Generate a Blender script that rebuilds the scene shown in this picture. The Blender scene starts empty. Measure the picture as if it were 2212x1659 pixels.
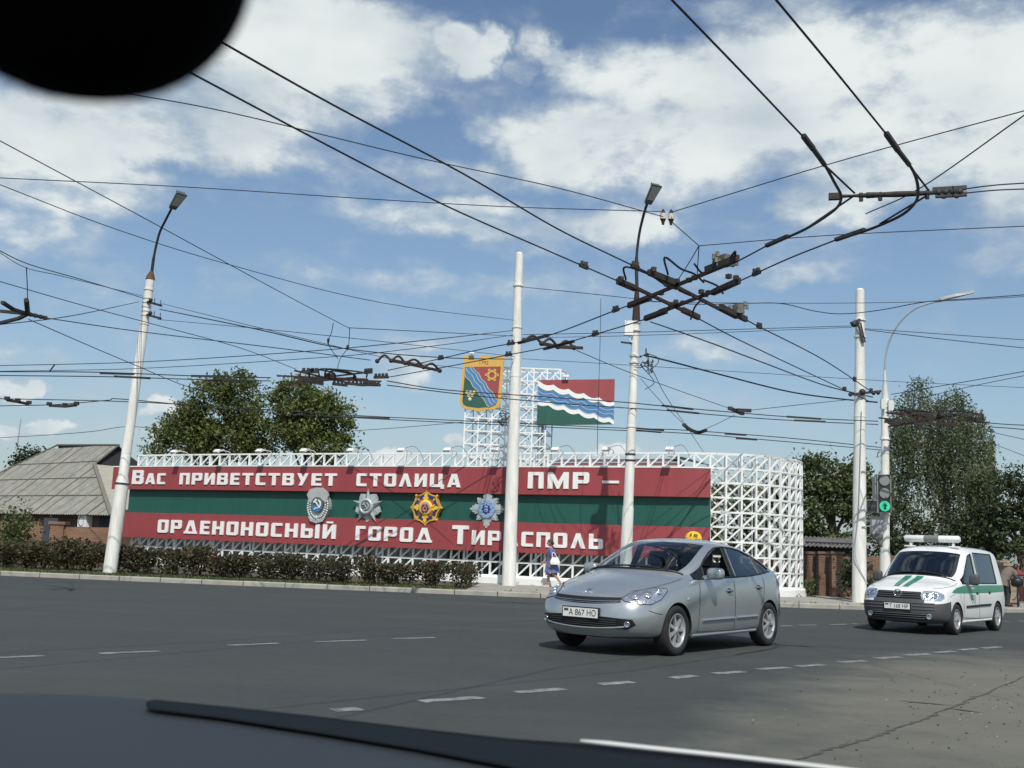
import bpy, bmesh, math, random
import numpy as np
from mathutils import Vector, Matrix, Euler
from mathutils.bvhtree import BVHTree
from mathutils.geometry import delaunay_2d_cdt
R = math.radians
sc = bpy.context.scene
COL = sc.collection
rnd = random.Random(7)
PI = math.pi

# ------------------------------------------------------------------ camera
CAM_H, FV = 1.35, 2290.0                      # eye height; focal length in 2212-wide picture units
CX, CY = 1106.0, 829.5
ROLL = math.atan(0.0384)
PITCH = math.atan((1187.3 - CY) * math.cos(ROLL) / FV)
_d = Vector((0, math.cos(PITCH), math.sin(PITCH)))
_u0 = Vector((0, -math.sin(PITCH), math.cos(PITCH)))
_r0 = Vector((1, 0, 0))
_rt = _r0 * math.cos(ROLL) + _u0 * math.sin(ROLL)
_up = _u0 * math.cos(ROLL) - _r0 * math.sin(ROLL)
cam_d = bpy.data.cameras.new('camera')
cam = bpy.data.objects.new('camera', cam_d); COL.objects.link(cam)
cam_d.sensor_width = 36.0
cam_d.lens = FV / 2212.0 * 36.0
cam_d.clip_start = 0.05; cam_d.clip_end = 3000
_m = Matrix((_rt, _up, -_d)).transposed().to_4x4(); _m.translation = (0, 0, CAM_H)
cam.matrix_world = _m
cam_d.dof.use_dof = True; cam_d.dof.focus_distance = 24.0; cam_d.dof.aperture_fstop = 5.6
sc.camera = cam
EYE = Vector((0, 0, CAM_H))

def ray(u, v):
    return _d * FV + _rt * (u - CX) - _up * (v - CY)
def pZ(u, v, z):
    r = ray(u, v); return EYE + r * ((z - CAM_H) / r.z)
def pY(u, v, y):
    r = ray(u, v); return EYE + r * (y / r.y)
def proj(p):
    q = Vector(p) - EYE; w = q.dot(_d)
    return CX + FV * q.dot(_rt) / w, CY - FV * q.dot(_up) / w

# ------------------------------------------------------------------ light
SUN_EL, SUN_DIR_XY = R(50), (0.10, -0.995)      # horizontal direction towards the sun (behind the camera)
sun_d = bpy.data.lights.new('sun', 'SUN'); sun_d.energy = 3.9; sun_d.angle = R(0.6); sun_d.color = (1.0, 0.95, 0.87)
sun = bpy.data.objects.new('sun', sun_d); COL.objects.link(sun)
_s = Vector((SUN_DIR_XY[0] * math.cos(SUN_EL), SUN_DIR_XY[1] * math.cos(SUN_EL), math.sin(SUN_EL))).normalized()
sun.rotation_euler = _s.to_track_quat('Z', 'Y').to_euler()
sc.view_settings.view_transform = 'Standard'; sc.view_settings.look = 'None'
sc.view_settings.exposure = 0.0; sc.view_settings.gamma = 1.0
sc.cycles.max_bounces = 6; sc.cycles.transparent_max_bounces = 12
sc.cycles.use_adaptive_sampling = True
try: sc.cycles.use_denoising = True
except Exception: pass

world = bpy.data.worlds.new('World'); sc.world = world; world.use_nodes = True
nt = world.node_tree; N = nt.nodes; Lk = nt.links; N.clear()
def wn(t, **kw):
    n = N.new(t)
    for k, v in kw.items(): setattr(n, k, v)
    return n
def wmath(op, a, b=None, c=None, clamp=False):
    n = wn('ShaderNodeMath', operation=op); n.use_clamp = clamp
    for i, x in enumerate((a, b, c)):
        if x is None: continue
        if isinstance(x, (int, float)): n.inputs[i].default_value = x
        else: Lk.new(x, n.inputs[i])
    return n.outputs[0]
def wrange(x, a, b, c=0.0, d=1.0, smooth=True):
    n = wn('ShaderNodeMapRange'); n.interpolation_type = 'SMOOTHSTEP' if smooth else 'LINEAR'
    Lk.new(x, n.inputs['Value'])
    for k, v in (('From Min', a), ('From Max', b), ('To Min', c), ('To Max', d)): n.inputs[k].default_value = v
    return n.outputs['Result']
sky = wn('ShaderNodeTexSky', sky_type='NISHITA'); sky.sun_disc = False
sky.sun_elevation = SUN_EL; sky.sun_rotation = math.atan2(SUN_DIR_XY[0], SUN_DIR_XY[1])
sky.air_density = 1.3; sky.dust_density = 1.1; sky.ozone_density = 1.6
tc = wn('ShaderNodeTexCoord')
sep = wn('ShaderNodeSeparateXYZ'); Lk.new(tc.outputs['Generated'], sep.inputs[0])
az = wmath('ARCTAN2', sep.outputs[0], sep.outputs[1])
el = wmath('ARCSINE', sep.outputs[2])
# cloud banks: (u, v, half width, half height, density, softness of the edge noise)
BANKS = [(1285,310,215,115,1.1),(1480,280,240,170,1.0),(1720,200,330,150,1.1),(2040,170,330,165,1.15),(2010,340,330,100,.95),(1360,170,200,80,.8),
 (1800,430,150,60,.75),(2330,300,260,260,1.0),(690,95,290,125,1.1),(560,215,270,105,1.05),(810,190,150,90,.95),(330,275,340,80,1.0),(80,300,200,110,1.0),
 (985,98,62,46,.95),(1035,128,66,50,.9),(1062,96,42,40,.85),(955,132,50,32,.7),(1158,92,52,48,.6),(1190,138,44,40,.6),(1128,152,40,28,.45),(120,385,230,85,.75),(60,500,170,55,.55),(120,585,230,40,.45),(900,375,260,45,.5),(690,330,160,35,.45),
 (1060,478,350,50,.85),(1340,490,110,50,.9),(1150,520,200,40,.6),(960,615,270,34,.5),(1590,755,190,36,.6),(1660,595,220,32,.42),(2170,558,110,34,.5),
 (40,845,52,26,1.0),(78,838,30,26,1.0),(10,838,30,22,.8),(15,925,60,24,1.0),(105,925,55,20,.95),(365,880,38,24,1.0),(402,892,40,20,.9),(335,894,34,16,.8),(60,770,120,28,.5),(880,795,75,46,.8),(905,742,95,24,.55),(985,950,45,18,.85),
 (845,993,70,20,1.0),(380,950,180,34,.55),(1325,972,62,18,.8),(560,30,200,80,.9),(1690,20,230,40,.5),(1040,275,60,35,.55),(700,600,60,25,.3),(1480,860,260,40,.35)]
wz = wn('ShaderNodeTexNoise'); wz.inputs['Scale'].default_value = 26.0; wz.inputs['Detail'].default_value = 7; wz.inputs['Roughness'].default_value = .6
Lk.new(tc.outputs['Generated'], wz.inputs['Vector']); wsep = wn('ShaderNodeSeparateColor'); Lk.new(wz.outputs['Color'], wsep.inputs[0])
az = wmath('ADD', az, wmath('MULTIPLY', wmath('SUBTRACT', wsep.outputs[0], .5), .065)); elw = wmath('ADD', el, wmath('MULTIPLY', wmath('SUBTRACT', wsep.outputs[1], .5), .032))
field = None
for (u, v, a, b, amp) in BANKS:
    r = ray(u, v).normalized()
    a0, e0 = math.atan2(r.x, r.y), math.asin(r.z)
    ka, ke = FV * math.cos(e0) / a, FV / b
    dx = wmath('MULTIPLY', wmath('SUBTRACT', az, a0), ka)
    dy = wmath('MULTIPLY', wmath('SUBTRACT', elw, e0), ke)
    q = wmath('ADD', wmath('MULTIPLY', dx, dx), wmath('MULTIPLY', dy, dy))
    g = wmath('MULTIPLY', wmath('SUBTRACT', 1.32, q, clamp=True), amp * 1.12)
    field = g if field is None else wmath('SMOOTH_MAX', field, g, 0.25)
# the sky behind the camera and overhead carries ordinary scattered cloud
gen = wn('ShaderNodeTexNoise'); gen.inputs['Scale'].default_value = 3.0; gen.inputs['Detail'].default_value = 6
Lk.new(tc.outputs['Generated'], gen.inputs['Vector'])
behind = wrange(sep.outputs[1], .45, .1)
up_mask = wrange(sep.outputs[2], .62, .8)
field = wmath('MAXIMUM', field, wmath('MULTIPLY', wmath('MAXIMUM', behind, up_mask), wrange(gen.outputs['Fac'], .42, .62)))
mp = wn('ShaderNodeMapping'); Lk.new(tc.outputs['Generated'], mp.inputs['Vector']); mp.inputs['Scale'].default_value = (1, 1, 1.9)
n1 = wn('ShaderNodeTexNoise'); n1.inputs['Scale'].default_value = 9.0; n1.inputs['Detail'].default_value = 9; n1.inputs['Roughness'].default_value = .56; n1.inputs['Distortion'].default_value = .35
Lk.new(mp.outputs[0], n1.inputs['Vector'])
n3 = wn('ShaderNodeTexNoise'); n3.inputs['Scale'].default_value = 34.0; n3.inputs['Detail'].default_value = 7; n3.inputs['Roughness'].default_value = .6
Lk.new(mp.outputs[0], n3.inputs['Vector'])
rag = wmath('ADD', wmath('MULTIPLY', wmath('SUBTRACT', n1.outputs['Fac'], .5), 2.0), wmath('MULTIPLY', wmath('SUBTRACT', n3.outputs['Fac'], .5), .95))
live = wrange(field, .0, .25)
dens = wrange(wmath('ADD', field, wmath('MULTIPLY', rag, live)), .10, 1.22)
thick = wrange(wmath('ADD', field, wmath('MULTIPLY', rag, 1.1)), .35, 1.25)
mp2 = wn('ShaderNodeMapping'); Lk.new(tc.outputs['Generated'], mp2.inputs['Vector']); mp2.inputs['Scale'].default_value = (1, 1, 2.2); mp2.inputs['Location'].default_value = (.03, .0, .10)
n2 = wn('ShaderNodeTexNoise'); n2.inputs['Scale'].default_value = 6.5; n2.inputs['Detail'].default_value = 5; n2.inputs['Roughness'].default_value = .5
Lk.new(mp2.outputs[0], n2.inputs['Vector'])
lit = wrange(wmath('ADD', wmath('MULTIPLY', thick, .35), n2.outputs['Fac']), .52, 1.0)
ccol = wn('ShaderNodeMix', data_type='RGBA'); Lk.new(lit, ccol.inputs['Factor'])
ccol.inputs['A'].default_value = (.50, .585, .645, 1); ccol.inputs['B'].default_value = (.83, .875, .86, 1)
SKY_STRENGTH = 0.115
cs = wn('ShaderNodeVectorMath', operation='SCALE'); Lk.new(ccol.outputs['Result'], cs.inputs[0]); cs.inputs['Scale'].default_value = 1.0 / SKY_STRENGTH
# thin high haze whitens the blue towards the horizon
hz = wn('ShaderNodeMix', data_type='RGBA'); Lk.new(wrange(el, .0, .50, .30, .0, False), hz.inputs['Factor'])
tn = wn('ShaderNodeMix', data_type='RGBA', blend_type='MULTIPLY'); tn.inputs['Factor'].default_value = 1.0; Lk.new(sky.outputs[0], tn.inputs['A']); tn.inputs['B'].default_value = (.80, .84, .92, 1)
Lk.new(tn.outputs['Result'], hz.inputs['A']); hz.inputs['B'].default_value = (.30 / SKY_STRENGTH, .50 / SKY_STRENGTH, .72 / SKY_STRENGTH, 1)
mixc = wn('ShaderNodeMix', data_type='RGBA'); Lk.new(wmath('MULTIPLY', dens, .96), mixc.inputs['Factor'])
Lk.new(hz.outputs['Result'], mixc.inputs['A']); Lk.new(cs.outputs[0], mixc.inputs['B'])
bg = wn('ShaderNodeBackground'); bg.inputs['Strength'].default_value = SKY_STRENGTH
Lk.new(mixc.outputs['Result'], bg.inputs['Color'])
wo = wn('ShaderNodeOutputWorld'); Lk.new(bg.outputs[0], wo.inputs['Surface'])
world.cycles.sampling_method = 'MANUAL'; world.cycles.sample_map_resolution = 512
# ------------------------------------------------------------------ materials
def mat(name, col, rough=.6, metal=0.0, var=.0, vscale=3.0, bump=0.0, bscale=30.0, coat=0.0, spec=.5, emit=None, estr=0.0, col2=None, detail=5.0, stretch=None):
    m = bpy.data.materials.new(name); m.use_nodes = True
    t = m.node_tree; b = t.nodes['Principled BSDF']
    c = tuple(col) + (1,)
    b.inputs['Base Color'].default_value = c; b.inputs['Roughness'].default_value = rough; b.inputs['Metallic'].default_value = metal
    b.inputs['Coat Weight'].default_value = coat; b.inputs['Coat Roughness'].default_value = .04
    b.inputs['Specular IOR Level'].default_value = spec
    if emit: b.inputs['Emission Color'].default_value = tuple(emit) + (1,); b.inputs['Emission Strength'].default_value = estr
    if var > 0 or col2 is not None or bump > 0:
        tcn = t.nodes.new('ShaderNodeTexCoord')
    if var > 0 or col2 is not None:
        nz = t.nodes.new('ShaderNodeTexNoise'); nz.inputs['Scale'].default_value = vscale; nz.inputs['Detail'].default_value = detail; nz.inputs['Roughness'].default_value = .65
        if stretch:
            mpn = t.nodes.new('ShaderNodeMapping'); mpn.inputs['Scale'].default_value = stretch; t.links.new(tcn.outputs['Object'], mpn.inputs['Vector']); t.links.new(mpn.outputs[0], nz.inputs['Vector'])
        else: t.links.new(tcn.outputs['Object'], nz.inputs['Vector'])
        mx = t.nodes.new('ShaderNodeMix'); mx.data_type = 'RGBA'
        rg = t.nodes.new('ShaderNodeMapRange'); rg.inputs['From Min'].default_value = .32; rg.inputs['From Max'].default_value = .68
        t.links.new(nz.outputs['Fac'], rg.inputs['Value']); t.links.new(rg.outputs['Result'], mx.inputs['Factor'])
        if col2 is None:
            mx.inputs['A'].default_value = tuple(x * (1 - var) for x in col) + (1,); mx.inputs['B'].default_value = tuple(min(1, x * (1 + var)) for x in col) + (1,)
        else:
            mx.inputs['A'].default_value = c; mx.inputs['B'].default_value = tuple(col2) + (1,)
        t.links.new(mx.outputs['Result'], b.inputs['Base Color'])
    if bump > 0:
        nb = t.nodes.new('ShaderNodeTexNoise'); nb.inputs['Scale'].default_value = bscale; nb.inputs['Detail'].default_value = 4
        t.links.new(tcn.outputs['Object'], nb.inputs['Vector'])
        bp = t.nodes.new('ShaderNodeBump'); bp.inputs['Strength'].default_value = bump; bp.inputs['Distance'].default_value = .02
        t.links.new(nb.outputs['Fac'], bp.inputs['Height']); t.links.new(bp.outputs['Normal'], b.inputs['Normal'])
    return m
def brick_mat(name, c1, c2, mortar, sx=.25, sy=.075, msize=.01, rough=.9, axis='XZ'):
    m = bpy.data.materials.new(name); m.use_nodes = True; t = m.node_tree; b = t.nodes['Principled BSDF']; b.inputs['Roughness'].default_value = rough
    tcn = t.nodes.new('ShaderNodeTexCoord'); sp = t.nodes.new('ShaderNodeSeparateXYZ'); t.links.new(tcn.outputs['Object'], sp.inputs[0])
    cb = t.nodes.new('ShaderNodeCombineXYZ'); t.links.new(sp.outputs[0], cb.inputs[0]); t.links.new(sp.outputs[2], cb.inputs[1])
    br = t.nodes.new('ShaderNodeTexBrick'); t.links.new(cb.outputs[0], br.inputs['Vector'])
    br.inputs['Scale'].default_value = 1; br.inputs['Brick Width'].default_value = sx; br.inputs['Row Height'].default_value = sy; br.inputs['Mortar Size'].default_value = msize
    br.inputs['Color1'].default_value = c1 + (1,); br.inputs['Color2'].default_value = c2 + (1,); br.inputs['Mortar'].default_value = mortar + (1,)
    nz = t.nodes.new('ShaderNodeTexNoise'); nz.inputs['Scale'].default_value = 1.3; nz.inputs['Detail'].default_value = 6; t.links.new(tcn.outputs['Object'], nz.inputs['Vector'])
    mx = t.nodes.new('ShaderNodeMix'); mx.data_type = 'RGBA'; mx.blend_type = 'MULTIPLY'; mx.inputs['Factor'].default_value = .8
    rg = t.nodes.new('ShaderNodeMapRange'); rg.inputs['From Min'].default_value = .3; rg.inputs['From Max'].default_value = .7; rg.inputs['To Min'].default_value = .6; rg.inputs['To Max'].default_value = 1.15
    t.links.new(nz.outputs['Fac'], rg.inputs['Value']); t.links.new(br.outputs['Color'], mx.inputs['A']); t.links.new(rg.outputs['Result'], mx.inputs['B'])
    t.links.new(mx.outputs['Result'], b.inputs['Base Color'])
    bp = t.nodes.new('ShaderNodeBump'); bp.inputs['Strength'].default_value = .5; bp.inputs['Distance'].default_value = .01
    t.links.new(br.outputs['Fac'], bp.inputs['Height']); bp.invert = True; t.links.new(bp.outputs['Normal'], b.inputs['Normal'])
    return m
def glass_mat(name, tint=(.45, .5, .5), fac0=.06, rough=.02):
    m = bpy.data.materials.new(name); m.use_nodes = True; t = m.node_tree; t.nodes.clear()
    o = t.nodes.new('ShaderNodeOutputMaterial'); mx = t.nodes.new('ShaderNodeMixShader')
    tr = t.nodes.new('ShaderNodeBsdfTransparent'); tr.inputs['Color'].default_value = tint + (1,)
    gl = t.nodes.new('ShaderNodeBsdfGlossy'); gl.inputs['Roughness'].default_value = rough; gl.inputs['Color'].default_value = (.9, .95, 1, 1)
    lw = t.nodes.new('ShaderNodeLayerWeight'); lw.inputs['Blend'].default_value = .5
    pw = t.nodes.new('ShaderNodeMath'); pw.operation = 'POWER'; pw.inputs[1].default_value = 4.0; t.links.new(lw.outputs['Facing'], pw.inputs[0])
    ad = t.nodes.new('ShaderNodeMath'); ad.operation = 'MULTIPLY_ADD'; ad.inputs[1].default_value = .9; ad.inputs[2].default_value = .045 + fac0; ad.use_clamp = True
    t.links.new(pw.outputs[0], ad.inputs[0]); t.links.new(ad.outputs[0], mx.inputs[0])
    t.links.new(tr.outputs[0], mx.inputs[1]); t.links.new(gl.outputs[0], mx.inputs[2]); t.links.new(mx.outputs[0], o.inputs['Surface'])
    return m
def leaf_mat(name, dark, light, trans=.35):
    m = bpy.data.materials.new(name); m.use_nodes = True; t = m.node_tree; b = t.nodes['Principled BSDF']; o = t.nodes['Material Output']
    at = t.nodes.new('ShaderNodeAttribute'); at.attribute_name = 'tint'
    mx = t.nodes.new('ShaderNodeMix'); mx.data_type = 'RGBA'; t.links.new(at.outputs['Fac'], mx.inputs['Factor'])
    mx.inputs['A'].default_value = dark + (1,); mx.inputs['B'].default_value = light + (1,)
    t.links.new(mx.outputs['Result'], b.inputs['Base Color']); b.inputs['Roughness'].default_value = .5; b.inputs['Specular IOR Level'].default_value = .35
    tl = t.nodes.new('ShaderNodeBsdfTranslucent'); t.links.new(mx.outputs['Result'], tl.inputs['Color'])
    ms = t.nodes.new('ShaderNodeMixShader'); ms.inputs[0].default_value = trans
    t.links.new(b.outputs[0], ms.inputs[1]); t.links.new(tl.outputs[0], ms.inputs[2]); t.links.new(ms.outputs[0], o.inputs['Surface'])
    return m

# ------------------------------------------------------------------ object helpers
def tag(o, label=None, cat=None, group=None, kind=None):
    if label: o['label'] = label
    if cat: o['category'] = cat
    if group: o['group'] = group
    if kind: o['kind'] = kind
    return o
def thing(name, label, cat, loc=(0, 0, 0), rotz=0.0, group=None):
    o = bpy.data.objects.new(name, None); COL.objects.link(o); o.location = loc; o.rotation_euler = (0, 0, rotz); o.empty_display_size = .2
    return tag(o, label, cat, group)
def link(name, me, parent=None, loc=None):
    o = bpy.data.objects.new(name, me); COL.objects.link(o)
    if parent is not None: o.parent = parent
    if loc is not None: o.location = loc
    return o
def copy_tree(o, parent=None):
    c = o.copy(); COL.objects.link(c)
    if parent is not None: c.parent = parent
    for ch in list(o.children): copy_tree(ch, c)
    return c
class MB:
    def __init__(s, off=(0, 0, 0)):
        s.v = []; s.f = []; s.m = []; s.s = []; s.off = Vector(off); s.tint = None
    def add(s, pts, faces, m=0, smooth=False):
        n = len(s.v); s.v += [tuple(Vector(p) - s.off) for p in pts]
        for f in faces: s.f.append(tuple(i + n for i in f)); s.m.append(m); s.s.append(smooth)
        return s
    def poly(s, pts, m=0, smooth=False): return s.add(pts, [tuple(range(len(pts)))], m, smooth)
    def box(s, c, size, rot=None, m=0):
        x, y, z = (k / 2 for k in size); c = Vector(c)
        p = [Vector((a * x, b * y, d * z)) for a in (-1, 1) for b in (-1, 1) for d in (-1, 1)]
        if rot is not None: p = [rot @ q for q in p]
        return s.add([c + q for q in p], [(0, 1, 3, 2), (4, 6, 7, 5), (0, 4, 5, 1), (2, 3, 7, 6), (0, 2, 6, 4), (1, 5, 7, 3)], m)
    def beam(s, a, b, w, h=None, up=(0, 0, 1), m=0):
        h = h or w; a = Vector(a); b = Vector(b); d = (b - a)
        if d.length < 1e-6: return s
        d.normalize(); up = Vector(up)
        x = d.cross(up)
        if x.length < 1e-4: x = d.cross(Vector((0, 1, 0)))
        x.normalize(); y = x.cross(d)
        q = [(-1, -1), (1, -1), (1, 1), (-1, 1)]
        pts = [p + x * (i * w / 2) + y * (j * h / 2) for p in (a, b) for i, j in q]
        return s.add(pts, [(0, 3, 2, 1), (4, 5, 6, 7), (0, 1, 5, 4), (1, 2, 6, 5), (2, 3, 7, 6), (3, 0, 4, 7)], m)
    def tube(s, pts, r, n=6, caps=True, m=0, smooth=True):
        pts = [Vector(p) for p in pts]; k = len(pts)
        rs = [r] * k if isinstance(r, (int, float)) else list(r)
        out = []; prev = None
        for i, p in enumerate(pts):
            d = (pts[min(i + 1, k - 1)] - pts[max(i - 1, 0)])
            if d.length < 1e-9: d = Vector((0, 0, 1))
            d.normalize()
            if prev is None:
                x = d.cross(Vector((0, 0, 1)))
                if x.length < .05: x = d.cross(Vector((1, 0, 0)))
            else:
                x = prev - d * prev.dot(d)
                if x.length < 1e-4: x = d.cross(Vector((0, 0, 1)))
            x.normalize(); prev = x; y = d.cross(x)
            out += [p + (x * math.cos(2 * PI * j / n) + y * math.sin(2 * PI * j / n)) * rs[i] for j in range(n)]
        fs = [(i * n + j, i * n + (j + 1) % n, (i + 1) * n + (j + 1) % n, (i + 1) * n + j) for i in range(k - 1) for j in range(n)]
        s.add(out, fs, m, smooth)
        if caps:
            s.add(out[:n], [tuple(range(n - 1, -1, -1))], m); s.add(out[-n:], [tuple(range(n))], m)
        return s
    def lathe(s, prof, c=(0, 0, 0), n=24, M=None, m=0, smooth=True):
        c = Vector(c); out = []
        for (r, z) in prof:
            for j in range(n):
                p = Vector((r * math.cos(2 * PI * j / n), r * math.sin(2 * PI * j / n), z)); out.append(c + (M @ p if M is not None else p))
        fs = [(i * n + j, i * n + (j + 1) % n, (i + 1) * n + (j + 1) % n, (i + 1) * n + j) for i in range(len(prof) - 1) for j in range(n)]
        return s.add(out, fs, m, smooth)
    def ball(s, c, r, n=12, k=8, M=None, m=0):
        rr = (r, r, r) if isinstance(r, (int, float)) else r; c = Vector(c); out = []
        for i in range(k + 1):
            a = PI * i / k
            for j in range(n):
                b = 2 * PI * j / n
                p = Vector((rr[0] * math.sin(a) * math.cos(b), rr[1] * math.sin(a) * math.sin(b), rr[2] * math.cos(a))); out.append(c + (M @ p if M is not None else p))
        fs = [(i * n + j, (i + 1) * n + j, (i + 1) * n + (j + 1) % n, i * n + (j + 1) % n) for i in range(k) for j in range(n)]
        return s.add(out, fs, m, True)
    def rbox(s, c, r, e=.55, M=None, m=0, n=24, k=14):
        c = Vector(c); out = []; f = lambda x: math.copysign(abs(x) ** e, x)
        for i in range(k + 1):
            a = -PI / 2 + PI * i / k
            for j in range(n):
                t_ = 2 * PI * j / n; p = Vector((r[0] * f(math.cos(a)) * f(math.cos(t_)), r[1] * f(math.cos(a)) * f(math.sin(t_)), r[2] * f(math.sin(a)))); out.append(c + (M @ p if M is not None else p))
        return s.add(out, [(i * n + j, i * n + (j + 1) % n, (i + 1) * n + (j + 1) % n, (i + 1) * n + j) for i in range(k) for j in range(n)], m, True)
    def prism(s, poly, fr, d0, d1, m=0, m_side=None):
        """poly: 2-D outline; fr: (origin, x axis, y axis, outward axis); from depth d0 to d1 along the outward axis"""
        o, ax, ay, an = fr; n = len(poly)
        a = sum(poly[i][0] * poly[(i + 1) % n][1] - poly[(i + 1) % n][0] * poly[i][1] for i in range(n))
        if a < 0: poly = poly[::-1]
        lo = [o + ax * x + ay * y + an * d0 for x, y in poly]; hi = [o + ax * x + ay * y + an * d1 for x, y in poly]
        s.add(hi, [tuple(range(n))], m); s.add(lo, [tuple(range(n - 1, -1, -1))], m)
        ms = m if m_side is None else m_side
        s.add(lo + hi, [(i, (i + 1) % n, n + (i + 1) % n, n + i) for i in range(n)], ms)
        return s
    def build(s, name, mats, parent=None, loc=None, angle=None):
        me = bpy.data.meshes.new(name); me.from_pydata(s.v, [], s.f)
        for mm in (mats if isinstance(mats, (list, tuple)) else [mats]): me.materials.append(mm)
        me.polygons.foreach_set('material_index', s.m); me.polygons.foreach_set('use_smooth', s.s)
        me.update()
        if angle: me.set_sharp_from_angle(angle=R(angle))
        return link(name, me, parent, loc)
def spline(pts, n=8):
    pts = [Vector(p) for p in pts]
    if len(pts) < 3: return [pts[0].lerp(pts[-1], i / n) for i in range(n + 1)]
    q = [pts[0] * 2 - pts[1]] + pts + [pts[-1] * 2 - pts[-2]]; out = []
    for i in range(1, len(q) - 2):
        a, b, c, d = q[i - 1], q[i], q[i + 1], q[i + 2]
        for k in range(n):
            t = k / n
            out.append(.5 * ((2 * b) + (c - a) * t + (2 * a - 5 * b + 4 * c - d) * t * t + (3 * b - a - 3 * c + d) * t ** 3))
    out.append(pts[-1]); return out
def text_mesh(s, size, depth, name='lettering'):
    cu = bpy.data.curves.new(name, 'FONT'); cu.body = s; cu.size = size; cu.extrude = depth; cu.align_x = 'CENTER'; cu.align_y = 'CENTER'
    o = bpy.data.objects.new(name, cu); COL.objects.link(o)
    dg = bpy.context.evaluated_depsgraph_get(); dg.update()
    me = bpy.data.meshes.new_from_object(o.evaluated_get(dg)); bpy.data.objects.remove(o); bpy.data.curves.remove(cu)
    return me
def text_on(s, size, fr, name, m, parent, depth=.002, sx=1.0, off=(0, 0, 0)):
    me = text_mesh(s, size, depth, name); o, ax, ay, an = fr; of = Vector(off)
    for v in me.vertices:
        v.co = o + ax * (v.co.x * sx) + ay * v.co.y + an * v.co.z - of
    me.materials.clear(); me.materials.append(m)
    return link(name, me, parent)
def inside(p, poly):
    x, y = p; c = False; n = len(poly)
    for i in range(n):
        x1, y1 = poly[i]; x2, y2 = poly[(i + 1) % n]
        if (y1 > y) != (y2 > y) and x < (x2 - x1) * (y - y1) / (y2 - y1) + x1: c = not c
    return c
# ------------------------------------------------------------------ palette
M = {}
M['white'] = mat('white_paint', (.78, .80, .78), .45, var=.05, vscale=2.5, bump=.05, bscale=12)
M['pole_white'] = mat('pole_whitewash', (.60, .60, .54), .6, col2=(.84, .85, .82), vscale=3.2, bump=.15, bscale=9, stretch=(1.6, 1.6, .28), detail=9)
M['red'] = mat('red_panel_paint', (.320, .056, .062), .55, col2=(.265, .052, .057), vscale=1.6, stretch=(1.5, 1.5, .22), detail=7)
M['green'] = mat('green_panel_paint', (.010, .082, .062), .5, col2=(.016, .098, .074), vscale=1.6, stretch=(1.5, 1.5, .22), detail=7)
M['letter'] = mat('letter_white', (.80, .82, .80), .5, var=.04)
M['black_metal'] = mat('dark_metal', (.025, .025, .028), .6)
M['wire'] = mat('wire_black', (.012, .014, .018), .7)
M['rust'] = mat('rusty_steel', (.060, .030, .022), .85, col2=(.018, .015, .014), vscale=9)
M['grime'] = mat('grimy_insulator', (.016, .015, .015), .8, col2=(.050, .043, .036), vscale=14)
M['grey_box'] = mat('grey_box_paint', (.32, .34, .34), .5, var=.08)
M['lamp_grey'] = mat('lamp_grey', (.10, .11, .11), .45, .3)
M['lamp_pale'] = mat('lamp_lens_pale', (.42, .45, .45), .3)
M['yellow'] = mat('yellow_paint', (.62, .36, .05), .5)
M['gold'] = mat('gold_paint', (.60, .37, .075), .5)
M['cream'] = mat('cream_line', (.62, .55, .36), .55)
M['blue'] = mat('blue_paint', (.055, .20, .42), .5)
M['silver'] = mat('silver_paint', (.46, .51, .51), .35, .25, var=.12, vscale=6)
M['silver_dark'] = mat('silver_dark', (.12, .15, .16), .4, .3)
M['dkblue'] = mat('dark_blue_enamel', (.03, .035, .16), .4)
M['ltblue'] = mat('pale_blue_enamel', (.22, .36, .58), .4)
M['enamel_red'] = mat('red_enamel', (.30, .03, .03), .4)
M['orange'] = mat('orange_enamel', (.40, .12, .03), .4)

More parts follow.
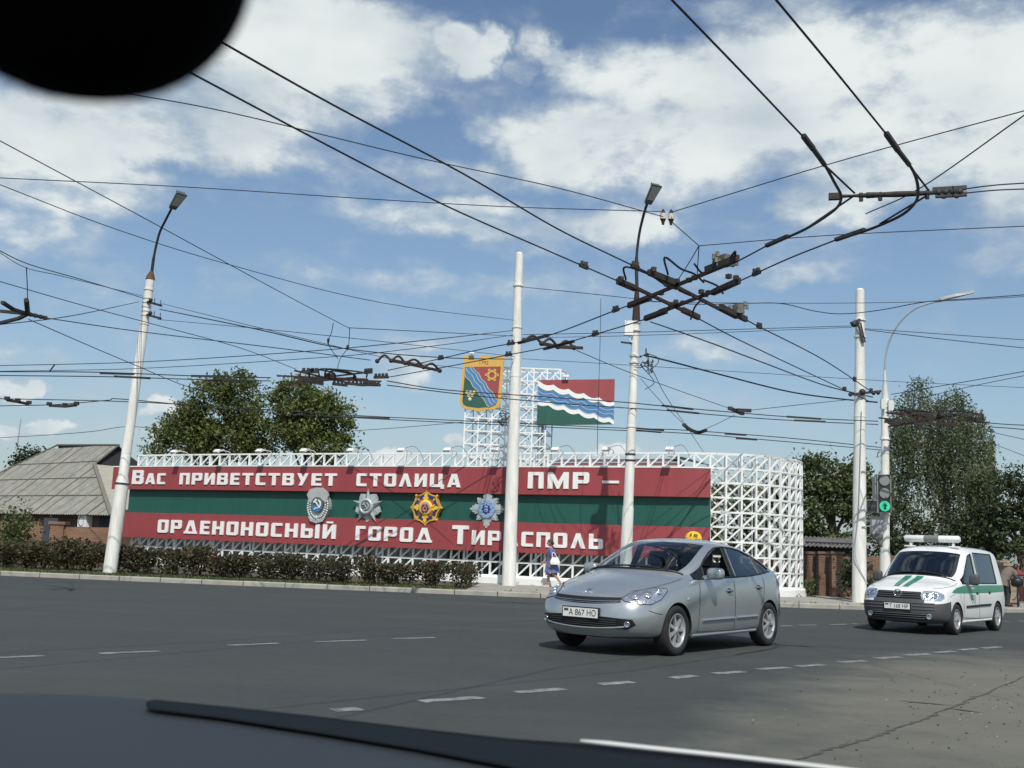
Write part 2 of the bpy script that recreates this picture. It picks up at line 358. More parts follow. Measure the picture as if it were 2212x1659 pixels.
# ------------------------------------------------------------------ ground, road, kerb
def asphalt():
    m = bpy.data.materials.new('asphalt'); m.use_nodes = True; t = m.node_tree; b = t.nodes['Principled BSDF']
    tcn = t.nodes.new('ShaderNodeTexCoord'); obj = tcn.outputs['Object']
    def noise(s, d=5, r=.6, vec=obj, dist=0):
        n = t.nodes.new('ShaderNodeTexNoise'); n.inputs['Scale'].default_value = s; n.inputs['Detail'].default_value = d; n.inputs['Roughness'].default_value = r; n.inputs['Distortion'].default_value = dist
        t.links.new(vec, n.inputs['Vector']); return n.outputs['Fac']
    def ramp(x, a, b_, c=0., d=1.):
        n = t.nodes.new('ShaderNodeMapRange'); n.interpolation_type = 'SMOOTHSTEP'; t.links.new(x, n.inputs['Value'])
        for k, v in (('From Min', a), ('From Max', b_), ('To Min', c), ('To Max', d)): n.inputs[k].default_value = v
        return n.outputs['Result']
    def mix(f, a, c, blend='MIX'):
        n = t.nodes.new('ShaderNodeMix'); n.data_type = 'RGBA'; n.blend_type = blend
        if isinstance(f, float): n.inputs['Factor'].default_value = f
        else: t.links.new(f, n.inputs['Factor'])
        for k, x in (('A', a), ('B', c)):
            if isinstance(x, tuple): n.inputs[k].default_value = x + (1,)
            else: t.links.new(x, n.inputs[k])
        return n.outputs['Result']
    def math_(op, a, c):
        n = t.nodes.new('ShaderNodeMath'); n.operation = op
        for i, x in enumerate((a, c)):
            if isinstance(x, (int, float)): n.inputs[i].default_value = x
            else: t.links.new(x, n.inputs[i])
        return n.outputs[0]
    base = mix(ramp(noise(.35, 6, .6), .35, .65), (.040, .048, .046), (.053, .062, .058))
    # worn lanes polished lengthwise along the traffic
    mp = t.nodes.new('ShaderNodeMapping'); t.links.new(obj, mp.inputs['Vector']); mp.inputs['Scale'].default_value = (.06, .7, 1); mp.inputs['Rotation'].default_value = (0, 0, R(6))
    base = mix(ramp(noise(1.0, 4, .55, mp.outputs[0]), .42, .62), base, (.0385, .046, .0445))
    base = mix(ramp(noise(7, 9, .7), .3, .7, .0, .55), base, (.060, .067, .063))
    base = mix(ramp(noise(2.1, 8, .7), .52, .70, 0., .6), base, (.036, .041, .039))
    # fine stones
    vo = t.nodes.new('ShaderNodeTexVoronoi'); vo.inputs['Scale'].default_value = 55; t.links.new(obj, vo.inputs['Vector'])
    base = mix(ramp(vo.outputs['Distance'], .05, .35, .35, 0.), base, (.085, .088, .082))
    base = mix(ramp(noise(140, 2, .5), .62, .75, 0., .5), base, (.11, .11, .10))
    # dusty, sandy stretch near the right: drifted dirt on the surface
    sp = t.nodes.new('ShaderNodeSeparateXYZ'); t.links.new(obj, sp.inputs[0])
    dx = math_('ADD', math_('MULTIPLY', math_('SUBTRACT', sp.outputs[0], 5.4), .89 / 2.6), math_('MULTIPLY', math_('SUBTRACT', sp.outputs[1], 11.2), -.46 / 2.6))
    dy = math_('ADD', math_('MULTIPLY', math_('SUBTRACT', sp.outputs[0], 5.4), .46 / 7.5), math_('MULTIPLY', math_('SUBTRACT', sp.outputs[1], 11.2), .89 / 7.5))
    rr = math_('ADD', math_('MULTIPLY', dx, dx), math_('MULTIPLY', dy, dy))
    dust = ramp(math_('ADD', rr, math_('MULTIPLY', math_('SUBTRACT', noise(.8, 8, .7), .5), 1.9)), 1.3, .0, 0., 1.0)
    mp3 = t.nodes.new('ShaderNodeMapping'); t.links.new(obj, mp3.inputs['Vector']); mp3.inputs['Rotation'].default_value = (0, 0, R(-62)); mp3.inputs['Scale'].default_value = (.3, 1.6, 1)
    dust = math_('MULTIPLY', dust, ramp(noise(1.3, 5, .6, mp3.outputs[0]), .3, .7, .82, 1.))
    base = mix(dust, base, (.155, .150, .120))
    base = mix(math_('MULTIPLY', ramp(noise(17, 4, .6), .63, .70), dust), base, (.03, .028, .025))
    # tar-filled crack lines
    cr = t.nodes.new('ShaderNodeTexVoronoi'); cr.feature = 'DISTANCE_TO_EDGE'; cr.inputs['Scale'].default_value = .16
    wv = t.nodes.new('ShaderNodeVectorMath'); wv.operation = 'ADD'; nz = t.nodes.new('ShaderNodeTexNoise'); nz.inputs['Scale'].default_value = 1.2; nz.inputs['Detail'].default_value = 4; t.links.new(obj, nz.inputs['Vector'])
    t.links.new(obj, wv.inputs[0]); t.links.new(nz.outputs['Color'], wv.inputs[1]); t.links.new(wv.outputs[0], cr.inputs['Vector'])
    base = mix(ramp(cr.outputs['Distance'], .002, .0045, .12, 0.), base, (.020, .021, .021))
    t.links.new(base, b.inputs['Base Color']); b.inputs['Roughness'].default_value = .82; b.inputs['Specular IOR Level'].default_value = .35
    bp = t.nodes.new('ShaderNodeBump'); bp.inputs['Strength'].default_value = .35; bp.inputs['Distance'].default_value = .012
    t.links.new(noise(70, 3, .6), bp.inputs['Height']); t.links.new(bp.outputs['Normal'], b.inputs['Normal'])
    return m
M['asphalt'] = asphalt()
M['paint_line'] = mat('worn_road_paint', (.30, .31, .30), .75, col2=(.09, .095, .09), vscale=7, detail=8)
M['kerb'] = mat('kerb_concrete', (.36, .355, .31), .85, col2=(.26, .255, .22), vscale=2, bump=.2)
M['paving'] = mat('paving_concrete', (.36, .345, .30), .9, col2=(.26, .25, .215), vscale=1.5, bump=.15)
M['soil'] = mat('soil', (.10, .075, .05), .95, col2=(.05, .055, .03), vscale=2.2, bump=.4)

g = MB(); g.poly([(-1500, -600, -.02), (1500, -600, -.02), (1500, 2500, -.02), (-1500, 2500, -.02)])
tag(g.build('ground', mat('dry_ground', (.13, .11, .07), .95, col2=(.07, .085, .04), vscale=.4)), kind='structure')
KERB = [(-60, 36.0), (-30, 33.6), (-20, 32.95), (-11, 32.0), (-4, 31.55), (0, 31.35), (5, 31.2), (9, 31.35), (13, 32.3), (17, 34.4), (24, 39), (40, 52)]
kpath = [p.copy() for p in spline([(x, y, 0) for x, y in KERB], 10)]
rd = MB()
near = [Vector((p.x, -14 if i else -14, 0)) for i, p in enumerate(kpath)]
n = len(kpath)
rd.add([p for p in kpath] + near, [(i, n + i, n + i + 1, i + 1) for i in range(n - 1)])
tag(rd.build('road', M['asphalt']), kind='structure')
def seg_normal(i, path):
    d = path[min(i + 1, len(path) - 1)] - path[max(i - 1, 0)]; d.z = 0; d.normalize(); return Vector((-d.y, d.x, 0))
def offset(path, k): return [p + seg_normal(i, path) * k for i, p in enumerate(path)]
def resample(path, step):
    out = [path[0].copy()]; acc = 0.0
    for a, b in zip(path, path[1:]):
        L = (b - a).length; t = step - acc
        while t <= L:
            out.append(a.lerp(b, t / L)); t += step
        acc = (acc + L) % step if False else L - (t - step)
    return out
kb = MB(); kp = resample(kpath, 1.25)
for i in range(len(kp) - 1):
    a, b = kp[i], kp[i + 1]; d = (b - a).normalized(); a2, b2 = a + d * .012, b - d * .012; nn = Vector((-d.y, d.x, 0)); j = rnd.uniform(-.006, .006)
    up0 = Vector((0, 0, .135 + j)); q = [a2, b2, b2 + nn * .2, a2 + nn * .2]; lo = [p - Vector((0, 0, .05)) for p in q]
    fr_ = [a2 + nn * .025 + up0, b2 + nn * .025 + up0]
    kb.add([lo[0], lo[1], a2 + Vector((0, 0, .11)), b2 + Vector((0, 0, .11)), fr_[0], fr_[1], a2 + nn * .2 + up0, b2 + nn * .2 + up0, lo[3], lo[2]],
           [(0, 1, 3, 2), (2, 3, 5, 4), (4, 5, 7, 6), (6, 7, 9, 8), (0, 2, 4, 6, 8), (1, 9, 7, 5, 3)])
tag(kb.build('kerb', M['kerb']), kind='structure')
inner = offset(kpath, .2); far = offset(kpath, 60)
XS = -0.9                                                  # planted strip to the left, paving to the right
def strip(path, far_off, z, lo, hi, name, m):
    idx = [i for i, p in enumerate(path) if lo <= p.x <= hi]; b = MB()
    a = [path[i] + Vector((0, 0, z)) for i in idx]; c = [path[i] + seg_normal(i, path) * far_off + Vector((0, 0, z)) for i in idx]
    k = len(a); b.add(a + c, [(i, i + 1, k + i + 1, k + i) for i in range(k - 1)])
    return tag(b.build(name, m), kind='structure')
strip(inner, 60, .118, -60, 40, 'terrain', M['soil'])
strip(inner, 7.5, .124, -1.3, 40, 'pavement', M['paving'])

# dashed lines on the road
def dash(u0, v0, u1, v1, w):
    a = pZ(u0, v0, .004); b = pZ(u1, v1, .004); d = (b - a).normalized(); nn = Vector((-d.y, d.x, 0)) * w / 2; k = 7; top = []; bot = []
    for i in range(k + 1):
        p = a.lerp(b, i / k); top.append(p + nn * rnd.uniform(.75, 1.1) + d * rnd.uniform(-.03, .03)); bot.append(p - nn * rnd.uniform(.75, 1.1) + d * rnd.uniform(-.03, .03))
    dm.add(bot + top, [(i, i + 1, k + 2 + i, k + 1 + i) for i in range(k)])
dm = MB()
for a in ((217, 1411, 341, 1406.5), (490, 1394, 604, 1389), (680, 1386, 795, 1382.5), (848, 1379.5, 939, 1377), (0, 1420, 98, 1416),
          (1688, 1352, 1712, 1351.5), (1726, 1350.5, 1765, 1349.5), (1792, 1349.5, 1830, 1348), (1840, 1347.5, 1866, 1347), (2166, 1342, 2182, 1342), (2196, 1341.5, 2230, 1341)): dash(*a, .13)
for a in ((716, 1534.5, 785, 1530.5), (908, 1515, 1042, 1506), (1116, 1495, 1215, 1488), (1296, 1478, 1370, 1472.5), (1453, 1464, 1501, 1459.5), (1543, 1454.5, 1607, 1450.5),
          (1638, 1445.5, 1702, 1441.5), (1726, 1439, 1779, 1435.5), (1817, 1430.5, 1871, 1427), (1896, 1422, 1946, 1418.5), (1959, 1415.5, 2008, 1412), (2019, 1409.5, 2063, 1406.5), (2073, 1403.5, 2110, 1401), (2122, 1400, 2160, 1397)): dash(*a, .17)
tag(dm.build('road_marking', M['paint_line']), kind='structure')

# long tar seam running across the dusty stretch
sm = MB(); sp_ = spline([pZ(u, v, .005) for u, v in ((1688, 1650), (1790, 1618), (1880, 1592), (1960, 1566), (2040, 1534), (2120, 1500), (2240, 1452))], 10); pts = []
for i, p_ in enumerate(sp_):
    d_ = (sp_[min(i + 1, len(sp_) - 1)] - sp_[max(i - 1, 0)]).normalized(); w_ = rnd.uniform(.004, .028); nn_ = Vector((-d_.y, d_.x, 0)); j_ = nn_ * rnd.uniform(-.03, .03); pts += [p_ + nn_ * w_ + j_, p_ - nn_ * w_ + j_]
sm.add(pts, [(2 * i, 2 * i + 1, 2 * i + 3, 2 * i + 2) for i in range(len(sp_) - 1)])
for q in (((2040, 1528), (2130, 1540)), ((1930, 1512), (2065, 1524))):
    a_, c_ = pZ(*q[0], .006), pZ(*q[1], .006); n_ = (c_ - a_).normalized(); n_ = Vector((-n_.y, n_.x, 0)) * .035; m_ = a_.lerp(c_, .5); sm.add([a_, m_ + n_, c_, m_ - n_], [(0, 1, 2, 3)])
tag(sm.build('road_seam', mat('tar_seam', (.050, .050, .045), .9, col2=(.100, .098, .084), vscale=4)), kind='structure')

# grit and small stones lying on the dusty stretch
gv = MB()
for i in range(520):
    t_ = rnd.gauss(0, 2.6); c_ = rnd.gauss(0, 1.0); x = 5.4 + .46 * t_ + .89 * c_; y = 11.2 + .89 * t_ - .46 * c_; r_ = rnd.choice((.004, .005, .006, .008, .012)); z = .002
    a = rnd.uniform(0, 6.28); k = 6; top = [(x + r_ * .55 * math.cos(a + j * 2 * PI / k) * rnd.uniform(.7, 1.2), y + r_ * .55 * math.sin(a + j * 2 * PI / k) * rnd.uniform(.7, 1.2), z + r_ * rnd.uniform(.55, .8)) for j in range(k)]; bot = [(x + r_ * math.cos(a + j * 2 * PI / k) * rnd.uniform(.8, 1.25), y + r_ * math.sin(a + j * 2 * PI / k) * rnd.uniform(.8, 1.25), z) for j in range(k)]
    gv.add(bot + top, [(j, (j + 1) % k, k + (j + 1) % k, k + j) for j in range(k)] + [tuple(range(k, 2 * k))], rnd.choice((0, 0, 0, 0, 1)))
tag(gv.build('gravel', [mat('dark_grit', (.045, .042, .036), .9), mat('pale_grit', (.26, .25, .22), .9)]), 'scattered grit and small stones on the dusty part of the road', 'gravel', kind='stuff')
# ------------------------------------------------------------------ the welcome wall
WTOP, ZB = 4.85, .40
wpts = spline([(-18.3, 48.2, 0), (-14, 45.75, 0), (-9.4, 43.35, 0), (-3, 40.35, 0), (0, 39.0, 0), (3.3, 37.5, 0), (5.4, 36.55, 0)], 24)
a0 = -24.0; p = wpts[-1].copy(); path = list(wpts)
for k in range(40):                                          # the bend eases into a round end
    ang = R(-24 + (18) * (k + .5) / 40); p = p + Vector((math.cos(ang), math.sin(ang), 0)) * (1.75 / 40); path.append(p.copy())
for k in range(80):
    ang = R(-6 + 79 * (k + .5) / 80); p = p + Vector((math.cos(ang), math.sin(ang), 0)) * (4.62 / 80); path.append(p.copy())
_len = [0.0]
for a, b in zip(path, path[1:]): _len.append(_len[-1] + (b - a).length)
WL = _len[-1]
def W(s):
    s = max(0, min(WL, s)); i = max(0, min(len(path) - 2, int(np.searchsorted(_len, s)) - 1))
    a, b = path[i], path[i + 1]; t = (s - _len[i]) / max(1e-9, _len[i + 1] - _len[i])
    q = a.lerp(b, t); c = path[max(0, i - 3)]; d = path[min(len(path) - 1, i + 4)]
    tg = (d - c); tg.normalize(); return q, tg, Vector((tg.y, -tg.x, 0))
def s_at(u, z, off=0.0):
    lo, hi = 0.0, WL - 4.7
    for _ in range(40):
        m_ = (lo + hi) / 2; q, t, nn = W(m_); P = q + nn * off + Vector((0, 0, z))
        if proj(P)[0] < u: lo = m_
        else: hi = m_
    return (lo + hi) / 2
def wp(s, z, off=0.0):
    q, t, nn = W(s); P = q + nn * off; P.z = z; return P
S_0 = s_at(243, 3.8, .34); S_1 = s_at(266, 1.8, .30); S_END = s_at(1535, 3.8, .30); S_GREEN = s_at(1535, 2.8, .1)
NB = 9; BAY = (WL - S_END) / 9; nbl = int(S_END / BAY) ; rows = [ZB + (WTOP - ZB) * j / NB for j in range(NB + 1)]
cols = [S_END + BAY * (i - nbl) for i in range(nbl + 10)]; cols = [c for c in cols if S_1 - .2 <= c <= WL + 1e-6]
org = wp(s_at(900, 2, 0), .12)
wall = thing('welcome_wall', 'long white lattice wall with red and green lettered panels', 'sign', org)
fl, bl = MB(org), MB(org); T_ = .064
allc = cols
for off, mb, dg in ((0.0, fl, 1), (-.26, bl, -1)):
    cols = allc if dg > 0 else [c for c in allc if c > S_END - .7]
    for c in cols: mb.beam(wp(c, ZB, off), wp(c, WTOP, off), T_ if dg > 0 else T_ * .6, T_, up=W(c)[2])
    for j, z in enumerate(rows):
        for c, d in zip(cols, cols[1:]): mb.beam(wp(c, z, off + (.004 if dg > 0 else -.004)), wp(d, z, off + (.004 if dg > 0 else -.004)), T_ * .96, T_ * .96)
    for j in range(NB):
        for c, d in zip(cols, cols[1:]):
            a, b = (rows[j], rows[j + 1]) if dg > 0 else (rows[j + 1], rows[j])
            mb.beam(wp(c, a, off - .003), wp(d, b, off - .003), T_ * .82, T_ * .82)
for c in cols[::2]:
    for z in rows[::1]: bl.beam(wp(c, z, -.03), wp(c, z, -.23), T_ * .7)
cols = allc
for c in cols[::4]:
    if c < S_END - 1: bl.beam(wp(c, ZB, -.5), wp(c, WTOP - .1, -.06), T_ * .9); bl.beam(wp(c, ZB + 1.2, -.36), wp(c, ZB + 1.2, -.02), T_ * .8)
fl.build('front_lattice', M['white'], wall); bl.build('rear_lattice', M['white'], wall)
pl = MB(org); st = [S_1 - .1 + (WL - S_1 + .1) * i / 90 for i in range(91)]
pts = []
for s in st: pts += [wp(s, .10, .28), wp(s, ZB - .06, .28), wp(s, ZB, .22), wp(s, ZB, -.75), wp(s, .10, -.80)]
pl.add(pts, [(i * 5 + k, i * 5 + k + 1, (i + 1) * 5 + k + 1, (i + 1) * 5 + k) for i in range(90) for k in range(4)] + [(0, 1, 2, 3, 4), tuple(450 + k for k in (4, 3, 2, 1, 0))])
pl.build('plinth', M['white'], wall)
def panel(s0, s1, z0, z1, o0, o1, m, edge=None):
    b = MB(org); k = 60; pts = []
    for i in range(k + 1):
        s = s0 + (s1 - s0) * i / k; pts += [wp(s, z0, o1), wp(s, z1, o1), wp(s, z1, o0), wp(s, z0, o0)]
    fs = [(i * 4 + a, (i + 1) * 4 + a, (i + 1) * 4 + (a + 1) % 4, i * 4 + (a + 1) % 4) for i in range(k) for a in range(4)]
    b.add(pts, fs + [(0, 1, 2, 3), (4 * k + 3, 4 * k + 2, 4 * k + 1, 4 * k)]); return b
ZR1, ZR0, ZG0, ZL0 = 4.31, 3.335, 2.33, 1.26
rp = panel(S_0, S_END, ZR0, ZR1, .14, .34, M['red']); rp.build('red_panel', M['red'], wall)
gp = panel(S_1, S_GREEN, ZG0 - .03, ZR0 + .06, .06, .12, M['green']); gp.build('green_panel', M['green'], wall)
lp = panel(S_1 - .05, S_END, ZL0, ZG0, .14, .30, M['red']); lp.build('red_panel', M['red'], wall)
tr = panel(S_0, S_END, ZR1 + .002, ZR1 + .05, .12, .355, M['white']); tr.build('ledge', M['white'], wall)

# block letters, each a set of flat pieces in a cell 1 high
def rc(x0, y0, x1, y1): return [(x0, y0), (x1, y0), (x1, y1), (x0, y1)]
def ring(w, y0=0., y1=1., t=.25, h=.205, c=.09):
    return [[(c, y0), (t, y0), (t, y1), (c, y1), (0, y1 - c), (0, y0 + c)], [(w - t, y0), (w - c, y0), (w, y0 + c), (w, y1 - c), (w - c, y1), (w - t, y1)],
            rc(t, y1 - h, w - t, y1), rc(t, y0, w - t, y0 + h)]
def GL(ch, t=.25, h=.205, c=.09):
    w = .80
    if ch == 'П': return w, [rc(0, 0, t, 1), rc(w - t, 0, w, 1), rc(t, 1 - h, w - t, 1)]
    if ch == 'О': return w, ring(w)
    if ch == 'С': w = .70; return w, [[(c, 0), (t, 0), (t, 1), (c, 1), (0, 1 - c), (0, c)], rc(t, 1 - h, w, 1), rc(t, 0, w, h)]
    if ch == 'Р': return w, [rc(0, 0, t, 1), rc(t, 1 - h, w - t, 1), rc(t, .33, w - t, .33 + h), [(w - t, .33), (w - c, .33), (w, .33 + c), (w, 1 - c), (w - c, 1), (w - t, 1)]]
    if ch == 'В': return w, [rc(0, 0, t, 1), rc(t, 0, w - t, h), rc(t, .43, w - t, .43 + .17), rc(t, 1 - h, w - t, 1), [(w - t, 0), (w - c, 0), (w, c), (w, .45), (w - .06, .515), (w - t, .515)], [(w - t, .515), (w - .06, .515), (w - .03, .58), (w - .03, 1 - c), (w - c - .03, 1), (w - t, 1)]]
    if ch == 'Е': w = .68; return w, [rc(0, 0, t, 1), rc(t, 0, w, h), rc(t, .415, w - .06, .6), rc(t, 1 - h, w, 1)]
    if ch == 'Т': return w, [rc(w / 2 - t / 2, 0, w / 2 + t / 2, 1 - h), rc(0, 1 - h, w, 1)]
    if ch == 'И': return w, [rc(0, 0, t, 1), rc(w - t, 0, w, 1), [(t, .02), (t, .42), (w - t, .98), (w - t, .58)]]
    if ch == 'Й': return w, GL('И')[1] + [rc(.2, 1.08, w - .2, 1.21)]
    if ch == 'Н': return w, [rc(0, 0, t, 1), rc(w - t, 0, w, 1), rc(t, .4, w - t, .4 + h)]
    if ch == 'Г': w = .62; return w, [rc(0, 0, t, 1), rc(t, 1 - h, w, 1)]
    if ch == 'Ь': return w, [rc(0, 0, t, 1), rc(t, 0, w - t, h), rc(t, .48, w - t, .48 + .2), [(w - t, 0), (w - c, 0), (w, c), (w, .68 - c), (w - c, .68), (w - t, .68)]]
    if ch == 'Ы': a, b = GL('Ь'); return 1.15, [[(x * .92, y) for x, y in q] for q in b] + [rc(.90, 0, 1.15, 1)]
    if ch == 'Ц': return .92, [rc(0, h, t, 1), rc(.80 - t, h, .80, 1), rc(0, 0, .92, h), rc(.72, -.13, .92, 0)]
    if ch == 'Л': w = .84; return w, [[(0, 0), (t, 0), (w / 2, .62), (w / 2, 1), (.30, 1)], [(w - t, 0), (w, 0), (w - .30, 1), (w / 2, 1), (w / 2, .62)]]
    if ch == 'А': w = .84; return w, [[(0, 0), (t - .02, 0), (w / 2, .70), (w / 2, 1), (.26, 1)], [(w - t + .02, 0), (w, 0), (w - .26, 1), (w / 2, 1), (w / 2, .70)], [(.29, .17), (w - .29, .17), (w - .345, .36), (.345, .36)]]
    if ch == 'Д': w = .98; return w, [rc(0, 0, w, .17), [(.10, .17), (.30, .17), (w / 2, .66), (w / 2, 1), (.34, 1)], [(w - .10, .17), (w - .34, 1), (w / 2, 1), (w / 2, .66), (w - .30, .17)]]
    if ch == 'М': w = 1.05; return w, [rc(0, 0, t, 1), rc(w - t, 0, w, 1), [(t, .55), (w / 2 - .06, 0), (w / 2, 0), (w / 2, .42), (t, 1)], [(w - t, .55), (w - t, 1), (w / 2, .42), (w / 2, 0), (w / 2 + .06, 0)]]
    if ch == 'У': return w, [[(.55, 1), (.80, 1), (.40, 0), (.14, 0)], [(0, 1), (.25, 1), (.386, .6), (.288, .36)]]
    if ch == '-': return .9, [rc(0, .42, .9, .60)]
    return .6, []
def word(txt, u0, u1, z0, z1, off, first=None):
    """lettering between two pictured columns; first = (top, base) of a taller initial"""
    zc = (z0 + z1) / 2; s0, s1 = s_at(u0, zc, off), s_at(u1, zc, off); hh = z1 - z0
    ws = []
    for i, ch in enumerate(txt):
        w, q = GL(ch); k = (first[1] - first[0]) / hh if (first and i == 0) else 1.0; ws.append(w * k)
    gap = .21; tot = sum(ws) + gap * (len(ws) - 1); sc_ = (s1 - s0) / tot; b = MB(org); s = s0
    for i, ch in enumerate(txt):
        w, q = GL(ch); za, zb = (first if (first and i == 0) else (z0, z1)); k = (zb - za) / hh if (first and i == 0) else 1.0
        P, tg, nn = W(s + ws[i] * sc_ / 2); fr = (P + Vector((0, 0, 0)), tg, Vector((0, 0, 1)), nn)
        for poly in q:
            pp = [((x * k - ws[i] / 2) * sc_, za + y * (zb - za)) for x, y in poly]; b.prism(pp, fr, off - .02, off + .035)
        s += (ws[i] + gap) * sc_
    return b.build('lettering', M['letter'], wall)
word('ВАС', 286.5, 357.5, 3.56, 4.03, .345, (3.56, 4.17))
word('ПРИВЕТСТВУЕТ', 389, 728, 3.555, 4.04, .345)
word('СТОЛИЦА', 771, 995.5, 3.555, 4.05, .345)
word('ПМР', 1141, 1273, 3.55, 4.14, .345)
word('-', 1301.5, 1337.5, 3.55, 4.05, .345)
word('ОРДЕНОНОСНЫЙ', 342, 726, 1.50, 2.05, .305)
word('ГОРОД', 769, 934, 1.49, 2.03, .305)
word('ТИРАСПОЛЬ', 977, 1303, 1.48, 2.0, .305, (1.48, 2.16))

# ------------------------------------------------------------------ floodlights along the top rail
fl0 = None
for u in (374, 467, 558, 654, 756, 865, 965, 1069, 1198, 1309, 1446):
    s = s_at(u, 4.9, .9); q, tg, nn = W(s); P = wp(s, WTOP, 0)
    ang = math.atan2(nn.y, nn.x)
    if fl0 is None:
        fl0 = thing('floodlight', 'small white floodlight on an arm above the lettered wall', 'floodlight', P, ang, 'floodlights on the lattice wall')
        b = MB(); b.tube([(0, 0, .0), (.12, 0, .09), (.45, .01, .11), (.82, 0, .05)], .018, 5); b.tube([(0, -.22, .0), (.4, -.05, .17), (.8, 0, .07)], .012, 4); b.build('arm', M['white'], fl0)
        b = MB(); Rm = Matrix.Rotation(R(35), 3, 'Y'); b.box((.86, 0, .05), (.19, .27, .08), Rm); b.box((.82, 0, .09), (.08, .18, .05), Rm); b.build('lamp_housing', M['white'], fl0)
        b = MB(); b.box((.838, 0, .012), (.15, .22, .012), Rm); b.build('lens', M['lamp_pale'], fl0)
        b = MB(); b.tube(spline([(.8, .1, .12), (.5, .35, .22), (.25, .5, .0), (.02, .55, -.3)], 6), .008, 4); b.build('cable', M['wire'], fl0)
    else:
        o = copy_tree(fl0); o.location = P; o.rotation_euler = (0, 0, ang)

# ------------------------------------------------------------------ the four orders on the green band
def frame_at(u, z, off):
    s = s_at(u, z, off); q, tg, nn = W(s); P = q + nn * off; P.z = z
    return P, (Vector((0, 0, 0)), tg.copy(), Vector((0, 0, 1)), nn.copy())
def star(n, r1, r2, rot=0.0):
    return [((r1 if i % 2 == 0 else r2) * math.sin(PI * i / n + rot), (r1 if i % 2 == 0 else r2) * math.cos(PI * i / n + rot)) for i in range(2 * n)]
def disc(r, n=24, cx=0, cy=0, ry=None): return [(cx + r * math.sin(2 * PI * i / n), cy + (ry or r) * math.cos(2 * PI * i / n)) for i in range(n)]
def facet(mb, poly, fr, d0, d1, m=0, apex=(0, 0)):
    o, ax, ay, an = fr; k = len(poly)
    mb.add([o + ax * x + ay * y + an * d0 for x, y in poly] + [o + ax * apex[0] + ay * apex[1] + an * d1], [((i + 1) % k, i, k) for i in range(k)], m)
def bar(mb, fr, x0, y0, x1, y1, w, d0, d1, m=0):
    L = math.hypot(x1 - x0, y1 - y0); nx, ny = -(y1 - y0) / L * w / 2, (x1 - x0) / L * w / 2
    mb.prism([(x0 + nx, y0 + ny), (x1 + nx, y1 + ny), (x1 - nx, y1 - ny), (x0 - nx, y0 - ny)], fr, d0, d1, m)
def sickle(mb, fr, cx, cy, s, d, m=0):
    arc = [(cx + s * .42 * math.cos(R(a)), cy + s * .42 * math.sin(R(a))) for a in range(80, -111, -10)]
    inn = [(cx - .02 * s + s * .30 * math.cos(R(a)), cy - .02 * s + s * .32 * math.sin(R(a))) for a in range(-105, 76, 10)]
    for i in range(len(arc) - 1):
        j = len(inn) - 1 - i
        if j < 1: break
        mb.prism([arc[i], arc[i + 1], inn[j - 1], inn[j]], fr, 0, d, m)
    bar(mb, fr, cx - .12 * s, cy - .34 * s, cx - .36 * s, cy - .52 * s, .10 * s, 0, d, m)
    bar(mb, fr, cx - .30 * s, cy + .30 * s, cx + .28 * s, cy - .34 * s, .09 * s, 0, d + .01, m); bar(mb, fr, cx - .40 * s, cy + .14 * s, cx - .12 * s, cy + .42 * s, .18 * s, 0, d + .012, m)
MZ = 2.78
# banner order
P, fr = frame_at(688, MZ, .30); od = thing('medal', 'silver oval medal with a furled banner and blue centre', 'medal', P, 0, 'orders on the welcome wall')
b = MB(); ov = [(.50 * math.sin(a) * (1 if math.cos(a) > -.2 else .92), -.03 + .62 * math.cos(a)) for a in [2 * PI * i / 36 for i in range(36)]]
b.prism(ov, fr, -.18, .02)
for i in range(40):
    a = 2 * PI * i / 40
    if math.cos(a) > .62: continue
    b.ball(fr[1] * (.47 * math.sin(a)) + fr[2] * (-.03 + .58 * math.cos(a)) + fr[3] * .05, .055, 6, 4)
for i in range(30):
    a = 2 * PI * i / 30
    if math.cos(a) > .5: continue
    b.ball(fr[1] * (.36 * math.sin(a)) + fr[2] * (-.03 + .46 * math.cos(a)) + fr[3] * .05, .05, 6, 4)
b.build('body', M['silver'], od)
b = MB(); b.prism([(-.52, .42), (-.40, .62), (-.1, .70), (.2, .69), (.45, .52), (.50, .38), (.40, .12), (.24, .20), (.05, .30), (-.2, .24), (-.34, .06)], fr, .02, .10); b.build('banner', mat('banner_grey', (.40, .42, .42), .5, var=.1), od)
b = MB(); b.prism([(-.42, -.42), (-.30, -.62), (0, -.70), (.30, -.62), (.42, -.42), (.2, -.52), (-.2, -.52)], fr, .02, .09); facet(b, star(5, .13, .06), (fr[0] + fr[2] * -.5, fr[1], fr[2], fr[3]), .09, .14); b.build('ribbon', M['silver'], od)
b = MB(); b.prism(disc(.285, 28, 0, .03, .30), fr, .02, .11); b.build('enamel_disc', M['silver_dark'], od)
b = MB(); b.prism([(.255 * math.sin(R(a)), .03 + .27 * math.cos(R(a))) for a in range(100, 261, 10)], fr, .11, .116); b.build('water', mat('bright_blue', (.04, .20, .48), .4), od)
b = MB(); sickle(b, (fr[0] + fr[3] * .116, fr[1], fr[2], fr[3]), .03, .05, .42, .025); b.build('emblem', mat('emblem_white', (.75, .77, .77), .4), od)
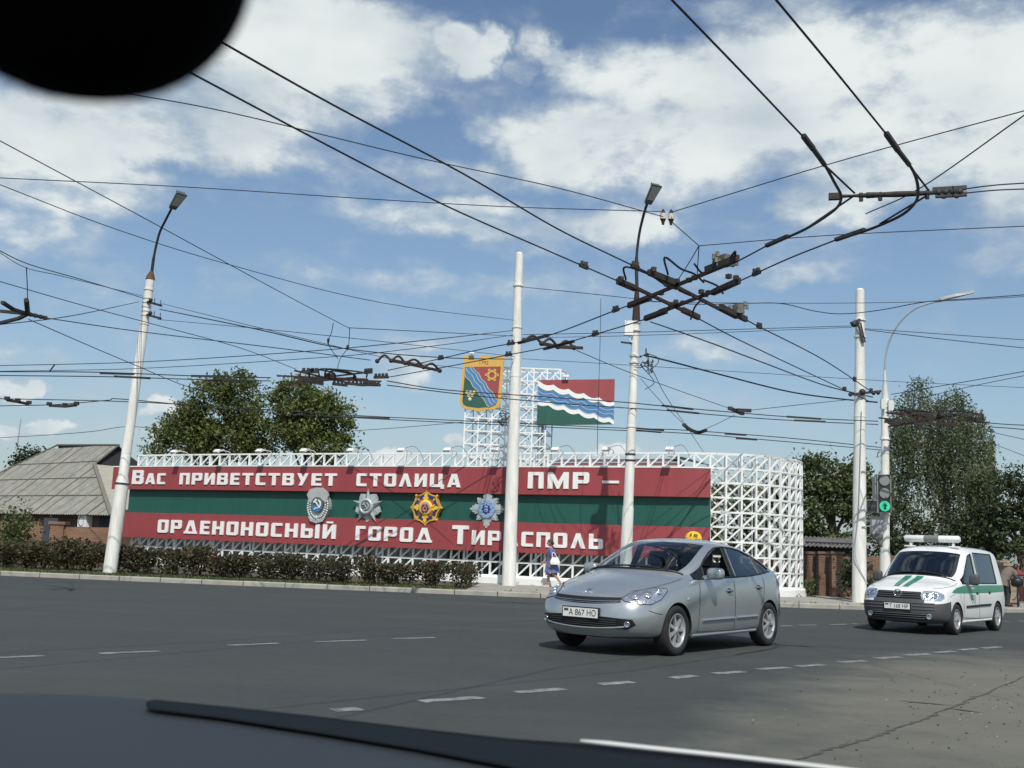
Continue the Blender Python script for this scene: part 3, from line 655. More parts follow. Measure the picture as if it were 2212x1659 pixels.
# star order
P, fr = frame_at(794.5, MZ, .30); od = thing('medal', 'silver star medal with a hammer and sickle on a dark disc', 'medal', P, 0, 'orders on the welcome wall')
b = MB()
for i in range(5):
    a = 2 * PI * (i + .5) / 5; ax, ay = math.sin(a), math.cos(a)
    for k in range(-2, 3):
        a2 = a + k * .17; r1 = .58 - .045 * abs(k); w = .085
        base = (fr[0], fr[1] * math.cos(a2) - fr[2] * math.sin(a2), fr[1] * math.sin(a2) + fr[2] * math.cos(a2), fr[3])
        b.prism([(-.04, .1), (.04, .1), (w, r1 - .05), (0, r1 + .02), (-w, r1 - .05)], base, -.10, -.02 + .012 * (2 - abs(k)))
b.build('rays', M['silver'], od)
b = MB(); st5 = star(5, .70, .25); b.prism(st5, fr, -.02, .05); facet(b, st5, fr, .05, .17); b.build('star', mat('star_grey', (.33, .38, .38), .35, .3), od)
b = MB(); b.lathe([(.20, .0), (.30, .0), (.31, .17), (.26, .20), (.205, .19), (.20, .17)], n=30, M=Matrix((fr[1], fr[2], fr[3])).transposed()); b.build('ring', M['silver'], od)
b = MB(); b.prism(disc(.215, 26), fr, .05, .17); b.build('enamel_disc', M['silver_dark'], od)
b = MB(); sickle(b, (fr[0] + fr[3] * .17, fr[1], fr[2], fr[3]), .02, .01, .34, .02); b.build('emblem', M['silver'], od)
# golden order
P, fr = frame_at(920.5, MZ, .30); od = thing('medal', 'golden eight pointed medal with dark blue enamel and red centre', 'medal', P, 0, 'orders on the welcome wall')
b = MB(); pl8 = []
for i in range(8):
    a = 2 * PI * i / 8
    for k, r_ in ((-.10, .585), (0, .66), (.10, .585)): pl8.append((r_ * math.sin(a + k), r_ * math.cos(a + k)))
    a2 = a + PI / 8; pl8.append((.53 * math.sin(a2), .53 * math.cos(a2)))
b.prism(pl8, fr, -.16, .0)
for i in range(8):
    a = 2 * PI * i / 8; p0 = fr[1] * (.63 * math.sin(a)) + fr[2] * (.63 * math.cos(a)); b.ball(p0, .055, 8, 5)
    q0 = (.60 * math.sin(a), .60 * math.cos(a)); q1 = (.60 * math.sin(a + PI / 4), .60 * math.cos(a + PI / 4)); qm = (.52 * math.sin(a + PI / 8), .52 * math.cos(a + PI / 8))
    bar(b, fr, *q0, *qm, .05, 0, .05); bar(b, fr, *qm, *q1, .05, 0, .046)
b.build('body', M['gold'], od)
b = MB()
for i in range(8):
    a = 2 * PI * (i + .5) / 8; base = (fr[0], fr[1] * math.cos(a) - fr[2] * math.sin(a), fr[1] * math.sin(a) + fr[2] * math.cos(a), fr[3])
    b.prism([(-.10, .36), (.10, .36), (.14, .46), (0, .50), (-.14, .46)], base, .0, .03)
b.build('blue_enamel', M['dkblue'], od)
b = MB(); b.prism(star(4, .40, .36, PI / 4), fr, 0, .04); b.build('orange_enamel', M['orange'], od)
b = MB()
for i in range(4):
    a = 2 * PI * i / 4; base = (fr[0], fr[1] * math.cos(a) - fr[2] * math.sin(a), fr[1] * math.sin(a) + fr[2] * math.cos(a), fr[3])
    b.prism([(-.07, .26), (.07, .26), (.13, .38), (.06, .40), (.07, .48), (0, .56), (-.07, .48), (-.06, .40), (-.13, .38)], base, .0, .07)
b.lathe([(.20, .0), (.29, .0), (.29, .08), (.21, .09)], n=30, M=Matrix((fr[1], fr[2], fr[3])).transposed()); b.build('leaves', mat('gold_bright', (.80, .50, .06), .35), od)
b = MB(); b.prism(disc(.235, 26), fr, .04, .085); b.build('enamel_disc', mat('disc_pale', (.36, .42, .38), .4), od)
b = MB()
for sg in (-1, 1):
    for i in range(9):
        a = R(20 + i * 17); b.ball(fr[1] * (sg * .125 * math.sin(a)) + fr[2] * (-.02 - .14 * math.cos(a) * -1 * -1) + fr[3] * .09, .04, 6, 4)
facet(b, disc(.07, 10, 0, -.02), fr, .085, .11); b.build('emblem', M['enamel_red'], od)
# silver and blue star
P, fr = frame_at(1052.5, MZ, .30); od = thing('medal', 'silver eight rayed star medal with pale blue disc', 'medal', P, 0, 'orders on the welcome wall')
b = MB()
for i in range(8):
    L = .70 if i % 2 == 0 else .58; a = 2 * PI * i / 8
    for k in range(-2, 3):
        a2 = a + k * .145; r1 = L - (.075 * abs(k)); base = (fr[0], fr[1] * math.cos(a2) - fr[2] * math.sin(a2), fr[1] * math.sin(a2) + fr[2] * math.cos(a2), fr[3])
        b.prism([(-.03, .1), (.03, .1), (.042, r1 - .04), (0, r1), (-.042, r1 - .04)], base, -.14, .0 + .018 * (2 - abs(k)))
b.build('rays', M['silver'], od)
b = MB(); b.prism(disc(.33, 30), fr, .0, .07); b.build('enamel_disc', M['ltblue'], od)
for i in range(10): b = MB(); b.ball(fr[1] * (.27 * math.sin(2 * PI * i / 10)) + fr[2] * (.27 * math.cos(2 * PI * i / 10)) + fr[3] * .075, .028, 6, 4); b.build('pearl', M['silver'], od)
b = MB(); b.prism(star(8, .19, .13), fr, .07, .09); b.build('star', M['dkblue'], od)
b = MB(); b.lathe([(.025, .0), (.065, .0), (.065, .03), (.025, .03)], c=fr[2] * .05 + fr[3] * .09, n=14, M=Matrix((fr[1], fr[2], fr[3])).transposed()); b.lathe([(.03, .0), (.075, .0), (.075, .03), (.03, .03)], c=fr[2] * -.06 + fr[3] * .09, n=14, M=Matrix((fr[1], fr[2], fr[3])).transposed()); b.build('emblem', M['ltblue'], od)

# ------------------------------------------------------------------ lattice tower carrying the shield and the flag
TY = 40.22
tl, trr = pY(1000, 1000, TY), pY(1176, 1000, TY)
tw = (trr.x - tl.x); tb = tw / 6.0
th = thing('lattice_tower', 'white square lattice tower rising behind the lettered wall between shield and flag', 'tower', (tl.x, TY, .12))
ztop = pY(1147, 921 / 1.1573, TY).z; rh = .50; nrow = int((ztop - 3.9) / rh); zz = [ztop - rh * j for j in range(nrow + 1)]
dv = Vector((.28, .9, 0)); fm_, rm_ = MB(th.location), MB(th.location)
def CELL(i, j): return (2 <= i < 7) if j < 3 else ((0 <= i < 7) if j < 4 else (0 <= i < 6))
for layer, mb in ((0, fm_), (1, rm_)):
    o = Vector((tl.x, TY, 0)) + dv * layer
    def X(i, z): return o + Vector((tb * i, 0, z))
    for j in range(nrow):
        for i in range(0, 8):
            ok = CELL(i, j)
            if not ok: continue
            z1, z0 = zz[j], zz[j + 1]
            mb.beam(X(i, z0), X(i, z1), .05); mb.beam(X(i, z1), X(i + 1, z1), .048)
            a, c_ = (z0, z1) if layer == 0 else (z1, z0)
            mb.beam(X(i, a) + Vector((0, .003, 0)), X(i + 1, c_) + Vector((0, .003, 0)), .042)
            if not CELL(i + 1, j): mb.beam(X(i + 1, z0), X(i + 1, z1), .05)
            if layer == 0: rm_.beam(X(i, z1) + dv * .03, X(i, z1) + dv * .97, .04)
            if layer == 0 and not CELL(i + 1, j): rm_.beam(X(i + 1, z1) + dv * .03, X(i + 1, z1) + dv * .97, .04)
for i in (0, 3, 6):
    for k in (0, 1): fm_.beam(Vector((tl.x + tb * i, TY, .12)) + dv * k, Vector((tl.x + tb * i, TY, zz[-1])) + dv * k, .06)
fm_.build('front_lattice', M['white'], th); rm_.build('rear_lattice', M['white'], th)
b = MB(th.location); q = pY(1172, 920, TY + .1); b.tube([(q.x, TY + .1, 3.9), (q.x, TY + .1, q.z + 1.2)], .05, 8); b.build('post', M['grey_box'], th)

# shield
SY = 40.1; so = pY(1100 / 1.1573 + 412 / 3.95 / 1.1573, (860 + 390 / 3.95) / 1.1573, SY); K = SY / 2290 / 1.1573 / 3.95
sh = thing('shield', 'golden crenellated shield dated 1792 with a blue river, cogwheel and grapes', 'emblem', so)
fr = (Vector((0, 0, 0)), Vector((1, 0, .022)).normalized(), Vector((0, 0, 1)), Vector((0, -1, 0)))
def zp(L): return [((x - 412) * K, (390 - y) * K) for x, y in L]
out = zp([(220, 108), (322, 106), (324, 152), (378, 150), (378, 104), (490, 104), (490, 150), (525, 148), (525, 104), (630, 104), (608, 590), (588, 625), (545, 650), (440, 655), (395, 678), (355, 660), (260, 648), (222, 625), (200, 580)])
b = MB(); b.prism(out, fr, -.10, 0); b.build('shield_board', M['gold'], sh)
b = MB(); b.prism(zp([(318, 222), (596, 215), (578, 550), (500, 450), (420, 350)]), fr, 0, .012); b.build('red_field', M['red'], sh)
b = MB(); b.prism(zp([(238, 318), (300, 385), (360, 470), (430, 555), (492, 625), (430, 630), (395, 636), (355, 632), (275, 622), (240, 605), (226, 570)]), fr, 0, .012); b.build('green_field', M['green'], sh)
def wavy(x0, y0, x1, y1, amp, k=14, n=3.5):
    L = math.hypot(x1 - x0, y1 - y0); nx, ny = -(y1 - y0) / L, (x1 - x0) / L
    return [(x0 + (x1 - x0) * i / k + nx * amp * math.sin(2 * PI * n * i / k), y0 + (y1 - y0) * i / k + ny * amp * math.sin(2 * PI * n * i / k)) for i in range(k + 1)]
e1, e2 = wavy(320, 222, 578, 555, 7), wavy(238, 300, 495, 628, 7)
b = MB()
for i in range(14): b.prism(zp([e1[i], e1[i + 1], e2[i + 1], e2[i]]), fr, .012, .02)
b.prism(zp([(238, 225), (320, 222), (238, 300)]), fr, .012, .02); b.prism(zp([(578, 555), (560, 600), (495, 628)]), fr, .012, .02); b.build('river', M['blue'], sh)
for x0, y0, x1, y1 in ((318, 222, 578, 555), (238, 303, 495, 628), (290, 226, 555, 580), (250, 240, 530, 605)):
    e = wavy(x0, y0, x1, y1, 7); b = MB()
    for a, c_ in zip(e, e[1:]): bar(b, fr, *zp([a])[0], *zp([c_])[0], 5 * K, .02, .027)
    b.build('ripple', M['cream'], sh)
b = MB(); gz = zp([(510, 303)])[0]; f2 = (fr[1] * gz[0] + fr[2] * gz[1], fr[1], fr[2], fr[3])
for i in range(24):
    a, a2 = 2 * PI * i / 24, 2 * PI * (i + 1) / 24; b.prism([(28 * K * math.sin(a), 28 * K * math.cos(a)), (50 * K * math.sin(a), 50 * K * math.cos(a)), (50 * K * math.sin(a2), 50 * K * math.cos(a2)), (28 * K * math.sin(a2), 28 * K * math.cos(a2))], f2, .012, .03)
for i in range(6):
    a = R(30 + 60 * i); b.box(f2[0] + fr[1] * (57 * K * math.sin(a)) + fr[2] * (57 * K * math.cos(a)) + fr[3] * .021, (26 * K, .018, 22 * K), Matrix.Rotation(a, 3, 'Y'))
b.build('cogwheel', M['gold'], sh)
b = MB()
for x, y in ((267, 483), (303, 483), (338, 483), (285, 516), (320, 516), (300, 552)): q = zp([(x, y)])[0]; b.ball(fr[1] * q[0] + fr[2] * q[1] + fr[3] * .015, (19 * K, .03, 19 * K), 10, 6)
b.build('grapes', M['cream'], sh)
q = zp([(422, 180)])[0]; text_on('1792', .19, (fr[1] * q[0] + fr[2] * q[1] + fr[3] * .004, fr[1], fr[2], fr[3]), 'lettering', M['red'], sh, .004, 1.0)
b = MB(); q = zp([(300, 95)])[0]; b.tube([fr[1] * q[0] + fr[2] * (q[1] - .1) + Vector((0, .05, 0)), fr[1] * q[0] + fr[2] * (q[1] + .02) + Vector((0, -.08, 0))], .02, 5); b.box(fr[1] * q[0] + fr[2] * (q[1] + .03) + Vector((0, -.12, 0)), (.20, .12, .06)); b.build('floodlight', M['white'], sh)

# flag board
FY = 40.05; fo = pY((1100 + 1342 / 3.95) / 1.1573, (860 + 572 / 3.95) / 1.1573, FY); K = FY / 2290 / 1.1573 / 3.95
fg = thing('flag_board', 'painted flag board of red, white, blue and green waves beside the tower', 'sign', fo)
def fz(x, y): return ((x - 1342) * K, (572 - y) * K)
def lin(x, a, b_): return a + (b_ - a) * (x - 960) / 765
NS = 60; xs = [960 + 765 * i / NS for i in range(NS + 1)]
def sc_(x, ph=0.0): return 26 * abs(math.sin(PI * ((x - 960) / 153 + ph))) - 12
top = [lin(x, 357, 335) for x in xs]; bot = [lin(x, 812, 790) for x in xs]
l1 = [min(lin(x, 372, 575) + sc_(x), 786) for x in xs]; l2 = [min(lin(x, 428, 612) + sc_(x), 787) for x in xs]; l3 = [min(lin(x, 548, 742) + sc_(x, .3), 788) for x in xs]; l4 = [min(lin(x, 594, 788) + sc_(x, .3), bot[i] - 1) for i, x in enumerate(xs)]
l1[0] = 361
b = MB(); b.prism([fz(960, 357), fz(1725, 335), fz(1725, 790), fz(960, 812)], fr, -.07, 0); b.build('board', M['grey_box'], fg)
def band(a, c_, name, m):
    b = MB()
    for i in range(NS):
        if abs(a[i] - c_[i]) + abs(a[i + 1] - c_[i + 1]) < 1: continue
        b.poly([fr[1] * x + fr[2] * y + fr[3] * .004 for x, y in (fz(xs[i], a[i]), fz(xs[i], c_[i]), fz(xs[i + 1], c_[i + 1]), fz(xs[i + 1], a[i + 1]))])
    return b.build(name, m, fg)
band(top, l1, 'red_band', M['red']); band(l1, l2, 'white_band', M['white']); band(l2, l3, 'blue_band', M['blue']); band(l3, l4, 'white_band', M['white']); band(l4, bot, 'green_band', M['green'])
for f_, ph in ((.0, 0), (.33, .1), (.66, .2), (1.0, .3)):
    L = [lin(x, 428 + (548 - 428) * f_, 612 + (742 - 612) * f_) + sc_(x, ph) for x in xs]
    b = MB()
    for i in range(NS): bar(b, fr, *fz(xs[i], L[i]), *fz(xs[i + 1], L[i + 1]), 5 * K, .006, .012)
    b.build('ripple', M['cream'], fg)
b = MB(); q = fz(1230, 325); b.tube([fr[1] * q[0] + fr[2] * (q[1] - .1) + Vector((0, .05, 0)), fr[1] * q[0] + fr[2] * (q[1] + .02) + Vector((0, -.08, 0))], .02, 5); b.box(fr[1] * q[0] + fr[2] * (q[1] + .03) + Vector((0, -.12, 0)), (.24, .14, .09)); b.build('floodlight', M['white'], fg)
b = MB(); b.beam(fr[1] * fz(985, 560)[0] + Vector((0, .05, -.9)), fr[1] * fz(985, 560)[0] + Vector((0, .35, .6)), .05); b.build('bracket', M['white'], fg)
# ------------------------------------------------------------------ foliage
nr = np.random.default_rng(11)
def leaf_mesh(name, P, size, tint, mats, parent=None, loc=(0, 0, 0), droop=0.0, aspect=.55):
    P = np.asarray(P, float) - np.asarray(loc, float); n = len(P)
    d = nr.normal(size=(n, 3)); d[:, 2] = d[:, 2] * (1 - droop) - droop * 1.6; d /= np.linalg.norm(d, axis=1, keepdims=True)
    r = nr.normal(size=(n, 3)); w = np.cross(d, r); w /= np.linalg.norm(w, axis=1, keepdims=True) + 1e-9
    nm = np.cross(w, d); s = size * nr.uniform(.6, 1.35, size=(n, 1))
    V = np.empty((n, 4, 3)); V[:, 0] = P - d * s * .5; V[:, 1] = P + w * s * aspect * .5 + nm * s * .08; V[:, 2] = P + d * s * .5; V[:, 3] = P - w * s * aspect * .5 + nm * s * .08
    me = bpy.data.meshes.new(name); me.vertices.add(n * 4); me.vertices.foreach_set('co', V.reshape(-1)); me.loops.add(n * 4); me.loops.foreach_set('vertex_index', np.arange(n * 4))
    me.polygons.add(n); me.polygons.foreach_set('loop_start', np.arange(0, n * 4, 4)); me.polygons.foreach_set('loop_total', np.full(n, 4)); me.update()
    at = me.attributes.new('tint', 'FLOAT', 'POINT'); at.data.foreach_set('value', np.repeat(np.clip(tint, 0, 1), 4))
    for m in (mats if isinstance(mats, list) else [mats]): me.materials.append(m)
    return link(name, me, parent)
M['leaf_walnut'] = leaf_mat('walnut_leaves', (.052, .075, .024), (.23, .27, .085), .4)
M['leaf_dark'] = leaf_mat('dark_leaves', (.018, .032, .016), (.080, .105, .045), .25)
M['leaf_mid'] = leaf_mat('green_leaves', (.042, .064, .024), (.19, .225, .09), .4)
M['leaf_birch'] = leaf_mat('birch_leaves', (.050, .072, .036), (.22, .25, .13), .45)
M['leaf_rose'] = leaf_mat('rose_leaves', (.026, .030, .013), (.115, .100, .050), .25)
M['bark'] = mat('bark', (.07, .055, .04), .9, var=.4, vscale=6, bump=.5)
M['birch_bark'] = mat('birch_bark', (.42, .41, .38), .8, col2=(.10, .09, .08), vscale=8)
M['bloom'] = mat('rose_bloom', (.26, .018, .03), .6, col2=(.36, .05, .07), vscale=20)
def crown_points(blobs, Y, n, depth=.75, clump=.55, shell=.5, nclump=None):
    """clumps of leaves inside the union of ellipsoids given by their outline in the view"""
    pts, tints = [], []; area = [b[2] * b[3] for b in blobs]; tot = sum(area)
    for b, a in zip(blobs, area):
        c = pY(b[0], b[1], Y); k = Y / FV; rx, rz = b[2] * k, b[3] * k; ry = (rx + rz) / 2 * depth
        nb = int(n * a / tot); nc = max(5, int((nclump or 60) * a / tot))
        for _ in range(nc):
            d = nr.normal(size=3); d /= np.linalg.norm(d); q = nr.uniform(shell, 1.0) ** .6
            cc = np.array((c.x + d[0] * rx * q, c.y + d[1] * ry * q, c.z + d[2] * rz * q)); t0 = nr.uniform(.15, .8)
            m_ = max(3, nb // nc); cr = clump * nr.uniform(.6, 1.3)
            dd = nr.normal(size=(m_, 3)) * np.array((cr, cr, cr * .7)) * .6; pts.append(cc + dd)
            tints.append(np.clip(t0 + nr.normal(size=m_) * .18, 0, 1))
    return np.concatenate(pts), np.concatenate(tints)
def branches(b, base, tips, r0):
    base = Vector(base); top = Vector(np.mean(np.array(tips), axis=0)); mid = base.lerp(top, .55) + Vector((.15, 0, 0))
    b.tube(spline([base, base.lerp(mid, .5) + Vector((.06, 0, 0)), mid, top], 5), [r0 * (1 - .045 * i) for i in range(16)], 8)
    for tp in tips:
        s = base.lerp(mid, rnd.uniform(.6, 1.0)); e = Vector(tp); mm = s.lerp(e, .5) + Vector((rnd.uniform(-.2, .2), rnd.uniform(-.2, .2), .25))
        b.tube(spline([s, mm, e], 5), [r0 * .42 * (1 - .085 * i) for i in range(11)], 5)
def tree(name, label, blobs, Y, n, m, size, clump, base_u, cat='tree', group=None, r0=.22, bark='bark', depth=.75, strands=0, nclump=70, droop=.2, shell=.5):
    bp = pY(base_u, 1200, Y); loc = Vector((bp.x, Y, .11)); o = thing(name, label, cat, loc, 0, group)
    P, T = crown_points(blobs, Y, n, depth, clump, shell, nclump)
    if strands:
        sp, stt = [], []
        for _ in range(strands):
            b = blobs[nr.integers(len(blobs))]; c = pY(b[0], b[1], Y); k = Y / FV; a = nr.uniform(0, 2 * PI); q = nr.uniform(.3, 1.02)
            s = np.array((c.x + math.cos(a) * b[2] * k * q, c.y + math.sin(a) * b[2] * k * .7 * q, c.z + b[3] * k * (nr.uniform(-.3, .9)))); L = nr.uniform(1.0, 3.6); m_ = int(L * 26); t0 = nr.uniform(.1, .9)
            f = np.linspace(0, 1, m_)[:, None]; line = s + f * np.array((nr.normal() * .25, nr.normal() * .25, -L)) + nr.normal(size=(m_, 3)) * .045; line[:, 2] = np.maximum(line[:, 2], .5)
            sp.append(line); stt.append(np.clip(t0 + nr.normal(size=m_) * .15, 0, 1))
        P = np.concatenate([P] + sp); T = np.concatenate([T] + stt)
    leaf_mesh('crown', P, size, T, m, o, loc, droop)
    b = MB(loc); tips = []
    for q in blobs:
        c = pY(q[0], q[1], Y); tips.append((c.x, c.y, c.z + q[3] * Y / FV * .3))
    branches(b, loc, tips, r0); b.build('trunk', M[bark], o)
    return o
tree('walnut_tree', 'broad dark green tree with an uneven crown behind the left half of the lattice wall', [(398, 945, 70, 45), (470, 880, 85, 62), (505, 838, 52, 34), (545, 925, 50, 66), (430, 915, 62, 44), (338, 955, 28, 24), (470, 960, 110, 40)], 58, 21000, M['leaf_walnut'], .205, .58, 460, nclump=150)
tree('walnut_tree', 'smaller dark green tree directly right of the broad one behind the wall', [(640, 858, 46, 42), (690, 905, 50, 58), (630, 925, 50, 55), (738, 900, 22, 30), (690, 962, 62, 36), (745, 960, 14, 22), (600, 860, 18, 18)], 57, 15500, M['leaf_walnut'], .205, .52, 665, nclump=110)
tree('leafy_tree', 'small dark tree by the thin mast above the left roof', [(60, 982, 22, 18), (45, 1000, 18, 20), (85, 985, 16, 14), (70, 1005, 35, 20)], 66, 1700, M['leaf_dark'], .22, .4, 62, r0=.12, nclump=40)
tree('leafy_tree', 'green tree seen through the round lattice end', [(1570, 1115, 55, 80), (1640, 1100, 62, 70), (1590, 1200, 80, 70), (1690, 1190, 60, 80), (1700, 1080, 45, 55), (1530, 1190, 40, 60)], 47, 9500, M['leaf_mid'], .19, .5, 1630, nclump=90)
tree('leafy_tree', 'olive green tree between the lattice wall and the right white pole', [(1775, 1040, 55, 48), (1735, 1020, 30, 26), (1830, 1025, 45, 34), (1790, 1120, 70, 62), (1850, 1085, 45, 80), (1755, 1000, 22, 14)], 46, 9500, M['leaf_mid'], .19, .45, 1800, nclump=95)
# weeping birch: arching limbs with long hanging twigs
BY = 50.0; bk = BY / FV; bb = pY(2035, 1240, BY); bl0 = Vector((bb.x, BY, .11)); bo_ = thing('birch_tree', 'tall weeping birch with hanging twigs behind the traffic light', 'tree', bl0)
EU, EV = [1908, 1930, 1955, 1985, 2008, 2030, 2060, 2085, 2105, 2125, 2146], [930, 868, 838, 806, 828, 846, 826, 842, 868, 880, 925]
BP, BT = [], []
for _ in range(1050):
    u = nr.uniform(1908, 2146); top_ = np.interp(u, EU, EV); dep = nr.beta(1.0, 1.7); v0 = top_ + 6 + dep * 250; p = pY(u, v0, BY + nr.normal() * 1.1); L = nr.uniform(.7, 3.0) * (1.15 if u > 2040 else .9); L = min(L, p.z - .8)
    if L < .4: continue
    m_ = int(L * 17); f = np.linspace(0, 1, m_)[:, None]; t0 = np.clip(nr.normal(.5, .28), 0, 1)
    ln = np.array(p) + f * np.array((nr.normal() * .22, nr.normal() * .22, -L)) + nr.normal(size=(m_, 3)) * (.035 + .03 * (1 - f)); BP.append(ln); BT.append(np.clip(t0 + nr.normal(size=m_) * .15, 0, 1))
CP, CT = crown_points([(1985, 838, 22, 24), (1960, 880, 38, 34), (2010, 885, 36, 34), (1945, 940, 36, 40), (2062, 862, 18, 26), (1985, 980, 60, 60), (2085, 930, 24, 40), (2060, 1040, 60, 60), (1960, 1070, 50, 60)], BY, 5200, .8, .34, .2, 150)
leaf_mesh('crown', np.concatenate(BP + [CP]), .125, np.concatenate(BT + [CT]), M['leaf_birch'], bo_, bl0, .55)
b = MB(bl0); tips = [tuple(pY(u, v, BY + rnd.uniform(-1, 1))) for u, v in ((1985, 815), (1940, 870), (2060, 835), (2110, 880), (1925, 930), (2130, 930), (2010, 840), (2085, 860), (1960, 850))]
branches(b, bl0, tips, .17); b.build('trunk', M['birch_bark'], bo_)
tree('leafy_tree', 'dark bushy tree under the hanging birch twigs', [(1960, 1170, 60, 60), (2040, 1170, 70, 60), (2100, 1180, 60, 60), (1900, 1180, 40, 60), (1925, 1120, 45, 45)], 47, 9000, M['leaf_dark'], .17, .5, 2010, nclump=90)
tree('leafy_tree', 'dense dark tree at the right edge behind the white van', [(2180, 1080, 60, 60), (2235, 1060, 60, 70), (2170, 1150, 60, 60), (2230, 1150, 60, 60), (2150, 1200, 50, 45), (2300, 1090, 60, 90)], 45, 10000, M['leaf_dark'], .18, .5, 2190, nclump=90)
tree('leafy_tree', 'pale green tree at the right edge of the birch', [(2125, 1060, 36, 60), (2110, 1130, 44, 50)], 46.5, 3600, M['leaf_birch'], .15, .4, 2120, nclump=50, strands=60, droop=.6, r0=.1)
def bush(name, label, u, v_top, v_bot, hw, Y, n, m, size, group=None):
    loc = pY(u, v_bot, Y); loc.z = .12; k = Y / FV; h = (v_bot - v_top) * k; o = thing(name, label, 'bush', loc, 0, group)
    P = nr.normal(size=(n, 3)) * np.array((hw * k * .45, hw * k * .4, h * .2)) + np.array((loc.x, loc.y, loc.z + h * .5)); P[:, 2] = np.abs(P[:, 2] - .1) + .1
    leaf_mesh('foliage', P, size, nr.uniform(0, 1, n), m, o, loc)
    b = MB(loc)
    for i in range(7): b.tube([loc, loc + Vector((rnd.uniform(-.3, .3) * hw * k, rnd.uniform(-.3, .3), h * rnd.uniform(.5, .9)))], [.02, .006], 4)
    b.build('stems', M['bark'], o)
    return o
bush('leafy_bush', 'green bush by the brick wall behind the right white pole', 1842, 1195, 1292, 30, 36.3, 900, M['leaf_dark'], .13)
bush('leafy_bush', 'low sandy green bush between right white pole and traffic light pole', 1880, 1235, 1290, 20, 37, 400, M['leaf_birch'], .12)
bush('leafy_bush', 'tall green bush in front of the brick house on the left edge', 22, 1110, 1240, 42, 39, 1500, M['leaf_mid'], .14)
bush('leafy_bush', 'ivy clump on the brick wall beside the lattice end', 1752, 1160, 1200, 16, 37.5, 260, M['leaf_mid'], .12)
# rose bushes in rows along the kerb
protos = []
def rose_proto(i):
    n = 620; h = rnd.uniform(.85, 1.0); w = .50
    a = nr.uniform(0, 2 * PI, n); r = np.sqrt(nr.uniform(0, 1, n)) * w; z = nr.beta(2.0, 1.25, n) * h + .04
    r *= (.45 + .65 * z / h); P = np.stack([r * np.cos(a), r * np.sin(a), z], 1)
    k = nr.integers(0, 12, n); ca = nr.uniform(0, 2 * PI, 12); P += np.stack([np.cos(ca[k]), np.sin(ca[k]), nr.normal(size=12)[k] * .4], 1) * .11
    o = leaf_mesh('rose_bush', P, .105, nr.uniform(0, 1, n), [M['leaf_rose']], None, (0, 0, 0), .1, .7)
    b = MB()
    for j in range(9): b.tube(spline([(rnd.uniform(-.06, .06), rnd.uniform(-.06, .06), 0), (rnd.uniform(-.2, .2), rnd.uniform(-.2, .2), h * .5), (rnd.uniform(-.45, .45), rnd.uniform(-.45, .45), h * rnd.uniform(.8, 1.15))], 3), .011, 4)
    b.build('stems', M['bark'], o)
    for j in range(rnd.choice((0, 1, 1, 2))):
        b = MB(); q = Vector((rnd.uniform(-.4, .4), rnd.uniform(-.5, .1), h * rnd.uniform(.75, 1.1))); b.ball(q, (.055, .055, .045), 7, 5); b.ball(q + Vector((.03, -.02, .02)), .035, 6, 4); b.build('blossom', M['bloom'], o)
    tag(o, 'leafy dark rose bush in the rows between kerb and wall', 'bush', 'rose bushes along the kerb'); return o
protos = [rose_proto(i) for i in range(5)]; used = [False] * 5
def put_rose(x, y, s, sz):
    i = rnd.randrange(5)
    o = protos[i] if not used[i] else copy_tree(protos[i]); used[i] = True
    o.location = (x, y, .115); o.rotation_euler = (0, 0, rnd.uniform(0, 6.28)); o.scale = (s, s, sz)
def kerb_y(x):
    return float(np.interp(x, [p.x for p in inner], [p.y for p in inner]))
x = -23.0
while x < -1.5:
    left = x < -12.2; f = min(1, max(0, (x + 13) / 11))
    o1 = 2.75 if left else 2.3 - .6 * f
    for row in range(2):
        if row == 1 and x > -6.6 and rnd.random() < .55: continue
        if row == 0 and not left and rnd.random() < .12: continue
        put_rose(x + rnd.uniform(-.2, .2) + row * .4, kerb_y(x) + o1 + row * 1.0 + rnd.uniform(-.2, .2), rnd.uniform(.85, 1.15) * (1 if x < -7 else .88), (.93 if left else (.86 if x < -6.6 else .80)) * rnd.uniform(.78, 1.15))
    x += .64 if left else (.78 if x < -6.6 else .86)
gr = MB()
gp_, gt_ = [], []
for _ in range(9000):
    xx = rnd.uniform(-24, -1.4); gp_.append((xx, kerb_y(xx) + .1 + abs(rnd.gauss(0, 1.5)), .14)); gt_.append(rnd.random())
tag(leaf_mesh('grass', gp_, .11, np.array(gt_), M['leaf_mid'], None, (0, 0, 0), -.5, .25), 'short grass under the rose bushes along the kerb', 'grass', kind='stuff')

wp_, wt_ = [], []
for _ in range(1500):                                             # weeds along the foot of the wall and in the kerb joint
    if rnd.random() < .6: s_ = rnd.uniform(S_1, WL); q = wp(s_, .13, .30 + abs(rnd.gauss(0, .07)))
    else: xx = rnd.uniform(-1, 16); q = Vector((xx, kerb_y(xx) + abs(rnd.gauss(0, .05)), .13))
    if math.sin(q.x * 3.1) + math.sin(q.x * 7.7) < .3: continue
    wp_.append((q.x, q.y, .13 + abs(rnd.gauss(0, .035)))); wt_.append(rnd.random())
tag(leaf_mesh('weeds', wp_, .075, np.array(wt_), M['leaf_mid'], None, (0, 0, 0), -.4, .3), 'low weeds along the foot of the white wall and the kerb', 'weeds', kind='stuff')

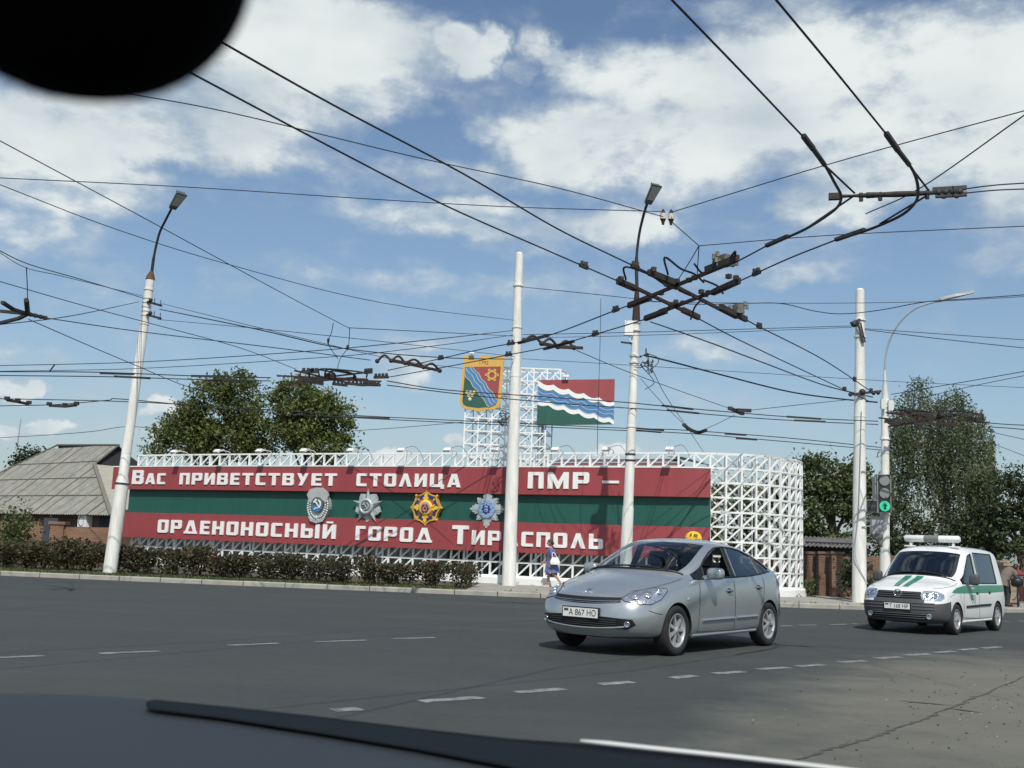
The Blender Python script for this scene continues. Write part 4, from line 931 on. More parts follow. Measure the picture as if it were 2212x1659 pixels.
# ------------------------------------------------------------------ houses and walls
M['asbestos'] = mat('asbestos_sheet', (.27, .27, .235), .9, col2=(.17, .172, .155), vscale=1.8, bump=.2)
M['red_roof'] = mat('brown_red_roof', (.13, .06, .055), .8, var=.25, vscale=3)
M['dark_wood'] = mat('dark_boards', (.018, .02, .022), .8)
M['brick'] = brick_mat('brick', (.27, .135, .08), (.21, .105, .065), (.27, .21, .15))
M['old_brick'] = brick_mat('old_brick', (.19, .10, .062), (.14, .078, .052), (.19, .15, .11))
M['plaster'] = mat('tan_plaster', (.34, .28, .20), .9, col2=(.22, .17, .12), vscale=3, bump=.3)
M['brown_wall'] = brick_mat('brown_house_wall', (.12, .065, .038), (.10, .055, .035), (.10, .075, .05))
ALF = R(-40); ev = Vector((math.cos(ALF), math.sin(ALF), 0)); sv_d = Vector((-math.sin(ALF), math.cos(ALF), 0))
eR = pY(241, 1113.5, 50.5); rR = pY(257, 962, 59.7); pn = ev.cross(rR - eR).normalized()
def onroof(u, v): r_ = ray(u, v); return EYE + r_ * ((eR - EYE).dot(pn) / r_.dot(pn))
gL, rL, lE = onroof(205, 1003), onroof(125, 962), onroof(-60, 1051); eL = eR - ev * 22; ho = Vector((eR.x, eR.y, .11))
house = thing('house', 'low brick house with a grey corrugated hipped roof left of the wall', 'house', ho)
up_s = (rR - eR) - ev * (rR - eR).dot(ev); RUN = up_s.length; up_s.normalize(); rn = ev.cross(up_s).normalized(); rn = rn if rn.z > 0 else -rn
P2 = lambda p: ((p - eR).dot(ev), (p - eR).dot(up_s))
outl = [P2(eL), P2(eR), P2(gL), P2(rR), P2(rL), P2(lE)]
mb = MB(ho); nx = 560; x0_, x1_ = P2(eL)[0], .02; dx_ = (x1_ - x0_) / nx; rowsn = 4
def span(x):                                                    # where a line up the slope enters and leaves the outline
    ys_ = []
    for a, c_ in zip(outl, outl[1:] + outl[:1]):
        if (a[0] > x) != (c_[0] > x): ys_.append(a[1] + (c_[1] - a[1]) * (x - a[0]) / (c_[0] - a[0]))
    return (min(ys_), max(ys_)) if len(ys_) >= 2 else None
def RP(x, y, lift=0.0): return eR + ev * x + up_s * y + rn * lift
for r_ in range(rowsn):
    y0_, y1_ = RUN * r_ / rowsn, RUN * (r_ + 1) / rowsn + .06
    for i_ in range(nx):
        xa, xb = x0_ + dx_ * i_, x0_ + dx_ * (i_ + 1); sa, sb = span(xa), span(xb)
        if not sa or not sb: continue
        la, lb = max(y0_, sa[0]), max(y0_, sb[0]); ha, hb_ = min(y1_, sa[1]), min(y1_, sb[1])
        if la >= ha or lb >= hb_: continue
        wa, wb = .032 * math.sin(i_ * PI / 3), .032 * math.sin((i_ + 1) * PI / 3); mb.add([RP(xa, la, wa + .02), RP(xb, lb, wb + .02), RP(xb, hb_, wb), RP(xa, ha, wa)], [(0, 1, 2, 3)], 0, False)
    for q in range(22):
        x = x0_ + 1.13 * q + .5; s_ = span(x)
        if s_ and max(y0_, s_[0]) < min(y1_, s_[1]) - .1: mb.beam(RP(x, max(y0_, s_[0]), .035), RP(x, min(y1_, s_[1]), .03), .05, .03, up=rn, m=1)
    if r_:
        a_ = [x0_ + dx_ * i_ for i_ in range(0, nx, 2) if span(x0_ + dx_ * i_) and span(x0_ + dx_ * i_)[0] < y0_ < span(x0_ + dx_ * i_)[1]]
        if a_: mb.beam(RP(a_[0], y0_ - .01, .035), RP(a_[-1], y0_ - .01, .035), .03, .05, up=rn, m=1)
mb.build('roof', [M['asbestos'], mat('sheet_overlap', (.17, .165, .135), .9)], house)
DP = 10.1; nL = (gL - eR).dot(sv_d); gE = gL + sv_d * (DP - 2 * nL); eB = eR + sv_d * DP
b = MB(ho); b.poly([eR, eB, gE, gL]); b.beam(eR + rn * .03, gL + rn * .05, .20, .08, m=1); b.build('roof_hip', [mat('hip_sheet', (.36, .345, .285), .9, var=.12, vscale=2), mat('ridge_cap', (.17, .165, .14), .9)], house)
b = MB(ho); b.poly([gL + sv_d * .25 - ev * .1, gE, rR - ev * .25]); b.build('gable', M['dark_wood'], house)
b = MB(ho); b.beam(gL + rn * .02, rR + rn * .02, .10, .06); b.beam(rL + rn * .03, rR + rn * .03, .16, .08); b.beam(rL + rn * .03, lE + rn * .03, .16, .06); b.build('ridge', mat('ridge_cap_dark', (.12, .115, .10), .9), house)
b = MB(ho); b.poly([rL, rR, rR + sv_d * 4.4 - Vector((0, 0, rR.z - eR.z)), rL - ev * 6 + sv_d * 4.4 - Vector((0, 0, rR.z - eR.z))]); b.build('roof_rear', M['asbestos'], house)
w0 = eL + sv_d * .45; w1 = eR + sv_d * .45 - ev * .4; ww = eB - sv_d * .4 - ev * .4; w0.z = w1.z = ww.z = .11; H_ = Vector((0, 0, eR.z + .22))
b = MB(ho); b.poly([w0, w1, w1 + H_, w0 + H_]); b.poly([w1, ww, ww + H_, w1 + H_]); b.build('wall', M['brown_wall'], house)
b = MB(ho); q0 = w1 - ev * .9; b.box((q0.x, q0.y, 1.85), (1.0, .1, .8), Matrix.Rotation(ALF, 3, 'Z')); b.build('window', M['dark_wood'], house)
b = MB(); P = w1 - ev * 2.45 - sv_d * .24; P.z = pY(179, 1126, P.y).z
ac = thing('air_conditioner', 'white air conditioner unit with a round fan on the brick house', 'air conditioner', P); Rm = Matrix.Rotation(ALF, 3, 'Z')
b.box((0, .1, 0), (.80, .32, .55), Rm); b.build('casing', M['white'], ac)
b = MB(); b.lathe([(.02, -.0), (.21, -.0), (.23, .03)], c=Rm @ Vector((-.12, -.075, 0)), n=20, M=Rm @ Matrix.Rotation(R(90), 3, 'X')); b.lathe([(.235, .03), (.25, .03)], c=Rm @ Vector((-.12, -.075, 0)), n=20, M=Rm @ Matrix.Rotation(R(90), 3, 'X')); b.build('fan_grille', mat('fan_dark', (.07, .075, .075), .6), ac)
b = MB(); b.tube(spline([(.4, .1, .1), (.7, .2, .2), (.9, .3, .4)], 5), .02, 5); b.build('pipe', M['white'], ac)
# brick boundary walls
def wallrun(name, label, pts, m, mats2=None, cap=.06, th_=.25, cat='wall'):
    base = Vector((pts[0][0], pts[0][1], .11)); o = thing(name, label, cat, base); b = MB(base)
    for (x0, y0, z0), (x1, y1, z1) in zip(pts, pts[1:]):
        A, B = Vector((x0, y0, 0)), Vector((x1, y1, 0)); d = (B - A).normalized(); nn = Vector((-d.y, d.x, 0)) * th_
        q = [A, B, B + nn, A + nn]; b.add([p + Vector((0, 0, .05)) for p in q] + [A + Vector((0, 0, z0)), B + Vector((0, 0, z1)), B + nn + Vector((0, 0, z1)), A + nn + Vector((0, 0, z0))], [(0, 1, 5, 4), (1, 2, 6, 5), (2, 3, 7, 6), (3, 0, 4, 7), (4, 5, 6, 7)])
    b.build('wall', m, o); return o
def PW(u, v, Y): p = pY(u, v, Y); return (p.x, p.y, p.z)
bw = wallrun('brick_wall', 'orange brick yard wall with a dark metal door below the house roof', [PW(-60, 1127, 45.4), PW(84, 1127, 45.0), PW(84, 1137, 45.0), PW(113, 1137, 44.9)], M['brick'])
wl = bw.location
b = MB(wl); q = Vector(PW(128, 1133, 44.7)); b.box((q.x, q.y, q.z / 2), (.55, .42, q.z)); b.box((q.x, q.y, q.z + .06), (.7, .52, .12)); b.build('pillar', M['brick'], bw)
b = MB(wl); a_, c_ = Vector(PW(138, 1138, 44.6)), Vector(PW(250, 1140, 44.0)); b.add([a_ - Vector((0, 0, a_.z - .05)), c_ - Vector((0, 0, c_.z - .05)), c_, a_, a_ + Vector((.06, .25, 0)), c_ + Vector((.06, .25, 0))], [(0, 1, 2, 3), (3, 2, 5, 4)]); b.build('wall', M['brick'], bw)
b = MB(wl); q0, q1 = Vector(PW(97.5, 1136, 44.85)), Vector(PW(126, 1137, 44.75)); b.box(((q0.x + q1.x) / 2, 44.68, 1.0), (q1.x - q0.x, .06, 1.85), Matrix.Rotation(R(-4), 3, 'Z')); b.build('door', mat('slate_door', (.045, .05, .065), .5), bw)
rwall = wallrun('brick_wall', 'weathered brick wall between the lattice wall end and the traffic light pole', [PW(1560, 1199, 42), PW(1732, 1199, 40.4), PW(1800, 1202, 38.6), PW(1860, 1203, 38.2), PW(1940, 1200, 38.2)], M['old_brick'])
for u in (1752, 1778, 1806): b = MB(rwall.location); q = Vector(PW(u, 1196, 38.6 + (1800 - u) * .02)); b.box((q.x, q.y, q.z / 2), (.42, .34, q.z)); b.box((q.x, q.y, q.z + .03), (.5, .42, .09)); b.build('pillar', M['old_brick'], rwall)
q0, q1 = pY(1722, 1163, 42), pY(1858, 1166, 42); so_ = Vector((q0.x, 42, .11)); shed = thing('shed', 'low shed with a dark corrugated roof behind the weathered brick wall', 'shed', so_)
b = MB(so_); k = 60; hi = [Vector((q0.x + (q1.x - q0.x) * i / k, 43.2, q0.z + .12 + .03 * math.sin(i * 1.57))) for i in range(k + 1)]; lo = [Vector((p.x - .3, 40.7, p.z - .42)) for p in hi]
b.add(lo + hi, [(i, i + 1, k + 2 + i, k + 1 + i) for i in range(k)], 0, True); b.build('roof', mat('shed_roof', (.07, .062, .06), .6, col2=(.22, .21, .20), vscale=2.5), shed)
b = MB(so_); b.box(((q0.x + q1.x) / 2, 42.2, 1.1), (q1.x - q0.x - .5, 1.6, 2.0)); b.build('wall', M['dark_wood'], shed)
# dark metal fence behind the wall, seen through its open foot
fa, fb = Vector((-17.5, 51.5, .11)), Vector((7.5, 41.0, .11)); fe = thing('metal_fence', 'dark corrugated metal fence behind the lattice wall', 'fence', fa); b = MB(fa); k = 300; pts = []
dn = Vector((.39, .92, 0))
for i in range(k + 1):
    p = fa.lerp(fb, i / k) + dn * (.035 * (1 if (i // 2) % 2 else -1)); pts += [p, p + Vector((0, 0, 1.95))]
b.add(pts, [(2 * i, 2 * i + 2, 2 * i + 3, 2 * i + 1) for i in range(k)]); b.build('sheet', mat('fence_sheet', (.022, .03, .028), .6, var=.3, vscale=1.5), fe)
for i in range(0, 14): p = fa.lerp(fb, i / 13) - dn * .08; b = MB(fa); b.beam(p, p + Vector((0, 0, 2.05)), .07); b.build('post', M['black_metal'], fe)
# house with a brown-red roof behind the wall
hr = pY(1210, 989, 50); he = pY(1492, 988, 49); ho2 = Vector((hr.x, 50, .11)); h2 = thing('house', 'house with a brown-red tiled roof just showing above the right part of the wall', 'house', ho2)
b = MB(ho2); r0_, r1_ = Vector((hr.x, 51, hr.z)), Vector((he.x - .3, 50.6, he.z + .05)); e0, e1 = Vector((hr.x - 1.6, 47.2, hr.z - 1.5)), Vector((he.x + .2, 46.8, he.z - 1.5))
for j in range(7):
    f0, f1 = j / 7, (j + 1) / 7 + .01; u_ = Vector((0, -.0, .05)); b.poly([e0.lerp(r0_, f0) + u_, e1.lerp(r1_, f0) + u_, e1.lerp(r1_, f1), e0.lerp(r0_, f1)])
b.build('roof', M['red_roof'], h2)
b = MB(ho2); b.poly([e1 + Vector((-.05, .1, 0)), Vector((e1.x + .6, 54.0, e1.z)), r1_ - Vector((0, 0, .03))]); b.poly([r1_ + Vector((-.6, 0, .10)), r1_ + Vector((.1, -.2, .10)), Vector((e1.x + .9, 47.2, e1.z + .9))]); b.build('gable', M['dark_wood'], h2)
b = MB(ho2); b.add([Vector((e0.x + 1, 48.2, .1)), Vector((e1.x - .3, 47.9, .1)), Vector((e1.x - .3, 47.9, e1.z + .3)), Vector((e0.x + 1, 48.2, e0.z + .3))], [(0, 1, 2, 3)]); b.build('wall', M['plaster'], h2)
# gateway at the far right
q0 = pY(2177, 1222, 37.5); o = thing('gate_pillar', 'tan plastered gate pillar with a flat cap beside the van', 'pillar', (q0.x, 37.5, .12)); hz_ = q0.z - .12
b = MB(); b.box((0, 0, hz_ / 2), (.42, .42, hz_)); b.box((0, 0, hz_ - .35), (.47, .47, .06)); b.build('shaft', M['plaster'], o); b = MB(); b.box((0, 0, hz_ + .04), (.56, .56, .09)); b.lathe([(.40, .085), (.02, .2)], n=4, M=Matrix.Rotation(R(45), 3, 'Z'), smooth=False); b.build('cap', M['plaster'], o)
q0 = pY(2156, 1222, 38); o = thing('stone_wall', 'short rough stone wall joining the tan gate pillar', 'wall', (q0.x, 38, .12)); b = MB()
b.box((-.2, 0, .72), (.9, .3, 1.45)); b.build('wall', brick_mat('rubble_wall', (.30, .26, .2), (.22, .18, .14), (.14, .11, .08), .3, .18, .02), o)
b = MB(); b.box((-.2, 0, 1.48), (1.0, .4, .08)); b.build('coping', M['plaster'], o)
q0 = pY(2212, 1262, 40); o = thing('gate', 'dark red metal gate under a small red roof at the right edge', 'gate', (q0.x, 40, .12)); b = MB()
for i in range(14): b.box((-.75 + .13 * i, 0, .52), (.115, .04, .95))
b.build('panel', mat('maroon_gate', (.075, .016, .018), .5), o); b = MB(); b.poly([(-.9, -.2, 1.06), (.1, -.2, 1.02), (-.2, .5, 1.36), (-.8, .5, 1.36)]); b.poly([(-.9, -.2, 1.03), (.1, -.2, .99), (-.2, .5, 1.33), (-.8, .5, 1.33)]); b.build('roof', mat('red_gate_roof', (.20, .035, .042), .6), o)
for x_ in (.25,): b = MB(); b.box((x_, -.35, 1.0), (.14, .14, 1.7)); b.build('post', M['grey_box'], o)
# thin mast on the far left
p0 = pY(30, 1022, 75); p1 = pY(45, 905, 75); o = thing('mast', 'thin leaning metal mast above the left roof', 'mast', (p0.x, 75, .11)); b = MB((p0.x, 75, .11)); b.tube([Vector((p0.x - .4, 75, .11)), p0, p1], [.06, .045, .03], 6); b.build('pole', M['grey_box'], o)
b = MB((p0.x, 75, .11)); b.tube([p0.lerp(p1, .5) + Vector((-.02, -.06, 0)), p0.lerp(p1, .53) + Vector((0, -.06, 0))], .06, 6); b.build('clamp', M['black_metal'], o)
# ------------------------------------------------------------------ poles
def axis_pts(px, Y): return [pY(u, v, Y) for u, v in px]
def lamp_head(b_h, b_l, p, d):
    """road lantern: a flat housing along direction d with a lens below"""
    d = d.normalized(); x = d.cross(Vector((0, 0, 1))).normalized(); z = x.cross(d)
    Rm = Matrix((x, d, z)).transposed()
    c = p + d * .34; Rm = Rm @ Matrix.Diagonal((1.25, 1.1, 1.1))
    b_h.add([c + Rm @ Vector(q) for q in ((-.10, -.3, -.05), (.10, -.3, -.05), (.15, .32, -.05), (-.15, .32, -.05), (-.07, -.28, .07), (.07, -.28, .07), (.12, .30, .06), (-.12, .30, .06))], [(0, 1, 2, 3), (4, 7, 6, 5), (0, 4, 5, 1), (1, 5, 6, 2), (2, 6, 7, 3), (3, 7, 4, 0)])
    b_l.add([c + Rm @ Vector(q) for q in ((-.09, -.16, -.056), (.09, -.16, -.056), (.13, .28, -.056), (-.13, .28, -.056))], [(0, 1, 2, 3)])
    for i in range(5): b_h.box(c + Rm @ Vector((-.10 + .05 * i, .27, .085)), (.015, .06, .05), Rm)
def bands(o, loc, a, b_, f, r, name='clamp_band', m=None, extra=None):
    d = (b_ - a).normalized()
    for k in f: mb = MB(loc); p = a.lerp(b_, k); mb.tube([p - d * .025, p + d * .025], r, 14); mb.build(name, m or M['pole_white'], o)
# leaning lamp pole, left
Y1 = 34.1; a, b_ = pY(237, 1237, Y1), pY(325, 601, Y1); a.z = .1
po = thing('street_lamp', 'thick white leaning street lamp at the left with a rusty top', 'street lamp', a)
mb = MB(a); col = a.lerp(b_, .298)
mb.tube([a, col], [.215, .205], 20); mb.build('lower_shaft', M['pole_white'], po)
mb = MB(a); mb.tube([col, a.lerp(b_, .325), a.lerp(b_, .6), b_], [.205, .155, .15, .132], 20); mb.build('upper_shaft', M['pole_white'], po)
bands(po, a, a, b_, (.297,), .225, 'collar', M['rust']); bands(po, a, a, b_, (.40, .84, .87, .885, .90, .915, .93, .96), .158)
mb = MB(a); tp = pY(328, 585, Y1); mb.tube([b_ - Vector((0, 0, .05)), b_ + Vector((0, 0, .03)), tp], [.15, .14, .05], 10); mb.build('top_cone', mat('rust_cone', (.16, .07, .035), .85, col2=(.07, .04, .03), vscale=8), po)
mb = MB(a); arm = spline([tp - Vector((0, 0, .1)), pY(333, 552, Y1 - .1), pY(344, 505, Y1 - .3), pY(358, 475, Y1 - .55), pY(371, 450, Y1 - .8)], 6); mb.tube(arm, [.05] * 6 + [.04] * 19, 8); mb.build('arm', M['black_metal'], po)
h, l = MB(a), MB(a); lamp_head(h, l, arm[-1], pY(391, 420, Y1 - 1.15) - arm[-1]); h.build('lamp_housing', M['lamp_grey'], po); l.build('lens', M['lamp_pale'], po)
mb = MB(a)
for v_, u_ in ((655, 333), (683, 332)):
    p = pY(u_ - 14, v_ - 3, Y1 - .12); q = pY(u_ + 15, v_ + 5, Y1 - .35); mb.beam(p, q, .09, .07)
    for k in (.5, .95): mb.tube([p.lerp(q, k), p.lerp(q, k) + Vector((.0, 0, .18))], .014, 5)
    mb.ball(p.lerp(q, .25) + Vector((0, -.05, .08)), .07, 8, 5)
mb.build('bracket', M['black_metal'], po)
# plain white pole in the middle
Y2 = 37.2; a, b_ = pY(1099, 1261, Y2), pY(1122, 549, Y2); a.z = .1
po = thing('wire_pole', 'plain white tapering wire pole in front of the lettered wall', 'pole', a); mb = MB(a); mb.tube([a, a.lerp(b_, .33), a.lerp(b_, .66), b_], [.245, .22, .185, .145], 22); mb.tube([b_, b_ + Vector((0, 0, .06))], [.12, .10], 14); mb.build('shaft', M['pole_white'], po)
bands(po, a, a, b_, (.475, .505, .62, .77, .90), .20, 'clamp_band', M['pole_white'])
mb = MB(a); p = a.lerp(b_, .497)
for i in range(9):
    q = p + Vector((-.22 + rnd.uniform(-.1, .1), -.22, rnd.uniform(-.1, .1))); mb.tube(spline([q, q + Vector((rnd.uniform(-.35, .05), -.05, rnd.uniform(-.3, .12))), q + Vector((rnd.uniform(-.3, .1), 0, rnd.uniform(-.5, -.1)))], 5), .012, 4)
mb.build('cable_tangle', M['wire'], po)
# lamp pole with a box behind the silver car
Y3 = 32.6; a = pY(1349, 1284, Y3); a.z = .1; b_ = pY(1374, 688, Y3)
po = thing('street_lamp', 'white street lamp with a small box and dark top behind the silver car', 'street lamp', a); mb = MB(a)
mb.tube([a, a.lerp(b_, .31)], [.19, .172], 20); mb.tube([a.lerp(b_, .31), a.lerp(b_, .53), b_], [.155, .145, .115], 20); mb.build('shaft', M['pole_white'], po)
bands(po, a, a, b_, (.20, .31, .60, .835, .86, .955, .985), .16)
mb = MB(a)
for k in (.478, .50): mb = MB(a); p = a.lerp(b_, k); mb.tube([p - Vector((0, 0, .025)), p + Vector((0, 0, .025))], .165, 14); mb.build('dark_clamp', M['black_metal'], po)
mb = MB(a)
p = a.lerp(b_, .905); mb.beam(p, p + Vector((-.45, -.1, .02)), .05); mb.build('dark_clamp', M['black_metal'], po)
mb = MB(a); tp = pY(1376, 625, Y3); mb.tube([b_ - Vector((0, 0, .1)), b_.lerp(tp, .5), tp], [.13, .10, .065], 12); mb.build('top_sleeve', M['rust'], po)
mb = MB(a); arm = spline([tp, pY(1375, 560, Y3 - .05), pY(1381, 505, Y3 - .2), pY(1391, 462, Y3 - .5), pY(1398, 440, Y3 - .75)], 6); mb.tube(arm, [.055] * 7 + [.042] * 18, 8); mb.build('arm', M['black_metal'], po)
h, l = MB(a), MB(a); lamp_head(h, l, arm[-1], pY(1414, 408, Y3 - 1.1) - arm[-1]); h.build('lamp_housing', M['lamp_grey'], po); l.build('lens', M['lamp_pale'], po)
mb = MB(a); p = pY(1358, 709, Y3 - .1); mb.box(p, (.27, .16, .46)); mb.tube([p + Vector((.02, 0, -.23)), p + Vector((.04, 0, -.38)), p + Vector((.12, 0, -.45))], .02, 5); mb.build('box', M['white'], po)
mb = MB(a)
p = pY(1385, 780, Y3 - .1)
for i in range(7):
    q = p + Vector((rnd.uniform(-.1, .2), -.1, rnd.uniform(-.3, .3))); mb.tube(spline([q, q + Vector((rnd.uniform(.0, .35), -.05, rnd.uniform(-.2, .2))), q + Vector((rnd.uniform(-.1, .4), .05, rnd.uniform(-.6, -.05))), q + Vector((rnd.uniform(-.3, .3), 0, rnd.uniform(-.8, 0)))], 6), .012, 4)
for i in range(7): mb.box(p + Vector((rnd.uniform(-.1, .4), -.1, rnd.uniform(-.35, .2))), (.05, .05, .07))
mb.build('cable_tangle', M['wire'], po)
# right white pole
Y4 = 34.0; a, b_ = pY(1856, 1300, Y4), pY(1858, 627, Y4); a.z = .1
po = thing('wire_pole', 'thick white wire pole at the right left of the traffic light', 'pole', a); mb = MB(a); mb.tube([a, a.lerp(b_, .35), a.lerp(b_, .7), b_], [.225, .205, .17, .138], 22); mb.tube([b_, b_ + Vector((0, 0, .05))], [.12, .10], 14); mb.build('shaft', M['pole_white'], po)
bands(po, a, a, b_, (.31, .495, .585, .655, .845, .90), .195, 'clamp_band', M['pole_white'])
mb = MB(a); p = pY(1845, 700, Y4 - .2); mb.ball(p, .11, 10, 6); mb.beam(p + Vector((-.12, 0, .02)), p + Vector((.2, 0, .16)), .07); mb.beam(p + Vector((.1, -.03, .1)), p + Vector((.28, -.03, -.62)), .05); mb.beam(p + Vector((.2, -.03, .05)), p + Vector((.34, -.03, -.6)), .04); mb.build('bracket', M['black_metal'], po)
mb = MB(a); p = a.lerp(b_, .655); mb.beam(p + Vector((-.45, -.3, -.05)), p + Vector((.62, -.2, .12)), .07); mb.ball(p + Vector((0, -.25, .06)), .11, 8, 6)
for x_ in (-.4, .35, .5): mb.ball(p + Vector((x_, -.28, .0 + x_ * .1)), .07, 8, 5)
mb.build('wire_anchor', M['black_metal'], po)
mb = MB(a); p = a.lerp(b_, .50); mb.tube(spline([a.lerp(b_, .60) + Vector((-.02, -.23, 0)), a.lerp(b_, .3) + Vector((-.1, -.24, 0)), a.lerp(b_, .16) + Vector((-.2, -.19, 0)), a.lerp(b_, .10) + Vector((-.05, -.26, 0)), a.lerp(b_, .06) + Vector((.2, -.2, 0))], 6), .013, 5); mb.beam(a.lerp(b_, .235) + Vector((.0, -.24, 0)), a.lerp(b_, .24) + Vector((.3, -.2, 0)), .03); mb.build('cable', M['grey_box'], po)
# traffic light pole with a thin curved lamp arm
Y5 = 34.6; a = pY(1911.5, 1283, Y5); a.z = .1; b_ = pY(1912, 862, Y5)
po = thing('street_lamp', 'slim white pole with a thin curved lamp arm behind the van', 'street lamp', a); mb = MB(a)
mb.tube([a, a.lerp(b_, .24)], [.17, .165], 18); mb.tube([a.lerp(b_, .24), a.lerp(b_, .43), b_], [.145, .14, .125], 18); mb.build('shaft', M['pole_white'], po)
bands(po, a, a, b_, (.235, .43, .50, .80, .96), .165)
mb = MB(a); tip = pY(1911, 800, Y5); mb.tube([b_, b_.lerp(tip, .45), tip], [.12, .075, .035], 12); mb.build('taper', mat('grey_white', (.55, .57, .55), .6, var=.15), po)
mb = MB(a); arm = spline([tip, pY(1914, 765, Y5), pY(1924, 730, Y5 - .1), pY(1945, 695, Y5 - .3), pY(1975, 668, Y5 - .5), pY(2012, 654, Y5 - .7), pY(2035, 650, Y5 - .8)], 6); mb.tube(arm, .03, 8); mb.build('arm', M['grey_box'], po)
h, l = MB(a), MB(a); p, q = pY(2030, 650, Y5 - .8), pY(2104, 633, Y5 - 1.0); d = q - p
mb = MB(a); x = d.normalized().cross(Vector((0, 0, 1))).normalized()
h.add([p + x * .06, p - x * .06, p.lerp(q, .45) - x * .14, q - x * .05, q + x * .05, p.lerp(q, .45) + x * .14] + [k + Vector((0, 0, .10)) for k in (p + x * .05, p - x * .05, p.lerp(q, .45) - x * .09, q - x * .04, q + x * .04, p.lerp(q, .45) + x * .09)], [(5, 4, 3, 2, 1, 0), (6, 7, 8, 9, 10, 11)] + [(i, (i + 1) % 6, 6 + (i + 1) % 6, 6 + i) for i in range(6)]); h.build('lamp_housing', M['grey_box'], po)
mb = MB(a)
for u_, v_, w_, hh in ((1908, 873, .16, .32), (1924, 876, .17, .34)): mb.box(pY(u_, v_, Y5 - .22), (w_, .1, hh))
mb.build('control_box', mat('pale_box', (.62, .65, .62), .5), po)
mb = MB(a); p = pY(1893, 1134, Y5 - .1); mb.box(p, (.36, .2, .56)); mb.build('side_cabinet', M['grey_box'], po)
mb = MB(a); q = p + Vector((0, 0, -.28)); mb.add([q + Vector((-.18, -.1, 0)), q + Vector((.18, -.1, 0)), q + Vector((.16, -.1, -.42)), q + Vector((-.18, .1, 0)), q + Vector((.18, .1, 0)), q + Vector((.16, .1, -.42))], [(0, 2, 1), (3, 4, 5), (0, 3, 5, 2), (1, 2, 5, 4), (0, 1, 4, 3)]); mb.build('cabinet_bracket', mat('dark_grey_box', (.12, .125, .12), .6), po)
# traffic light
P = pY(1910, 1066, Y5 - .38); tl_ = thing('traffic_light', 'three lamp traffic light showing a green arrow with a dark side arrow box', 'traffic light', P)
k = Y5 / FV
mb = MB(); mb.box((0, .06, 0), (29 * k, .14, 82 * k)); mb.build('housing', mat('signal_frame', (.30, .32, .31), .5), tl_)
mb = MB(); mb.box((0, -.012, 0), (26 * k, .02, 79 * k)); mb.build('front_plate', mat('signal_black', (.022, .024, .024), .6), tl_)
mb = MB(); mb.box((15.5 * k, .25, 0), (.035, .34, 76 * k)); mb.box((-15.5 * k, .25, 0), (.035, .3, 74 * k)); mb.build('side_plate', M['grey_box'], tl_)
fr = (Vector((0, -.022, 0)), Vector((1, 0, 0)), Vector((0, 0, 1)), Vector((0, -1, 0)))
lens_off = mat('signal_lens_off', (.22, .235, .23), .25)
for zz_ in (27.5, .3): mb = MB(); mb.prism(disc(11 * k, 24, 0, zz_ * k), fr, 0, .03); mb.build('lens', lens_off, tl_)
mb = MB(); mb.prism(disc(11 * k, 24, 0, -27 * k), fr, 0, .03); gl_ = mb.build('lens', mat('signal_green', (.02, .25, .14), .3, emit=(.05, .75, .38), estr=.62), tl_); tag(gl_, 'lit green lens')
mb = MB(); f3 = (fr[0] + Vector((0, -.031, -27 * k)), fr[1], fr[2], fr[3]); mb.prism([(-.04, -.11), (.04, -.11), (.04, .0), (.085, .0), (0, .12), (-.085, .0), (-.04, .0)], f3, 0, .006); mb.build('arrow', mat('signal_arrow_dark', (.01, .12, .07), .4), gl_)
mb = MB(); mb.box((-26.5 * k, .05, -27.5 * k), (23 * k, .12, 26 * k)); bx = mb.build('arrow_box', mat('arrow_box_frame', (.28, .30, .29), .5), tl_)
mb = MB(); mb.box((-26.5 * k, -.015, -27.5 * k), (21 * k, .02, 23.5 * k)); mb.build('arrow_plate', mat('arrow_plate', (.014, .016, .018), .5), bx)
mb = MB(); f3 = (Vector((-26.5 * k, -.026, -27.5 * k)), fr[1], fr[2], fr[3]); mb.prism([(-.12, 0), (0, .1), (0, .04), (.11, .04), (.11, -.04), (0, -.04), (0, -.1)], f3, 0, .006); mb.build('arrow', mat('arrow_off', (.05, .052, .052), .5), bx)

